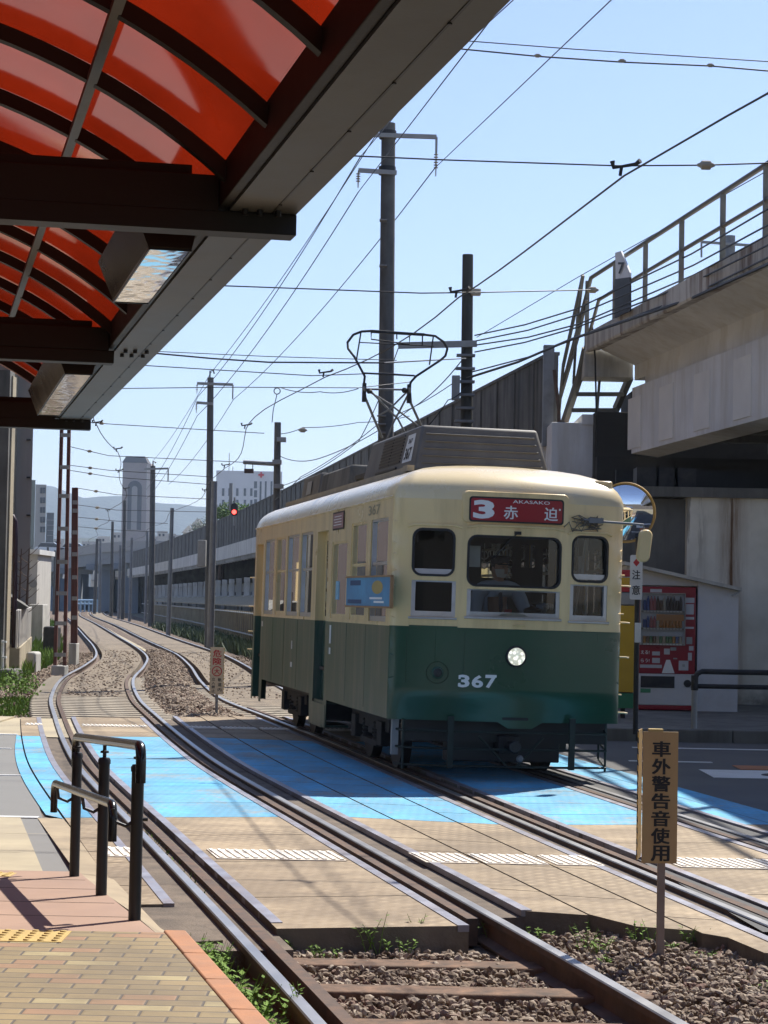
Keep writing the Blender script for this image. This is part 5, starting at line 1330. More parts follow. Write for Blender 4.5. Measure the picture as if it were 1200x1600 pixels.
for ua, ub in ((-.96,-.52),):
    m = MB(TM); m.hexa([fp_(ua,1.41,-.002),fp_(ub,1.41,-.002),fp_(ub,1.41,.012),fp_(ua,1.41,.012),fp_(ua,1.435,-.002),fp_(ub,1.435,-.002),fp_(ub,1.435,.012),fp_(ua,1.435,.012)]); m.build('hinge_strip', M['green'], tr, smooth=False)
m = MB(TM); m.tube([fp_(.0,1.465,.01), fp_(.12,1.465,.01)], .008, 6); m.build('handle', M['cream'], tr)
# wipers, pivot, cable bundle, mirror arm
m = MB(TM); m.box(-.03+.02,.03+.02,-.285,-.25,2.31,2.34); m.tube([fp_(.02,2.33,.03), fp_(-.06,2.25,.03), fp_(-.20,2.08,.015)], .006, 6); m.build('wiper', M['black'], tr)
m = MB(TM)
rw_ = random.Random(3)
for k in range(9):
    pts = [fp_(.62+rw_.uniform(-.08,.24), 2.46+rw_.uniform(-.1,.06), .015+rw_.uniform(0,.03)) for _ in range(5)]; m.tube(pts, .005, 5)
m.tube([fp_(.47,2.40,.02), fp_(.52,2.45,.02), fp_(.56,2.36,.02), fp_(.6,2.42,.02)], .006, 5)
m.build('cable_bundle', surf('dusty_cable', (.17,.14,.10), .7, 0, .3, 8, 0), tr)
m = MB(TM); a = fp_(.80,2.47,.04); m.tube([fp_(.66,2.48,.03), a, Vector((1.1,-.3,2.455)), Vector((1.22,-.32,2.45)), Vector((1.235,-.32,2.40))], .011, 8); m.box(.72,.86,a.y-.03,a.y+.01,2.45,2.50); m.build('mirror_arm', M['polel'], tr)
m = MB(TM); q = Matrix.Translation((1.235,-.33,2.25)) @ Matrix.Rotation(radians(6), 4, 'Y')
MM = TM; 
def capsule(mb, M_, w_, h_, d_):
    pts = rrect(-w_/2, w_/2, -h_/2, h_/2, w_*.45, 6); A = [mb.P(M_ @ Vector((x, -d_/2, z))) for x, z in pts]; A2 = [mb.P(M_ @ Vector((x*.8, -d_/2-.02, z*.93))) for x, z in pts]; B = [mb.P(M_ @ Vector((x, d_/2, z))) for x, z in pts]
    n = len(pts); mb.face(A2[::-1]); mb.face(B)
    for i in range(n): mb.face((A[i], A[(i+1)%n], B[(i+1)%n], B[i])); mb.face((A2[i], A2[(i+1)%n], A[(i+1)%n], A[i]))
capsule(m, q, .12, .31, .05); m.build('wing_mirror', M['cream'], tr)
m = MB(TM)
for z in (2.60, 2.46, 1.97, 1.87, 1.60, 1.52, 1.19, .83, .66):
    m = MB(TM); m.tube([(WF-.03,.02,z),(WF+.06,-.0,z),(WF+.09,-.01,z-.005)] if z not in (1.97,1.60,.83) else [(WF-.02,.02,z),(WF+.03,.0,z)], .008, 6); m.build('hook', M['cream'], tr)
m = MB(TM)
for z in (1.95, 1.55, 1.20, .95):
    m = MB(TM); m.tube([(-WF+.02,TLEN+.02,z),(-WF-.06,TLEN+.05,z)], .008, 6); m.build('rear_hook', M['cream'], tr)
# side route plate, small notices, side number
m = MB(TM); panel(m, rrect(2.66,3.40,2.412,2.608,.02,3), [], sideF(.006), [], [], .3, True); o = m.build('route_plate', M['dark'], tr, smooth=False)
m = MB(TM); panel(m, rrect(2.70,3.36,2.43,2.59,.015,3), [], sideF(.010), [], [], .3, True); m.build('route_blind', surf('faded_pink_blind', (.30,.15,.15), .5, 0, .15, 3, 0), o, smooth=False)
m = MB(TM)
for i, z in enumerate((2.56,2.53,2.50,2.47)): m.box(-WF-.013,-WF-.0125,2.8,3.25+.05*(i%2),z-.008,z)
m.build('lettering', M['wtext'], o, smooth=False)
m = MB(TM); write(m, '367', 0, 0, .62, .10, lambda x, y: Vector((-WF-.003, .95-x*1.0, 2.545+y)), .02); m.build('side_number', surf('grey_number', (.30,.26,.17), .6, 0), tr, smooth=False)
for y, z, w_, h_ in ((3.35,1.28,.10,.20),(3.35,1.10,.10,.07),(9.0,1.32,.09,.07),(6.2,1.10,.06,.10),(6.2,.86,.12,.06)):
    m = MB(TM); m.box(-WF-.004,-WF-.001,y-w_/2,y+w_/2,z-h_/2,z+h_/2); m.build('notice_sticker', M['white'], tr, smooth=False)
m = MB(TM); m.box(-WF+.03,-WF+.034,3.08,3.28,1.66,1.86); m.build('window_poster', surf('pale_blue_poster', (.22,.5,.68), .5, 0, .1, 5, 0), tr, smooth=False)
for y in (1.22, 2.33, 5.78, 6.92, 7.95):
    m = MB(TM); m.tube([(-WF-.0005,y,.6),(-WF-.0005,y,1.41)], .0035, 4); m.build('side_seam', M['greenf'], tr)
M['guardg'] = surf('guard_post_green', (.022,.036,.03), .6, .2, .3, 5, .1)
# underframe, bogies, wheels, lifeguard
m = MB(TM); m.box(-.95,.95,.25,9.75,.5,.62); m.box(-.55,.55,4.9,5.9,.22,.55); m.box(-.9,-.5,4.95,5.8,.25,.52); m.build('underframe', M['dark'], tr, bevel=.01)
for yc in (2.0, 7.3):
    m = MB(TM)
    for s in (-1, 1):
        m.box(s*.86-.05, s*.86+.05, yc-1.05, yc+1.05, .36, .50); m.box(s*.86-.09, s*.86+.09, yc-.85, yc-.62, .22, .46); m.box(s*.86-.09, s*.86+.09, yc+.62, yc+.85, .22, .46)
        for k in (-.3, .3): m.lathe([(.06,0)]+[(.075 if i%2 else .055, i*.02) for i in range(1,10)]+[(.05,.2)], Matrix.Translation((s*.86,yc+k,.24)), 12)
        m.box(s*.86-.06, s*.86+.06, yc-.45, yc+.45, .19, .25)
    m.box(-.9,.9,yc-.12,yc+.12,.3,.42)
    bg_ = m.build('bogie', surf('bogie_iron', (.022,.020,.018), .7, .2, .3, 5, .3, dirt=(.06,.045,.035), ds=3), tr, bevel=.006)
    for dy in (-.73, .73):
        for s in (-1, 1):
            m = MB(TM); Q = Matrix.Translation((s*.7175, yc+dy, .33)) @ Matrix.Rotation(pi/2, 4, 'Y'); m.lathe([(.05,-.05),(.24,-.05),(.33,-.055),(.33,.045),(.24,.05),(.1,.03),(.05,.07)], Q, 28); m.build('wheel', M['dark'], bg_)
m = MB(TM)                                  # lifeguard basket at the front
m.box(-.95,1.02,.04,.16,.35,.553); m.build('added_dark_apron', M['black'], tr); m = MB(TM)  # black box added to stand for the dark under the front
zz = (.14,.30,.46)
for z in zz: T3([(-1.03,.05,z),(-.98,-.12,z),(-.5,-.20,z),(.0,-.22,z),(.5,-.20,z),(.98,-.12,z),(1.03,.28,z+.05)], .011, 6, m)
m.build('guard_rails', surf('guard_green_iron', (.02,.03,.025), .6, .3, .3, 6, .1), tr)
m = MB(TM)
for u in (-.98,.98):
    m3 = MB(TM); T3([(u,-.10,.10),(u,-.10,.56)], .012, 6, m3); m3.build('guard_corner_post', M['guardg'], tr)
for u in (-.55,.62):
    m2 = MB(TM); m2.box(u-.028,u+.028,-.215,-.185,.12,.60); m2.build('guard_post', M['guardg'], tr)
gm = surf('guard_green_iron_post', (.02,.03,.025), .6, .3, .3, 6, .1)
for a_, b_ in (((-.28,-.2,.42),(.0,-.22,.14)),((.34,-.2,.42),(.08,-.22,.14)),((1.02,.26,.20),(1.02,.26,.56))):
    m = MB(TM); T3([a_, b_], .012, 6, m); m.build('guard_strut', gm, tr)
m = MB(TM); m.box(-1.06,-1.0,.02,.10,.22,.56); m.build('corner_bracket', M['grey'], tr)
m = MB(TM); m.tube([(.05,-.05,.33),(.05,-.3,.33)], [.05,.06], 12); m.box(-.05,.15,-.05,.6,.25,.42); m.box(-.5,.6,.15,.35,.16,.5); m.build('coupler', M['black'], tr, bevel=.01)
m = MB(TM); m.lathe([(.001,-.03),(.03,-.02),(.035,0),(.02,.02)], Matrix.Translation((.11,-.24,.22)) @ Matrix.Rotation(pi/2,4,'X'), 12); m.build('hose_cap', M['polel'], tr)
# interior
m = MB(TM); m.box(-1.06,1.06,.1,TLEN-.1,.86,.9); m.build('floor', M['dark'], tr, smooth=False)
m = MB(TM); m.box(-1.06,1.06,.0,TLEN,2.56,2.6); m.build('ceiling', surf('tram_ceiling', (.20,.19,.16), .6, 0, .05, 3, 0), tr, smooth=False)
for s in (-1, 1):
    m = MB(TM); m.box(min(s*.68,s*1.05), max(s*.68,s*1.05), 4.9 if s < 0 else 2.6, 8.9, .9, 1.28); m.box(min(s*.98,s*1.06), max(s*.98,s*1.06), 4.9 if s < 0 else 2.6, 8.9, 1.28, 1.62); m.build('bench_seat', surf('green_moquette', (.03,.10,.05), .9, 0, .1, 5, 0), tr, bevel=.03)
m = MB(TM); m.box(-1.05,-.98,.15,3.6,.9,1.45); m.box(.98,1.05,.15,2.5,.9,1.45)
PAN = (1.45, 1.55)
out_ = [(-1.06,.9),(1.06,.9),(1.06,2.56),(-1.06,2.56)]
hl = [rrect(-.36,.95,1.95,2.42,.03,3)]
m.build('lining', M['interior'], tr, smooth=False)
PF = lambda x, z: Vector((x, 1.62, z)); ho = [rrect(.13,.46,1.93,2.28,.012,2), rrect(.55,.70,2.05,2.28,.01,2), rrect(.78,.85,1.6,2.25,.01,2), rrect(.90,.96,1.6,2.25,.01,2)]
m = MB(TM); panel(m, [(-1.06,.9),(1.06,.9),(1.06,2.56),(-1.06,2.56)], ho, PF, [], [], .4); panel(m, [(-1.06,.9),(1.06,.9),(1.06,2.56),(-1.06,2.56)], ho, lambda x, z: Vector((x, 1.65, z)), [], [], .4, True)
m.build('added_cab_screen', M['interior'], tr, smooth=False)  # solid dark screen added to keep the tram interior dark
m = MB(TM)
for x in (-.5,.5):
    T3([(x,1.7,2.4),(x,8.9,2.4)], .014, 6, m)
for y in (2.4,3.9,5.6,7.4):
    for x in (-.5,.5): T3([(x,y,.9),(x,y,2.56)], .015, 6, m)
m.build('grab_pole', M['alu'], tr)
m = MB(TM)
for y in [2+.35*i for i in range(19)]:
    for x in (-.5,.5): m.tube([(x,y,2.4),(x,y,2.25)], .006, 5); m.tube([(x+.045*cos(a),y,2.2+.045*sin(a)) for a in [k*pi/5 for k in range(10)]], .007, 5, closed=True)
m.build('hanging_strap', M['white'], tr)
m = MB(TM); m.box(-.15,.55,.0,.28,.9,1.40); m.box(.10,.42,.02,.30,1.40,1.56); m.lathe([(.09,0),(.09,.06),(.03,.08),(.03,.11)], Matrix.Translation((.30,.16,1.56)), 16); m.build('control_desk', M['dark'], tr, bevel=.01)
m = MB(TM); m.box(-.01,.06,.03,.06,1.56,1.61); m.build('red_card', M['red'], tr)
m = MB(TM); m.box(-.42,-.27,.0,.01,2.0,2.2); m.build('paper_notice', M['white'], tr)
m = MB(TM); T3([(.78,.4,1.56),(.82,.2,2.3)], .014, 6, m); T3([(.70,.3,.9),(.70,.3,2.5)], .03, 8, m); m.box(.78,.84,.3,.36,1.9,2.15); m.build('cab_fittings', M['alu'], tr)
# blue board on the left front corner
a = [TM.inverted() @ At(px, py, 0.0+Y) for px, py, Y in ()]
bd0 = thing('advert_board', 'blue board in a thin wooden frame fixed to the tram side at its front corner', 'signboard', TM @ Vector((-WF-.03,.6,1.6)), TA)
BF = lambda o: (lambda y, z: Vector((-WF-.035-o-(.09*(y-.0)/1.6 if True else 0), y, z)))
m = MB(TM)
P4 = lambda o, y0_, y1_, z0_, z1_: [BF(o)(y0_,z0_), BF(o)(y1_,z0_), BF(o)(y1_,z1_), BF(o)(y0_,z1_)]
def slabq(mb, o0, o1, y0_, y1_, z0_, z1_): mb.hexa([BF(o1)(y0_,z0_), BF(o1)(y1_,z0_), BF(o0)(y1_,z0_), BF(o0)(y0_,z0_), BF(o1)(y0_,z1_), BF(o1)(y1_,z1_), BF(o0)(y1_,z1_), BF(o0)(y0_,z1_)])
m = MB(TM); slabq(m, 0, .012, -.20, 1.62, 1.60, 1.875); m.build('board', surf('blue_board', (.05,.26,.46), .45, 0, .15, 3, 0, dirt=(.12,.42,.6), ds=3, damt=.5), bd0, smooth=False)
m = MB(TM); slabq(m, -.006, .022, -.22, 1.64, 1.875, 1.893); slabq(m, -.006, .022, -.22, 1.64, 1.582, 1.60); slabq(m, -.006, .022, -.235, -.20, 1.60, 1.875); m.build('frame', surf('wooden_frame', (.36,.20,.09), .7, 0, .2, 5, .1), bd0, smooth=False)
m = MB(TM); m.k = 0
pts = [(.32+.22*cos(a), 1.78+.065*sin(a)) for a in [k*pi/10 for k in range(20)]]; m.face([m.P(BF(.0135)(y, z)) for y, z in pts[::-1]])
m.k = 1
for (y0_, y1_, z) in ((.12,.62,1.675),(.05,.45,1.64)): m.quad(*P4(.0135, y1_, y0_, z-.01, z+.01))
m.k = 2; m.quad(*P4(.0135, 1.55, .95, 1.62, 1.66)); m.quad(*P4(.0135, 1.45, 1.0, 1.80, 1.85))
m.build('printed_emblem', [M['yellow'], M['wtext'], flat('navy_print', (.02,.07,.16))], bd0, smooth=False)

# driver ---------------------------------------------------------------------------------------
dl = TM @ Vector((-.14, .72, 1.15))
dr = thing('person', 'tram driver in pale grey shirt, dark cap and white face mask behind the windscreen', 'person', TM @ Vector((.10,.75,1.1)), TA)
def skin(name, verts, edges, radii, mat, root, sub=2, rootv=0):
    me = bpy.data.meshes.new(name); me.from_pydata([tuple(MW[root].inverted() @ (TM @ Vector(v))) for v in verts], edges, [])
    o = bpy.data.objects.new(name, me); COL.objects.link(o); o.parent = root; MW[o] = MW[root]; me.materials.append(mat)
    md = o.modifiers.new('Skin', 'SKIN'); md.use_smooth_shade = True
    for i, r in enumerate(radii): me.skin_vertices[0].data[i].radius = (r, r) if not isinstance(r, tuple) else r
    for i in range(len(radii)): me.skin_vertices[0].data[i].use_root = (i == rootv)
    s_ = o.modifiers.new('Sub', 'SUBSURF'); s_.levels = sub; s_.render_levels = sub
    return o
bx_ = .10; by_ = .80
V_ = [(x, y, z+.05 if z > 1.2 else z) for x, y, z in [(bx_,by_,1.18),(bx_,by_-.02,1.45),(bx_,by_-.03,1.68),(bx_,by_-.03,1.78),(bx_,by_-.04,1.86),
      (bx_-.19,by_-.03,1.75),(bx_-.25,by_-.12,1.50),(bx_-.12,by_-.36,1.44),
      (bx_+.19,by_-.03,1.75),(bx_+.27,by_-.14,1.52),(bx_+.40,by_-.40,1.60),
      (bx_-.10,by_-.20,1.16),(bx_-.12,by_-.42,1.12),(bx_+.10,by_-.20,1.16),(bx_+.12,by_-.42,1.12)]]
E_ = [(0,1),(1,2),(2,3),(3,4),(3,5),(5,6),(6,7),(3,8),(8,9),(9,10),(0,11),(11,12),(0,13),(13,14)]
Rr = [.12,(.11,.09),(.11,.08),.06,.052,.045,.038,.034,.045,.038,.034,.085,.07,.085,.07]
bo = skin('body', V_, E_, Rr, M['skin'], dr)
Vs = [(x,y,z) for x,y,z in V_[:11]]; 
Es = [e for e in E_ if max(e) < 11 and e != (3,4)]
keep = [0,1,2,3,5,6,7,8,9,10]; mp = {k:i for i,k in enumerate(keep)}
skin('shirt', [V_[k] for k in keep], [(mp[a],mp[b]) for a,b in Es], [(.165,.14),(.175,.135),(.175,.125),.085,.088,.066,.05,.088,.066,.05], surf('grey_shirt', (.50,.54,.60), .8, 0, .08, 8, .2, 12, .01), dr)
hc = Vector((bx_+.0,by_-.07,2.005)); ht = Matrix.Translation(hc) @ Matrix.Rotation(radians(28), 4, 'Z')
def ell(mb, M_, rx, ry, rz, z0=-1, z1=1, n=20, mm=12, fx=None):
    prof = []
    rings = []
    for i in range(mm+1):
        h = z0+(z1-z0)*i/mm; r = sqrt(max(0.0004, 1-h*h)); ring = []
        for k in range(n):
            a = 2*pi*k/n; p = Vector((rx*r*cos(a), ry*r*sin(a), rz*h)); p = fx(p) if fx else p; ring.append(mb.P(M_ @ p))
        rings.append(ring)
    for a, b in zip(rings, rings[1:]):
        for k in range(n): mb.face((a[k], a[(k+1)%n], b[(k+1)%n], b[k]))
    mb.face(rings[0][::-1]); mb.face(rings[-1])
def facefx(p):                                # face towards local -y: jaw narrows, nose, brow
    if p.z < 0: p.x *= 1+.22*p.z/.12; p.y *= 1+.1*p.z/.12
    if p.y < -.06 and abs(p.x) < .022 and -.045 < p.z < .012: p.y -= .018
    if p.y < -.05 and .012 < p.z < .03 and .015 < abs(p.x) < .05: p.y += .008
    return p
m = MB(TM); ell(m, ht, .076, .098, .118, n=28, mm=22, fx=facefx)
for s in (-1, 1): ell(m, ht @ Matrix.Translation((s*.077, .005, -.005)), .012, .02, .03, n=10, mm=8)
m.cyl(hc+Vector((0,.02,-.09)), hc+Vector((0,.04,-.18)), .052, .058); m.build('head', M['skin'], dr)
m = MB(TM); ell(m, ht @ Matrix.Translation((0,-.006,-.004)), .079, .100, .1, -1.05 if False else -.98, .0, n=24, mm=12, fx=lambda p: Vector((p.x*(1+.15*p.z/.1), p.y if p.y < 0 else p.y*.2-.02, p.z))); m.build('face_mask', M['white'], dr)
m = MB(TM)
for s in (-1, 1): ell(m, ht @ Matrix.Translation((s*.031,-.088,.018)), .012, .007, .006, n=10, mm=6)
m.build('eye', M['black'], dr)
m = MB(TM); ell(m, ht @ Matrix.Translation((0,.014,.012)), .083, .095, .105, -.3, .7, n=24, mm=8, fx=lambda p: p if p.y > -.03 else Vector((p.x,-.03,p.z))); m.build('hair', M['btext'], dr)
m = MB(TM); m.lathe([(.083,.045),(.086,.075),(.108,.10),(.112,.115),(.10,.128),(.001,.135)], ht, 28)
vis = [(.085*cos(a), -.03+.085*sin(a)*1.0-.0) for a in [pi+.35+ (pi-.7)*k/10 for k in range(11)]]; vo = [(x*1.12, y-.045*abs(sin(pi*k/10))-.01) for k, (x, y) in enumerate(vis)]
for k in range(10): m.quad(ht @ Vector((*vis[k],.05)), ht @ Vector((*vis[k+1],.05)), ht @ Vector((*vo[k+1],.035)), ht @ Vector((*vo[k],.035)))
m.build('cap', flat('navy_cap', (.012,.014,.022), .7), dr)
m = MB(TM); tz = Vector((bx_,by_-.155,1.85)); 
m.ext([tz+Vector(v) for v in ((-.015,.03,-.03),(.015,.03,-.03),(.022,-.01,-.20),(0,-.012,-.34),(-.022,-.01,-.20))], (0,-.006,0)); m.build('tie', flat('navy_tie', (.01,.012,.03), .6), dr)
# gloved hands: palm with five separate fingers curled over the controls
def hand(c, yaw, side):
    Q = Matrix.Translation(c) @ Matrix.Rotation(yaw, 4, 'Z')
    vs = [(0,.02,0),(0,-.05,.0)]; es = [(0,1)]; rs = [.024,(.034,.018)]
    for k, (dx, ln) in enumerate(((-.03,.062),(-.01,.074),(.011,.070),(.03,.055))):
        b = len(vs); vs += [(dx,-.065,.004),(dx*1.1,-.065-ln*.5,.006),(dx*1.1,-.065-ln*.85,-.018),(dx*1.05,-.06-ln*.8,-.036)]; es += [(1,b),(b,b+1),(b+1,b+2),(b+2,b+3)]; rs += [.011,.0095,.009,.008]
    b = len(vs); vs += [(side*.035,-.02,-.004),(side*.055,-.055,-.018),(side*.048,-.08,-.03)]; es += [(0,b),(b,b+1),(b+1,b+2)]; rs += [.014,.011,.009]
    return skin('gloved_hand', [Q @ Vector(v) for v in vs], es, rs, M['white'], dr, 1)
hand(Vector((bx_+.41,by_-.42,1.66)), radians(-10), -1); hand(Vector((bx_-.11,by_-.40,1.49)), radians(15), 1)
m = MB(TM); m.box(bx_-.22,bx_+.22,by_-.12,by_+.3,1.0,1.1); m.box(bx_-.2,bx_+.2,by_+.17,by_+.25,1.1,1.62); m.cyl((bx_,by_+.1,.9),(bx_,by_+.1,1.0),.05); tag(m.build('driver_seat', M['dark'], tr, bevel=.03))
# ------------------------------------------------------------------ roadside on the right
def xf(px, Y): return At(px, 940, Y).x
VY = 31.4
M['grey2'] = surf('sticker_white', (.45,.45,.46), .5, 0, .1, 4, 0)
def glass2():
    m_ = glass(); m_.name = 'clear_glass'; [n for n in m_.node_tree.nodes if n.type == 'BSDF_TRANSPARENT'][0].inputs[0].default_value = (.97,.98,.98,1); return m_
clear_glass = glass2()
a = At(1001,916,VY); b = At(1088,1110,VY)
vm = thing('vending_machine', 'red and white drinks vending machine with three shelves of bottles under the bridge', 'vending machine', ((a.x+b.x)/2, VY, .13))
x0v, x1v, z1v = xf(1000,VY), xf(1087.5,VY), a.z; z0v = .14; wv = x1v-x0v; hv = z1v-z0v
def vz(py): return At(1045, py, VY).z
def vxx(px): return xf(px, VY)
Mred = surf('vending_red', (.24,.006,.016), .3, 0, .08, 3, 0)
m = MB(); zc = vz(1053)
m.box(x0v, x1v, VY+.002, VY+.75, zc, z1v); m.box(x0v, x1v, VY+.002, VY+.75, z0v, z0v+.07); m.build('cabinet', Mred, vm, bevel=.012)
m = MB(); m.box(x0v, x1v-.0, VY+.002, VY+.75, z0v+.072, zc-.002); m.build('lower_cabinet', surf('vending_white', (.52,.52,.52), .4, 0, .08, 3, 0), vm, bevel=.008)
m = MB(); zA, zB = vz(1007), vz(928); xa_, xb_ = vxx(1001.5), vxx(1069)
m.box(xa_, xb_, VY-.002, VY+.001, zA, zB); m.build('display_back', surf('display_grey', (.62,.65,.68), .5, 0, .1, 3, 0), vm, smooth=False)
rv = random.Random(5)
cols = [flat('label_'+n, c, .35) for n, c in (('blue',(.03,.10,.35)),('pink',(.45,.12,.13)),('brown',(.10,.05,.03)),('dark',(.015,.015,.018)),('orange',(.55,.22,.04)),('green',(.05,.22,.10)),('cream',(.5,.45,.35)))]
for row, (zb_, hb_) in enumerate(((vz(954),.235),(vz(981),.19),(vz(1005),.16))):
    n = 12
    for i in range(n):
        x = xa_+.03+(xb_-xa_-.06)*(i+.5)/n; r = .024
        k = [0,0,1,1,2,2,6,3,3,3,3,3][i] if row == 0 else [0,0,1,1,6,4,4,4,4,4,4,4][i] if row == 1 else rv.randrange(7)
        m = MB(); m.lathe([(r,0),(r,hb_*.55),(r*.8,hb_*.7),(r*.35,hb_*.82),(r*.35,hb_*.9)] if row < 2 and i % 5 else [(r*.9,0),(r,.01),(r,hb_*.6),(r*.8,hb_*.64)], Matrix.Translation((x, VY-.03, zb_)), 10); m.build('bottle', cols[k], vm)
    m = MB(); m.box(xa_, xb_, VY-.06, VY+.0, zb_-.03, zb_-.004)
    sh = m.build('shelf', M['grey'], vm, smooth=False)
    m = MB()
    for i in range(n): x = xa_+.03+(xb_-xa_-.06)*(i+.5)/n; m.box(x-.02, x+.02, VY-.064, VY-.061, zb_-.028, zb_-.006)
    m.build('price_strip', M['white'], sh, smooth=False)
m = MB(); m.box(vxx(1025),vxx(1068),VY-.052,VY-.048,vz(970),vz(960)); m.build('orange_banner', cols[4], vm, smooth=False)
m = MB(); m.quad((xa_,VY-.07,zA),(xb_,VY-.07,zA),(xb_,VY-.07,zB),(xa_,VY-.07,zB)); m.build('display_glass', clear_glass, vm, smooth=False)
m = MB()
for (p, q, r_, s_) in ((xa_-.012,xa_,zA-.01,zB+.01),(xb_,xb_+.012,zA-.01,zB+.01)): m.box(p,q,VY-.075,VY+.001,r_,s_)
m.box(xa_,xb_,VY-.075,VY+.001,zB,zB+.012); m.build('display_frame', M['grey'], vm, smooth=False)
m = MB()
for (px, py, w_, h_) in ((1078,938,14,8),(1078,952,12,16),(1078,966,13,4),(1077,981,14,3),(1042,1018,9,9),(1080,1013,7,7),(1068,1040,15,15),(1078,1026,6,12),(1025,1021,12,6),(1025,1032,12,8),(1017,1041,34,5),(1025,923,18,5)):
    c = At(px, py, VY); ww, h2 = w_*VY/F/2, h_*VY/F/2; m.box(c.x-ww,c.x+ww,VY-.004,VY+.001,c.z-h2,c.z+h2)
m.each('label_sticker', M['grey2'], vm, 6, smooth=False)
m = MB()
for (px, py, w_, h_) in ((1077,1001,9,11),(1052,1014,9,5),(1055,1029,6,2),(1068,1040,4,4)):
    c = At(px, py, VY); ww, h2 = w_*VY/F/2, h_*VY/F/2; m.box(c.x-ww,c.x+ww,VY-.007,VY-.003,c.z-h2,c.z+h2)
m.each('coin_panel', M['grey'], vm, 6)
m = MB(); fnv = planefn((0,VY-.003,0),(1,0,0),(0,0,1))
c = At(1008,1019,VY); write(m, 'える!', c.x, c.z, .13, .055, fnv, .03); c = At(1008,1032,VY); write(m, 'らう!', c.x, c.z, .13, .055, fnv, .03); m.build('lettering', M['wtext'], vm, smooth=False)
m = MB(); cc = [At(px, py, VY-.005) for px, py in ((1041,1031),(1047,1031),(1054,1052),(1034,1052))]; m.ext(cc, (0,.004,0)); m.build('white_emblem', M['white'], vm, smooth=False)
m = MB(); p_, q_ = At(1001,1074,VY), At(1054,1057,VY); m.box(p_.x, q_.x, VY-.012, VY+.001, p_.z, q_.z); m.build('dispensing_flap', M['dark'], vm, bevel=.004)
m = MB(); c = At(1074,1068,VY); m.cyl((c.x,VY-.02,c.z),(c.x,VY+.002,c.z),.055,n=20); m.build('coin_return', M['black'], vm); m = MB(); c = At(1007,1079,VY); m.box(c.x-.06,c.x+.09,VY-.004,VY+.001,c.z-.03,c.z+.03); m.build('green_sticker', cols[5], vm, smooth=False)
# shed round the machine
sd = thing('vending_shed', 'plain grey lean-to shed with sloping roof enclosing the vending machine', 'shed', (xf(1060,32),32,.13))
p1_, p2_, p3_, p4_ = At(972,884,32.1), At(1143,924,32.1), At(1143,1113,32.1), At(972,1113,32.1)
m = MB(); xm0, xm1 = xf(998,31.5), xf(1089.5,31.5)
m.ext([(xm1,31.45,.13),(p2_.x,31.45,.13),(p2_.x,31.45,p2_.z),(xm1,31.45,p2_.z+(xm1-p2_.x)*(p1_.z-p2_.z)/(p1_.x-p2_.x))], (0,1.9,0))
zz = z1v+.02
m.ext([(p1_.x,31.5,zz),(xm1,31.5,zz),(xm1,31.5,p2_.z+(xm1-p2_.x)*(p1_.z-p2_.z)/(p1_.x-p2_.x)-.003),(p1_.x,31.5,p1_.z)], (0,1.8,0))
m.build('wall', surf('shed_grey_panel', (.55,.56,.58), .6, 0, .08, 1, .05, dirt=(.28,.28,.27), ds=1, damt=.5), sd, smooth=False)
m = MB(); m.ext([(p1_.x-.05,31.3,p1_.z+.0),(p2_.x+.02,31.3,p2_.z+.0),(p2_.x+.02,31.3,p2_.z+.05),(p1_.x-.05,31.3,p1_.z+.05)], (0,2.1,0)); m.build('roof', M['conc'], sd, smooth=False)
m = MB(); m.bar((p2_.x-.12,31.35,p2_.z-.07),(p2_.x+.0,31.35,p2_.z+.0),.03,.03); m.build('eave_bracket', M['grey'], sd, smooth=False)
# small second machine edge hidden behind the tram (yellow column board)
yb_ = thing('banner_stand', 'tall narrow yellow panel with a green foot standing right beside the tram', 'standing sign', (xf(980,29),29,.13))
def bpanel(name, xa, xb, ya, yb2, mat, Y=29.0, th=.25):
    a = At(xa,ya,Y); b = At(xb,yb2,Y); m = MB(); m.box(a.x,b.x,Y,Y+th,b.z,a.z); return m.build(name, mat, yb_, bevel=.004)
bpanel('yellow_panel', 958,993,946,1082, surf('yellow_panel', (.55,.33,.015), .5, 0, .1, 4, .05)); bpanel('green_foot', 958,993,1083,1107, surf('green_panel', (.02,.17,.07), .5, 0, .1, 4, 0))
bpanel('red_header', 958,986,890,901, M['red']); bpanel('yellow_header', 958,986,902,914, surf('yellow_band', (.6,.35,.02), .5, 0, .1, 4, .05)); bpanel('red_band', 958,986,914.5,925, M['red']); bpanel('grey_head', 958,992,926,945, M['grey'])
m = MB(); a = At(974,1107,29); m.box(a.x-.03,a.x+.03,29.05,29.15,.1,a.z); m.build('leg', M['dark'], yb_)
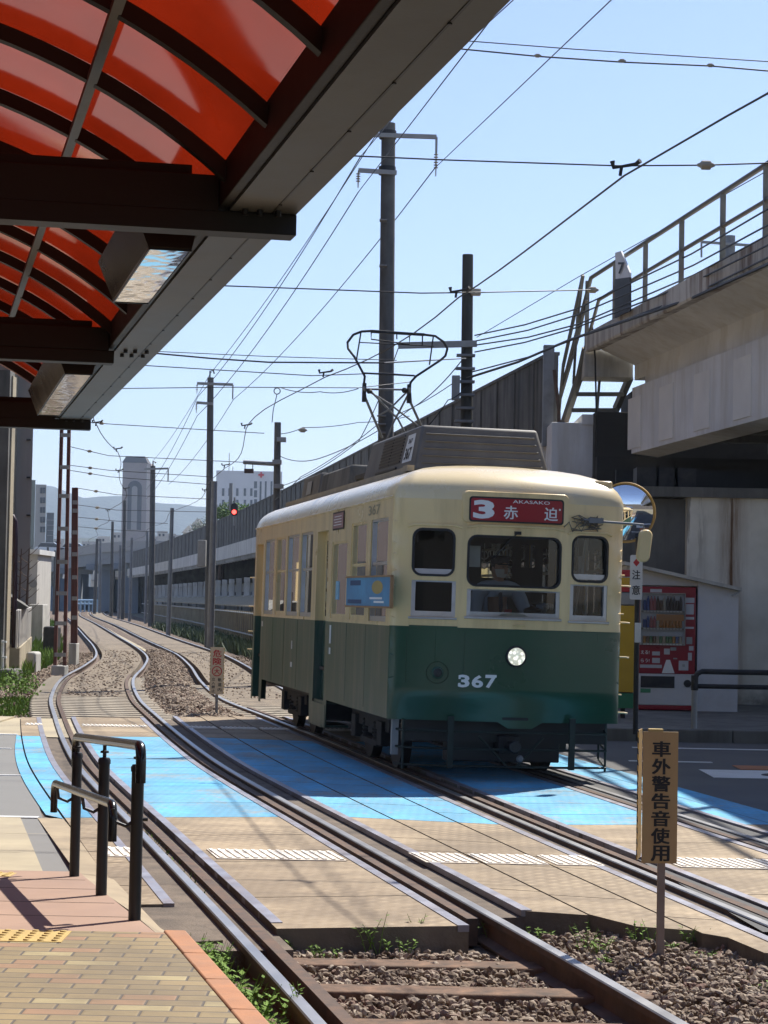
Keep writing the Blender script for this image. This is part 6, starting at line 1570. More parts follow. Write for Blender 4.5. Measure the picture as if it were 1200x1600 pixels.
# traffic mirror with its post and caution plate
MY = 25.9
mp_ = thing('traffic_mirror', 'round convex traffic mirror on a dark post with a white caution plate', 'mirror', (xf(996,MY),MY,.13))
m = MB(); x = xf(996.5,MY); m.cyl((x,MY+.06,.1),(x,MY+.06,At(996,840,MY).z),.032,n=14); m.build('post', M['dark'], mp_)
c = At(977,801,MY+.12); rm = 46*MY/F*.98; nrm = (Vector((0,0,CZ))-c); nrm = Vector((-.22,-1,-.10)).normalized()
Q = Matrix.Translation(c) @ nrm.to_track_quat('Z','Y').to_matrix().to_4x4()
m = MB(); m.lathe([(rm*sin(.42*i/12)/sin(.42)+1e-4, (cos(.42*i/12)-cos(.42))*rm/sin(.42)) for i in range(13)][::-1], Q, 40); 
def mirr(): return flat('mirror_face', (.9,.9,.9), .02, 1)
m.build('mirror_face', mirr(), mp_)
m = MB(); m.lathe([(rm,-.04),(rm+.022,-.04),(rm+.022,.02),(rm+.002,.02),(rm+.002,0)], Q, 40); m.lathe([(.01,-.12),(rm*.6,-.11),(rm,-.04)], Q, 32); m.build('mirror_rim', surf('orange_mirror_back', (.45,.26,.06), .5, 0, .1, 4, 0), mp_)
a = At(985,867,MY-.04); b = At(1003.5,937,MY-.04)
m = MB(); m.ext([ (x, MY-.03, z) for x, z in rrect(a.x, b.x, b.z, a.z, .02, 3)], (0,.008,0)); m.build('caution_plate', M['white'], mp_, smooth=False)
m = MB(); fnm = planefn(((a.x+b.x)/2,MY-.0325,0),(1,0,0),(0,0,1)); m.k = 0
write(m, '注', 0, At(994,898,MY).z, .10, .115, fnm, .03); write(m, '意', 0, At(994,922,MY).z, .10, .115, fnm, .03)
m.k = 1; zc_ = At(994,879,MY).z; m.quad(*[fnm(x, zc_+z) for x, z in ((0,-.05),(.04,0),(0,.05),(-.04,0))])
m.build('lettering', [M['btext'], M['rtext']], mp_, smooth=False)
a = At(992,973,MY); b = At(1001.5,1004,MY); m = MB(); m.box(a.x,b.x,MY+.0,MY+.01,b.z,a.z); m.build('small_plate', M['white'], mp_, smooth=False)
# guard pipe at the kerb
gp = thing('guard_pipe', 'dark two-rail pipe barrier with a pale post on the pavement in front of the wall', 'barrier', (xf(1087,26.9),26.9,.13))
zt_, zm_ = At(1087,1049,26.9).z, At(1087,1072,26.9).z; xg = xf(1087,26.9)
m = MB(); m.cyl((xg,26.9,.1),(xg,26.9,zt_-.12),.038,n=14); m.cyl((xg+2.2,26.9,.1),(xg+2.2,26.9,zt_-.12),.038,n=14); m.build('post', M['grey'], gp)
m = MB(); m.cyl((xg,26.9,zt_-.24),(xg,26.9,zt_-.05),.046,n=14); m.tube([(xg,26.9,zt_-.1),(xg+.03,26.9,zt_-.03),(xg+.09,26.9,zt_),(12,26.9,zt_)], .035, 12); m.build('top_rail', M['dark'], gp)
m = MB(); m.tube([(xg,26.9,zm_),(12,26.9,zm_)], .030, 12); m.build('lower_rail', M['dark'], gp)

# ------------------------------------------------------------------ left side buildings
bk = thing('building', 'unseen dark block added behind the camera to darken the tram window reflections', 'building', (0,-60,0))  # out-of-view block added only to darken the glass reflections
m = MB(); m.box(-80,60,-75,-60,-.2,12); m.build('wall', surf('dark_unseen_block', (.09,.08,.075), .8, 0, .2, .3, 0), bk, smooth=False)
lb_ = thing('building', 'grey concrete building wall with a pale vertical edge strip behind the drain pipes', 'building', (-10.6,60,0))
a = At(20,800,60); b = At(48.5,800,60)
m = MB(); m.hexa([(-22,60,-.2),(b.x,60,-.2),(b.x-3.9,78,-.2),(-25,78,-.2),(-22,60,13),(b.x,60,13),(b.x-3.9,78,13),(-25,78,13)]); m.build('wall', surf('grey_building_wall', (.33,.31,.28), .85, 0, .1, .5, .1, dirt=(.24,.22,.2), ds=.4, damt=.6, streak=True), lb_, smooth=False)
m = MB()
for py in (687,746,805): c = At(44.5,py,59.95); m.box(c.x-.05,c.x+.06,59.9,60,c.z-.02,c.z+.02)
m.each('vent', M['dark'], lb_, 6, smooth=False)
m = MB(); c = At(19,800,59.8); m.box(c.x-.14,c.x+.05,59.6,59.98,1,13); m.build('pilaster', M['slab'], lb_, smooth=False)
def tilem():
    t = NT('brown_tile_wall'); b = t.n('ShaderNodeTexBrick'); t.l(t.mapv((1,1,1),(radians(90),0,radians(90))), b.inputs[0]); b.inputs['Color1'].default_value = (.17,.10,.085,1); b.inputs['Color2'].default_value = (.22,.14,.12,1); b.inputs['Mortar'].default_value = (.07,.05,.045,1); b.inputs['Scale'].default_value = 1.6; return t.fin(b.outputs[0], .7)
tb = thing('building', 'tall brown-tiled building on the left with rows of windows, just outside the nearer rails', 'building', (-11,36,0))
m = MB(); m.box(-24, -11.0, 21, 57, -.2, 15); m.build('wall', tilem(), tb, smooth=False)
for k in range(8):
    for z in (1.2, 4.4, 7.6, 10.8):
        m = MB(); y = 23+k*4.2; m.box(-11.02,-10.98,y,y+2,z,z+1.6); m.build('window', M['cream'] if k % 2 else M['dark'], tb, smooth=False)
lp = thing('concrete_pillar', 'dark square concrete pillar at the left border beside pale strips', 'pillar', (xf(5,45),45,0))
a = At(-12,700,45.5); b = At(15.5,700,45.5); m = MB(); m.box(a.x,b.x,45.3,45.9,-.2,6.5); m.build('shaft', M['concd'], lp, smooth=False)
m = MB(); b2 = At(20.5,700,45.7); m.box(b.x+.003,b2.x,45.5,45.9,-.1,6.4); m.build('edge_strip', M['slab'], lp, smooth=False)
dpipe = [At(*p) for p in ((13,806,47),(20,807,47),(24,815,47),(24,850,47),(21.5,1035,47),(25,1046,46.6),(32,1058,46.2))]
m = MB(); m.tube(dpipe, .055, 10); tag(m.build('drain_pipe', surf('purple_brown_pipe', (.06,.028,.035), .5, 0, .2, 4, 0)), 'dark purple-brown drain pipe bending at its top by the grey building', 'pipe')
m = MB(); m.tube([At(*p) for p in ((15,910,47),(13,1000,47),(13,1040,47))], .04, 8); m.tube([At(24,956,47),At(13,957,47)], .02, 6); tag(m.build('thin_drain_pipe', M['rust']), 'thin brown pipe left of the thick drain pipe', 'pipe')
m = MB(); m.tube([At(*p) for p in ((4,1000,44),(3,1078,44))], .035, 8); 
for py in (1003,1027,1052): c = At(5,py,43.9); m.box(c.x-.03,c.x+.07,43.85,43.95,c.z-.02,c.z+.02)
tag(m.build('white_conduit', M['white']), 'short white conduit at the lower left border by the weeds', 'pipe')
# corrugated fence and its concrete foot
cf = thing('corrugated_fence', 'white corrugated metal fence on a concrete foot beside the left track', 'fence', (xf(30,47),47,0))
A0, A1 = G(25,1046,-.1), None
pa_, pb_ = At(25,955,46.5), At(46,934,60)
m = MB(); n = 26
for k in range(n):
    f0, f1 = k/n, (k+1)/n; o = .05 if k % 2 else 0
    x0_, x1_ = pa_.x+(pb_.x-pa_.x)*f0, pa_.x+(pb_.x-pa_.x)*f1; y0_, y1_ = pa_.y+(pb_.y-pa_.y)*f0, pa_.y+(pb_.y-pa_.y)*f1
    m.hexa([(x0_+o,y0_,.5),(x0_+o+.02,y0_,.5),(x1_+o+.02,y1_,.5),(x1_+o,y1_,.5),(x0_+o,y0_,1.32),(x0_+o+.02,y0_,1.32),(x1_+o+.02,y1_,1.35),(x1_+o,y1_,1.35)])
m.build('sheet', surf('pale_corrugated', (.60,.58,.54), .5, .2, .15, 2, 0, dirt=(.3,.25,.2), ds=2, damt=.5, streak=True), cf, smooth=False)
m = MB(); m.hexa([(pa_.x-.2,pa_.y,-.2),(pa_.x+.1,pa_.y,-.2),(pb_.x+.1,pb_.y,-.2),(pb_.x-.2,pb_.y,-.2),(pa_.x-.2,pa_.y,.5),(pa_.x+.1,pa_.y,.5),(pb_.x+.1,pb_.y,.5),(pb_.x-.2,pb_.y,.5)]); m.build('foot_wall', M['slab'], cf, smooth=False)
m = MB(); m.hexa([(pa_.x-1.4,pa_.y+2,1.3),(pa_.x-.05,pa_.y+2,1.38),(pb_.x-.05,pb_.y,1.4),(pb_.x-1.4,pb_.y,1.4),(pa_.x-1.4,pa_.y+2,1.75),(pa_.x-.6,pa_.y+2,1.70),(pb_.x-.6,pb_.y,1.75),(pb_.x-1.4,pb_.y,1.8)]); tag(m.build('shed_roof', M['parapet'], smooth=False), 'dark low roof behind the white corrugated fence', 'roof')
wb = thing('small_building', 'small white rendered block with a cap behind the corrugated fence', 'building', (xf(50,72),72,0))
a = At(41,866,72); b = At(59,866,72); m = MB(); m.box(a.x,b.x,72,75,-.2,a.z); m.build('wall', surf('white_render', (.55,.53,.49), .8, 0, .1, 2, .1, dirt=(.35,.33,.3), ds=1, damt=.5, streak=True), wb, smooth=False); a2 = At(39,858,71.8); b2 = At(62,858,71.8); m = MB(); m.box(a2.x,b2.x,71.8,75.2,a.z+.002,a2.z); m.build('cap', M['white'], wb, smooth=False)
m = MB(); q = At(52,912,71.9); m.lathe([(.14,0),(.14,.03),(.11,.03),(.11,.01)], Matrix.Translation(q) @ Matrix.Rotation(pi/2,4,'X'), 20); m.build('round_vent', M['grey'], wb)
a = At(58,935,70); b = At(66,985,70); m = MB(); m.box(a.x-.5,b.x,70,71,-.2,a.z-.2); tag(m.build('concrete_block', M['conc'], bevel=.02), 'pale concrete block at the end of the corrugated fence', 'block')
# bare shrubs
for px, l in ((30,'leafless thin shrub above the corrugated fence, left of two'),(42,'leafless thin shrub above the corrugated fence, right of two')):
    q = At(px, 935, 56); m = MB(); m.tube([(q.x,56,0),(q.x,56,1.5),(q.x+.03,56,2.9)], [.035,.03,.015], 6)
    for k in range(10): z = 1.0+k*.19; s = 1 if k % 2 else -1; m.tube([(q.x,56,z),(q.x+s*.12,56,z+.08),(q.x+s*.3,56+.1*s,z+.28)], [.014,.01,.006], 5)
    tag(m.build('bare_shrub', M['rust']), l, 'shrub')
# ------------------------------------------------------------------ far buildings, overpass, hills
def win(m, x0_, x1_, z0_, z1_, Y): m.box(x0_, x1_, Y-.06, Y+.02, z0_, z1_)
def building(name, label, pxa, pxb, top, Y, depth, mat, wins=None, wmat=None, base=-.2):
    a = At(pxa, top, Y); b = At(pxb, top, Y); th = thing(name, label, 'building', ((a.x+b.x)/2, Y, 0))
    zt = (a.z+b.z)/2; m = MB(); f = (Y+depth)/Y; m.hexa([(a.x,Y,base),(b.x,Y,base),(b.x*f,Y+depth,base),(a.x*f,Y+depth,base),(a.x,Y,zt),(b.x,Y,zt),(b.x*f,Y+depth,zt),(a.x*f,Y+depth,zt)]); m.build('wall', mat, th, smooth=False)
    if wins:
        for (p, q, r_, s_) in wins:
            c = At(p, r_, Y); d = At(q, s_, Y); m = MB(); m.box(c.x, d.x, Y-.12, Y+.02, d.z, c.z); m.build('window', wmat, th, smooth=False)
    return th, a.x, b.x, zt
wglass = flat('far_window_glass', (.05,.06,.08), .15)
mk = lambda n, c: surf(n, c, .8, 0, .08, .3, 0)
th, xa1, xb1, zt = building('tower_building', 'pinkish grey high tower with an arched recess and dark hipped cap in the far distance', 192, 230, 723, 850, 14, mk('tower_stone', (.27,.225,.21)))
m = MB(); s = 850/F
m.hexa([(xa1-.3,849.7,zt),(xb1+.3,849.7,zt),(xb1+.3,864.3,zt),(xa1-.3,864.3,zt),(xa1+1.2,851,zt+2.7),(xb1-1.2,851,zt+2.7),(xb1-1.2,862,zt+2.7),(xa1+1.2,862,zt+2.7)]); m.build('cap', mk('tower_cap', (.07,.06,.055)), th, smooth=False)
c = (xa1+xb1)/2+.2
def archp(hw, z0_, zs, Y, d):
    pts = [(c-hw,Y,z0_),(c+hw,Y,z0_)]+[(c+hw*cos(a),Y,zs+hw*1.0*sin(a)) for a in [pi*k/14 for k in range(15)]]; m = MB(); m.ext(pts, (0,d,0)); return m
zb_, zs_ = At(210,828,850).z, At(210,762,850).z
archp(2.8, zb_, zs_, 849.6, .5).build('arch_recess', mk('tower_dark_panel', (.035,.03,.03)), th, smooth=False)
archp(1.15, zb_, zs_-.5, 849.2, .3).build('arch_centre', mk('tower_light_panel', (.26,.24,.23)), th, smooth=False)
m = MB(); m.box(xb1,xb1+1.6,850.4,863,-.2,zt-.2); m.build('side_wing', mk('tower_sunlit_tone', (.46,.40,.37)), th, smooth=False)  # sunlight painted into the wing as a paler tower tone
hwins = []
for px in (347,357,369,381,391): 
    for py in (763,781,796): hwins.append((px,px+3.4,py,py+12))
for py in (752,766,780,794): hwins.append((397,401.5,py,py+11))
for px in (406,414,423): hwins.append((px,px+1.8,752,800))
th, xa1, xb1, zt = building('hospital', 'white hospital block with a red cross on its roof band above the viaduct', 338, 441, 736, 620, 20, mk('hospital_white', (.62,.63,.66)), hwins, wglass)
q = At(408,742,619.8); m = MB(); m.box(q.x-.25,q.x+.25,619.7,619.9,q.z-.8,q.z+.8); m.box(q.x-.8,q.x+.8,619.66,619.95,q.z-.25,q.z+.25); m.build('red_cross', flat('red_cross_paint', (.6,.02,.02), .5), th, smooth=False)
m = MB()
for px, h in ((349,2),(357,5.5),(363,1.4)): q = At(px,736,622); m.cyl((q.x,624,zt-.1),(q.x,624,zt+h),.12,n=6)
m.build('roof_antenna', M['grey'], th)
bal = []
for r_ in range(5):
    for k in range(2): bal.append((62.8+k*4.4, 66.4+k*4.4, 762+r_*15.2, 771+r_*15.2))
building('apartment_building', 'pale apartment block with five rows of dark balcony openings at the far left', 56, 72.5, 757, 330, 15, mk('apartment_pale', (.42,.40,.37)), bal, wglass)
building('office_building', 'low dark glass office block right of the pale apartment block', 72.8, 84.5, 801, 420, 15, mk('dark_office', (.13,.14,.15)), [(73.5,84,812+k*8,813.2+k*8) for k in range(4)], mk('office_band', (.3,.3,.3)))
building('building', 'narrow greenish concrete building just right of the grey wall at the left border', 46, 55.5, 750, 190, 12, mk('green_grey_wall', (.27,.29,.25)))
rb = random.Random(11)
townc = [(100,128,852,'pale flat-roofed'),(128,150,846,'cream'),(152,172,838,'low white'),(176,190,832,'grey'),(232,246,838,'white'),(246,262,830,'brownish'),(262,275,834,'cream'),(274,288,836,'white'),(288,300,838,'pale grey'),(84,100,842,'grey')]
for (p, q, t_, l), Y in zip(townc, (500,520,540,560,480,540,500,470,450,480)):
    k = rb.uniform(.3,.6); building('town_building', '%s town building, %s' % (l, 'left of the tower' if p < 190 else 'right of the tower')+(' at pixel column end' if False else {100:' and above the overpass car',128:' in the middle of the group',152:' next to another building',176:' touching it',232:' nearest it',246:', second from it',262:', third from it',274:' beside the house with a dark roof',288:' below the hill house',84:' near the lattice masts'}[p]), p, q, t_, Y, 12, mk('town_wall', (k,k*.96,k*.9)), [(p+2,p+5,t_+4,t_+8),(p+8,p+11,t_+4,t_+8)], wglass)
for (p, q, t_, Y, l) in ((284,301,829,430,'house with a dark hipped roof below the hillside trees'),(298,317,818,470,'house with a grey hipped roof, higher on the hillside')):
    a = At(p,t_,Y); b = At(q,t_,Y); th = thing('house', l, 'house', ((a.x+b.x)/2,Y,0)); h = 8*Y/F
    m = MB(); m.box(a.x+.3,b.x-.3,Y,Y+8,-.2,a.z-h*.4); m.build('wall', mk('house_wall', (.5,.47,.42)), th, smooth=False)
    m = MB(); z0_ = a.z-h*.4; m.hexa([(a.x,Y-.4,z0_),(b.x,Y-.4,z0_),(b.x,Y+8.4,z0_),(a.x,Y+8.4,z0_),(a.x+1,Y+3.5,a.z+1.2),(b.x-1,Y+3.5,a.z+1.2),(b.x-1,Y+4.5,a.z+1.2),(a.x+1,Y+4.5,a.z+1.2)]); m.build('roof', mk('house_roof', (.08,.085,.09)), th, smooth=False)
    m = MB(); m.box(a.x+1,a.x+2,Y-.08,Y+.02,a.z-h*.4-1.6,a.z-h*.4-.5); m.build('window', wglass, th, smooth=False)
# overpass in the distance
ov = thing('overpass', 'curved grey road overpass crossing the end of the tracks in the distance', 'overpass', (-28,255,0))
opts = [(At(px, 900, Y).x, Y, zt) for px, Y, zt in ((-60,300,6.2),(30,290,6.9),(65,280,7.3),(110,268,7.9),(160,258,8.3),(200,250,8.4),(255,240,8.2),(330,232,7.9))]
def sw(mb, z0_, z1_, d0, d1):
    rings = []
    for x, y, zt in opts: rings.append([mb.P((x,y+d0,zt+z0_)),mb.P((x,y+d1,zt+z0_)),mb.P((x,y+d1,zt+z1_)),mb.P((x,y+d0,zt+z1_))])
    for a, b in zip(rings, rings[1:]):
        for k in range(4): mb.face((a[k],b[k],b[(k+1)%4],a[(k+1)%4]))
    mb.face(rings[0]); mb.face(rings[-1][::-1])
m = MB(); sw(m, -2.6, -1.1, .3, 9); m.build('deck', mk('overpass_girder', (.26,.27,.28)), ov, smooth=False)
m = MB(); sw(m, -1.15, 0, 0, .3); m.build('parapet', mk('overpass_parapet', (.36,.35,.34)), ov, smooth=False)
m = MB(); sw(m, -.2, .1, 8.4, 8.7); m.build('far_parapet', mk('overpass_far_parapet', (.5,.47,.42)), ov, smooth=False)
for (x, y, zt) in opts[1:-1]:
    m = MB(); m.box(x-.9,x+.9,y+3,y+5,-.2,zt-2.6); m.box(x-2.4,x+2.4,y+2.5,y+5.5,zt-3.3,zt-2.6); m.build('pier', mk('overpass_pier', (.22,.25,.29)), ov, smooth=False)
m = MB()
for k in range(7): x = At(70+k*22, 900, 275).x; m.box(x, x+2.2, 274, 276, -.2, 3.0+(k%3))
tag(m.build('parked_machinery', mk('yard_blue', (.14,.19,.26)), smooth=False), 'row of bluish grey yard structures in the shade below the overpass', 'yard structures')
m = MB(); a = At(120,938,240); b = At(152,938,238); m.tube([a, b], .12, 6); m.tube([a-Vector((0,0,.4)), b-Vector((0,0,.4))], .12, 6)
for k in range(6): p = a.lerp(b, k/5); m.tube([p, Vector((p.x,p.y,-.1))], .1, 6)
tag(m.build('blue_barrier', surf('pale_blue_rail', (.3,.45,.6), .6, 0, .1, 3, 0)), 'low pale blue barrier closing the view at the end of the tracks', 'barrier')
def car(px, lab, col):
    Y = 274; zt = 7.5; c = At(px, 850, Y); zt += .65; k = thing('parked_car', lab, 'car', (c.x, Y, zt-1.1), group='cars on the overpass')
    def pr(z0_, pts): return [(c.x+x, Y-.8, zt-1.1+z) for x, z in pts]
    m = MB(); m.ext(pr(0, [(-2.1,.35),(2.1,.35),(2.15,.8),(1.3,.95),(-1.9,1.0),(-2.15,.8)]), (0,1.7,0)); m.build('body', flat('car_paint', col, .25), k, smooth=False)
    m = MB(); m.ext(pr(0, [(-1.7,1.0),(1.1,.96),(.5,1.5),(-1.3,1.5)]), (0,1.6,0)); m.build('cabin', wglass, k, smooth=False)
    m = MB(); m.ext(pr(0, [(-1.25,1.5),(.45,1.5),(.4,1.56),(-1.2,1.56)]), (0,1.6,0)); m.build('roof', flat('car_roof', col, .25), k, smooth=False)
    for dx in (-1.35,1.35): m = MB(); m.cyl((c.x+dx,Y-.85,zt-.78),(c.x+dx,Y-.6,zt-.78),.32,n=12); m.build('wheel', M['black'], k)
car(81, 'white car driving on the overpass between the apartment block and the lattice mast', (.75,.76,.78)); car(119, 'pale car on the overpass just right of the farther lattice mast', (.6,.62,.65))
# hills
def ridge(name, pts, Y, depth, mat, jit=1.0):
    g = MB(); nx, ny = 120, 14; rr = []
    X = lambda px: At(px, 900, Y).x
    for i in range(nx+1):
        px = -900+(2800)*i/nx
        for k in range(len(pts)-1):
            if pts[k][0] <= px <= pts[k+1][0]: break
        t = (px-pts[k][0])/(pts[k+1][0]-pts[k][0]); py = pts[k][1]+(pts[k+1][1]-pts[k][1])*(3*t*t-2*t**3)
        zt = At(px, py, Y).z; row = []
        for j in range(ny+1):
            f = j/ny; z = zt*sin(f*pi*.5)**.8; x = X(px)
            z *= 1+.06*jit*noise.noise(Vector((x*.004, f*4, 2)))*(1 if f < 1 else .4); row.append(g.P((x, Y-depth*(1-f), z-3)))
        rr.append(row)
    for a, b in zip(rr, rr[1:]):
        for j in range(ny): g.face((a[j], b[j], b[j+1], a[j+1]))
    struct(name, g, mat, angle=80)
M['hill'] = surf('wooded_hill', (.035,.045,.03), .95, 0, .35, .01, .8, .05, 6)
ridge('far_hills', [(-900,790),(-300,760),(0,742),(75,757),(130,775),(190,770),(246,782),(275,786),(330,794),(430,800),(800,790),(1400,800),(1900,800)], 3400, 700, M['hill'])
ridge('near_hills', [(-900,860),(-200,850),(60,842),(140,838),(250,846),(300,838),(330,835),(420,800),(520,790),(700,800),(1100,830),(1900,850)], 1500, 350, M['hill'])
# ------------------------------------------------------------------ plants
def leafcloud(mb, c, rx, ry, rz, n, s, rnd=R):
    for _ in range(n):
        a = Vector((rnd.gauss(0,.45), rnd.gauss(0,.45), rnd.gauss(0,.45)))
        if a.length > 1: a.normalize()
        p = Vector(c)+Vector((a.x*rx, a.y*ry, a.z*rz)); d = Vector((rnd.uniform(-1,1), rnd.uniform(-1,1), rnd.uniform(-.3,1))).normalized(); e = d.orthogonal().normalized(); k = s*rnd.uniform(.6,1.3)
        q = d*k; w_ = e*k*.35; b = len(mb.v); mb.v += [p, p+q*.5+w_, p+q, p+q*.5-w_]; mb.f.append((b,b+1,b+2,b+3)); mb.mi.append(0)
def tree(label, px, py, Y, w_, h_, mat, n=500):
    c = At(px, py, Y); th = thing('tree', label, 'tree', (c.x, Y, 0), group='trees on the skyline'); m = MB()
    m.tube([(c.x,Y,-.2),(c.x+.1,Y,c.z*.6),(c.x,Y,c.z)], [.3,.2,.08], 8); m.build('trunk', M['rust'], th)
    m = MB()
    for k in range(9): leafcloud(m, (c.x+R.uniform(-.6,.6)*w_, Y+R.uniform(-.5,.5)*w_, c.z+R.uniform(-.5,.5)*h_), w_*.5, w_*.5, h_*.5, n//9, .07*w_+.15)
    m.build('crown', mat, th, smooth=False)
tree('yellow-green bushy tree rising above the viaduct parapet left of the red signal', 346, 806, 150, 1.2, 1.0, M['leaf'], 500)
tree('olive tree behind the red signal above the parapet', 362, 804, 160, 1.2, 1.1, M['leaf'], 500)
tree('small pale green tree right of the red signal', 384, 802, 170, 1.3, .8, M['leaf2'], 400)
for px, py, l in ((312,826,'nearest the tall pole'),(303,834,'lowest by the houses'),(318,818,'highest on the slope')): tree('brownish green hillside tree, '+l, px, py, 400, 2.0, 1.8, M['leafd'], 300)
def weed(label, x, y, z, h, n, mat=None, spread=.06, grp='weeds along the edge of the crossing deck'):
    h *= 1.35; n += 3
    m = MB()
    for k in range(n):
        a = R.uniform(0,6.3); b = Vector((x+R.uniform(-1,1)*spread, y+R.uniform(-1,1)*spread*.5, z)); t = b+Vector((cos(a)*h*.35, sin(a)*h*.2, h*R.uniform(.6,1))); mid = b.lerp(t,.5)+Vector((0,0,h*.1)); m.tube([b, mid, t], [.0022,.0018,.001], 4)
        for j in range(6):
            f = .25+.75*j/6; p = b.lerp(mid, f*2) if f < .5 else mid.lerp(t, f*2-1); an = R.uniform(0,6.3); d = Vector((cos(an), sin(an)*.7, R.uniform(0,.7))).normalized(); e = d.cross(Vector((0,0,1))).normalized(); s = R.uniform(.014,.028)
            m.quad(p, p+d*s*.6+e*s*.35, p+d*s*1.3+Vector((0,0,-.003)), p+d*s*.6-e*s*.35)
    return tag(m.build('weed', mat or M['leaf2'], smooth=False), label, 'weed', grp)
for px, py, h, n, l in ((575,1488,.16,2,'tall thin weed against the middle of the deck block between the rails'),(660,1478,.13,2,'thin weed near the right end of the deck block'),(510,1497,.07,3,'low weed at the left end of the deck block'),(450,1490,.06,3,'small weed at the corner by the guard rail'),(622,1489,.08,3,'low weed between two taller ones by the deck block'),(748,1465,.07,2,'tiny weed beside the end of the guard rail'),(845,1468,.06,3,'tiny weed at the foot of the narrow deck block'),(920,1492,.15,3,'branching weed at the chamfered deck corner'),(945,1498,.10,4,'low leafy weed beside the branching one'),(1004,1488,.14,4,'upright weed just left of the sign post'),(1050,1495,.07,4,'leafy weed just right of the sign post'),(1078,1490,.12,6,'broad bright weed in the gap between two deck blocks'),(1104,1510,.08,3,'small weed right of the bright one'),(1076,1528,.05,3,'small weed alone in the ballast'),(1195,1560,.07,3,'small weed at the right border in the ballast'),(1157,1540,.04,3,'tiny weed in the ballast near the right border'),(470,1600,.14,3,'thin weed overlapping the polished rail at the bottom'),(432,1592,.06,5,'low weed between kerb and rail at the bottom'),(960,1510,.05,5,'creeping weed left of the sign shadow')):
    p = G(px, py, -.12); weed(l, p.x, p.y, -.13, h, n)
m = MB()                                       # weeds between the platform kerb and the rail
for _ in range(420):
    y = R.uniform(7.4, 10.3); x = (edge(y) if y < 9.3 else ramp_e(y))+.12+R.uniform(0,.26); 
    if R.random() > (.95 if y > 8.6 else .5): continue
    h = R.uniform(.07,.20)*(1.2 if y > 8.8 else .8)
    for k in range(4):
        a = R.uniform(0,6.3); b = Vector((x,y,-.17)); t = b+Vector((cos(a)*h*.5, sin(a)*h*.4, h)); m.tube([b,t],[.002,.001],3)
        for j in range(5):
            p = b.lerp(t,.3+.14*j); an = R.uniform(0,6.3); d = Vector((cos(an),sin(an),.4)).normalized(); e = d.cross(Vector((0,0,1))).normalized(); s = R.uniform(.015,.036); m.quad(p,p+d*s*.6+e*s*.4,p+d*s*1.3,p+d*s*.6-e*s*.4)
o = m.build('kerb_weeds', M['leaf2'], smooth=False); o['kind'] = 'stuff'
def grass(name, n, fx, h, s, mat):
    m = MB()
    for _ in range(n):
        x, y, z = fx(); hh = h*R.uniform(.5,1.3); a = R.uniform(0,6.3); w_ = s*R.uniform(.6,1.3); d = Vector((cos(a)*w_, sin(a)*w_, 0)); t = Vector((R.uniform(-1,1)*hh*.5, R.uniform(-1,1)*hh*.5, hh)); b = Vector((x,y,z)); m.f.append((len(m.v),len(m.v)+1,len(m.v)+2)); m.v += [b-d, b+d, b+t]; m.mi.append(0)
    o = m.build(name, mat, smooth=False); o['kind'] = 'stuff'; return o
def gl():
    y = 40+62*R.random()**1.2; return (off(t1,y,-1).x-R.uniform(.8,4.2), y, -.18)
grass('grass_by_left_track', 12000, gl, .32, .04, M['leaf2'])
def gl2():
    y = 66+70*R.random(); return (off(t1,y,-1).x-R.uniform(1.0,6), y, -.18)
grass('far_grass', 3500, gl2, .45, .10, M['leaf2'])
def gl3():
    p = G(R.uniform(-20,52), R.uniform(1090,1118), -.1); return (p.x, p.y, -.12)
grass('corner_grass', 1000, gl3, .07, .02, M['leaf2'])
m = MB()
for _ in range(16): q = G(R.uniform(8,50), R.uniform(1075,1098), -.1); leafcloud(m, (q.x, q.y, .0+R.uniform(0,.2)), .22, .22, .16, 40, .055)
tag(m.build('bush', M['leaf2'], smooth=False), 'low leafy bush beside the pavement end at the left border', 'bush')
def gl4():
    y = 50+80*R.random()**1.4; return (t2(y)+1.6+R.uniform(0,max(.3, ff(y)-t2(y)-1.4)), y, -.18)
grass('grass_by_viaduct', 7000, gl4, .4, .06, M['leafd'])
def gl5():
    p = G(R.choice((848,865,1070,480,500,1090)), 1255, 0); y = R.uniform(12,17); t_, d_ = R.choice(((t2,-.62),(t1,-.63))); q = off(t_, y, d_+R.uniform(-.05,.05)); return (q.x, q.y, -.035)
grass('gap_weeds', 160, gl5, .03, .006, M['leaf2'])
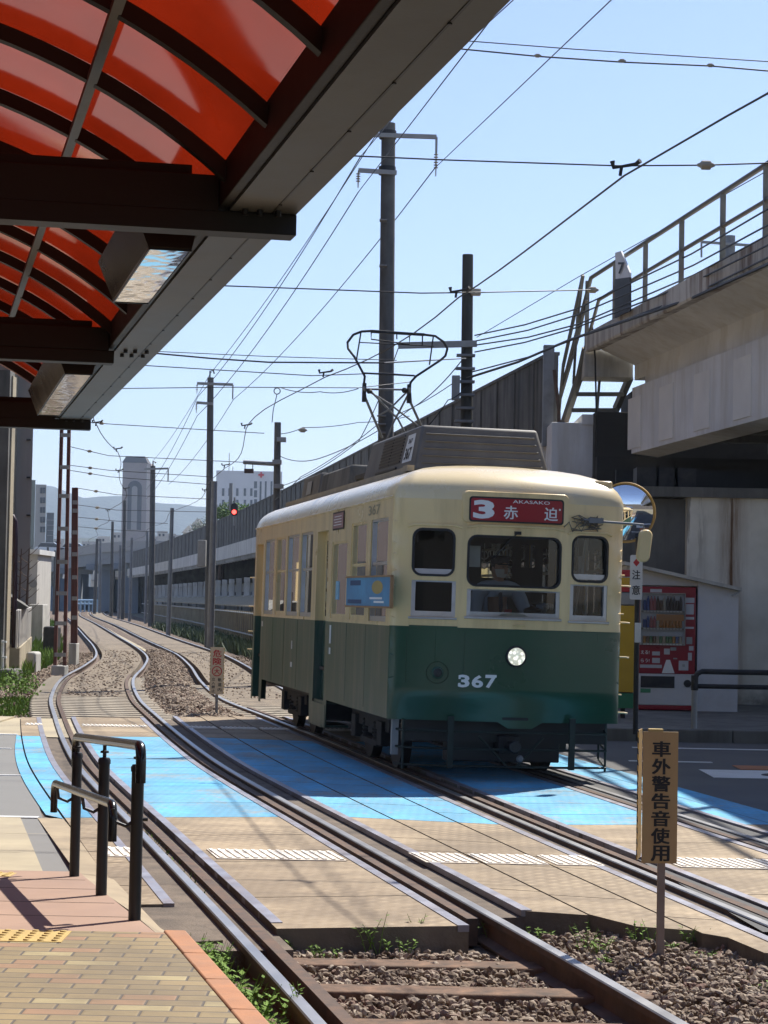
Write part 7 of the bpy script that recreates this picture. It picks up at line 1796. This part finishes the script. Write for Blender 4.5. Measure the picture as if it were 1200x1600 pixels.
# culvert step and small boxes at left
for px, py, w_, h_, Y, l, mt in ((78,990,22,22,64,'solid dark block standing for the shaded opening under the grass bank left of the masts','dark'),(10,1060,30,28,43,'round-shouldered grey concrete stub at the left border','concd'),(48,1030,16,22,50,'rough concrete stub beside the foot of the corrugated fence','conc')):  # first one is a dark block painted as the shade of an opening
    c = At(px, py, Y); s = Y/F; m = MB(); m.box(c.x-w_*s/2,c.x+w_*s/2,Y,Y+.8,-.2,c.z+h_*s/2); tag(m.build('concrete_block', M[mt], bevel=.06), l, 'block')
# red signal on the parapet
q = At(366,797,95); sg_ = thing('railway_signal', 'railway signal with round black head showing a red light above the parapet', 'signal', (q.x,95,6.9))
m = MB(); s = 95/F; pts = [(q.x+x*s, 95, q.z+z*s) for x, z in rrect(-5.5,5.5,-9,11,5.2,6)]; m.ext(pts, (0,.1,0)); m.build('head', M['black'], sg_, smooth=False)
m = MB(); m.lathe([(.10,0),(.10,.04),(.001,.05)], Matrix.Translation((q.x,95,q.z-3*s)) @ Matrix.Rotation(pi/2,4,'X'), 16); t = NT('red_lamp'); t.b.inputs['Emission Color'].default_value = (1,.05,.04,1); t.b.inputs['Emission Strength'].default_value = 4; m.build('lamp', t.fin((.6,.02,.02), .3), sg_)
m = MB(); m.cyl((q.x,95.1,5.0),(q.x,95.1,q.z+20*s),.04); m.box(q.x-.25,q.x-.1,95,95.2,6.9,q.z); m.build('post', M['grey'], sg_)
# ------------------------------------------------------------------ haze
m = MB(); m.box(-3300, 3300, -420, 4200, -4, 420)
hz = m.build('haze', None, smooth=False) if False else None
me = bpy.data.meshes.new('haze'); me.from_pydata([tuple(v) for v in m.v], [], m.f); hzm = bpy.data.materials.new('haze'); hzm.use_nodes = True; n_ = hzm.node_tree; n_.nodes.clear()
pv = n_.nodes.new('ShaderNodeVolumePrincipled'); pv.inputs['Color'].default_value = (.58,.75,1,1); pv.inputs['Density'].default_value = .00018; pv.inputs['Anisotropy'].default_value = .3
oo = n_.nodes.new('ShaderNodeOutputMaterial'); n_.links.new(pv.outputs[0], oo.inputs['Volume']); me.materials.append(hzm)
hz = bpy.data.objects.new('haze', me); COL.objects.link(hz); hz['kind'] = 'stuff'
SC.cycles.volume_bounces = 0
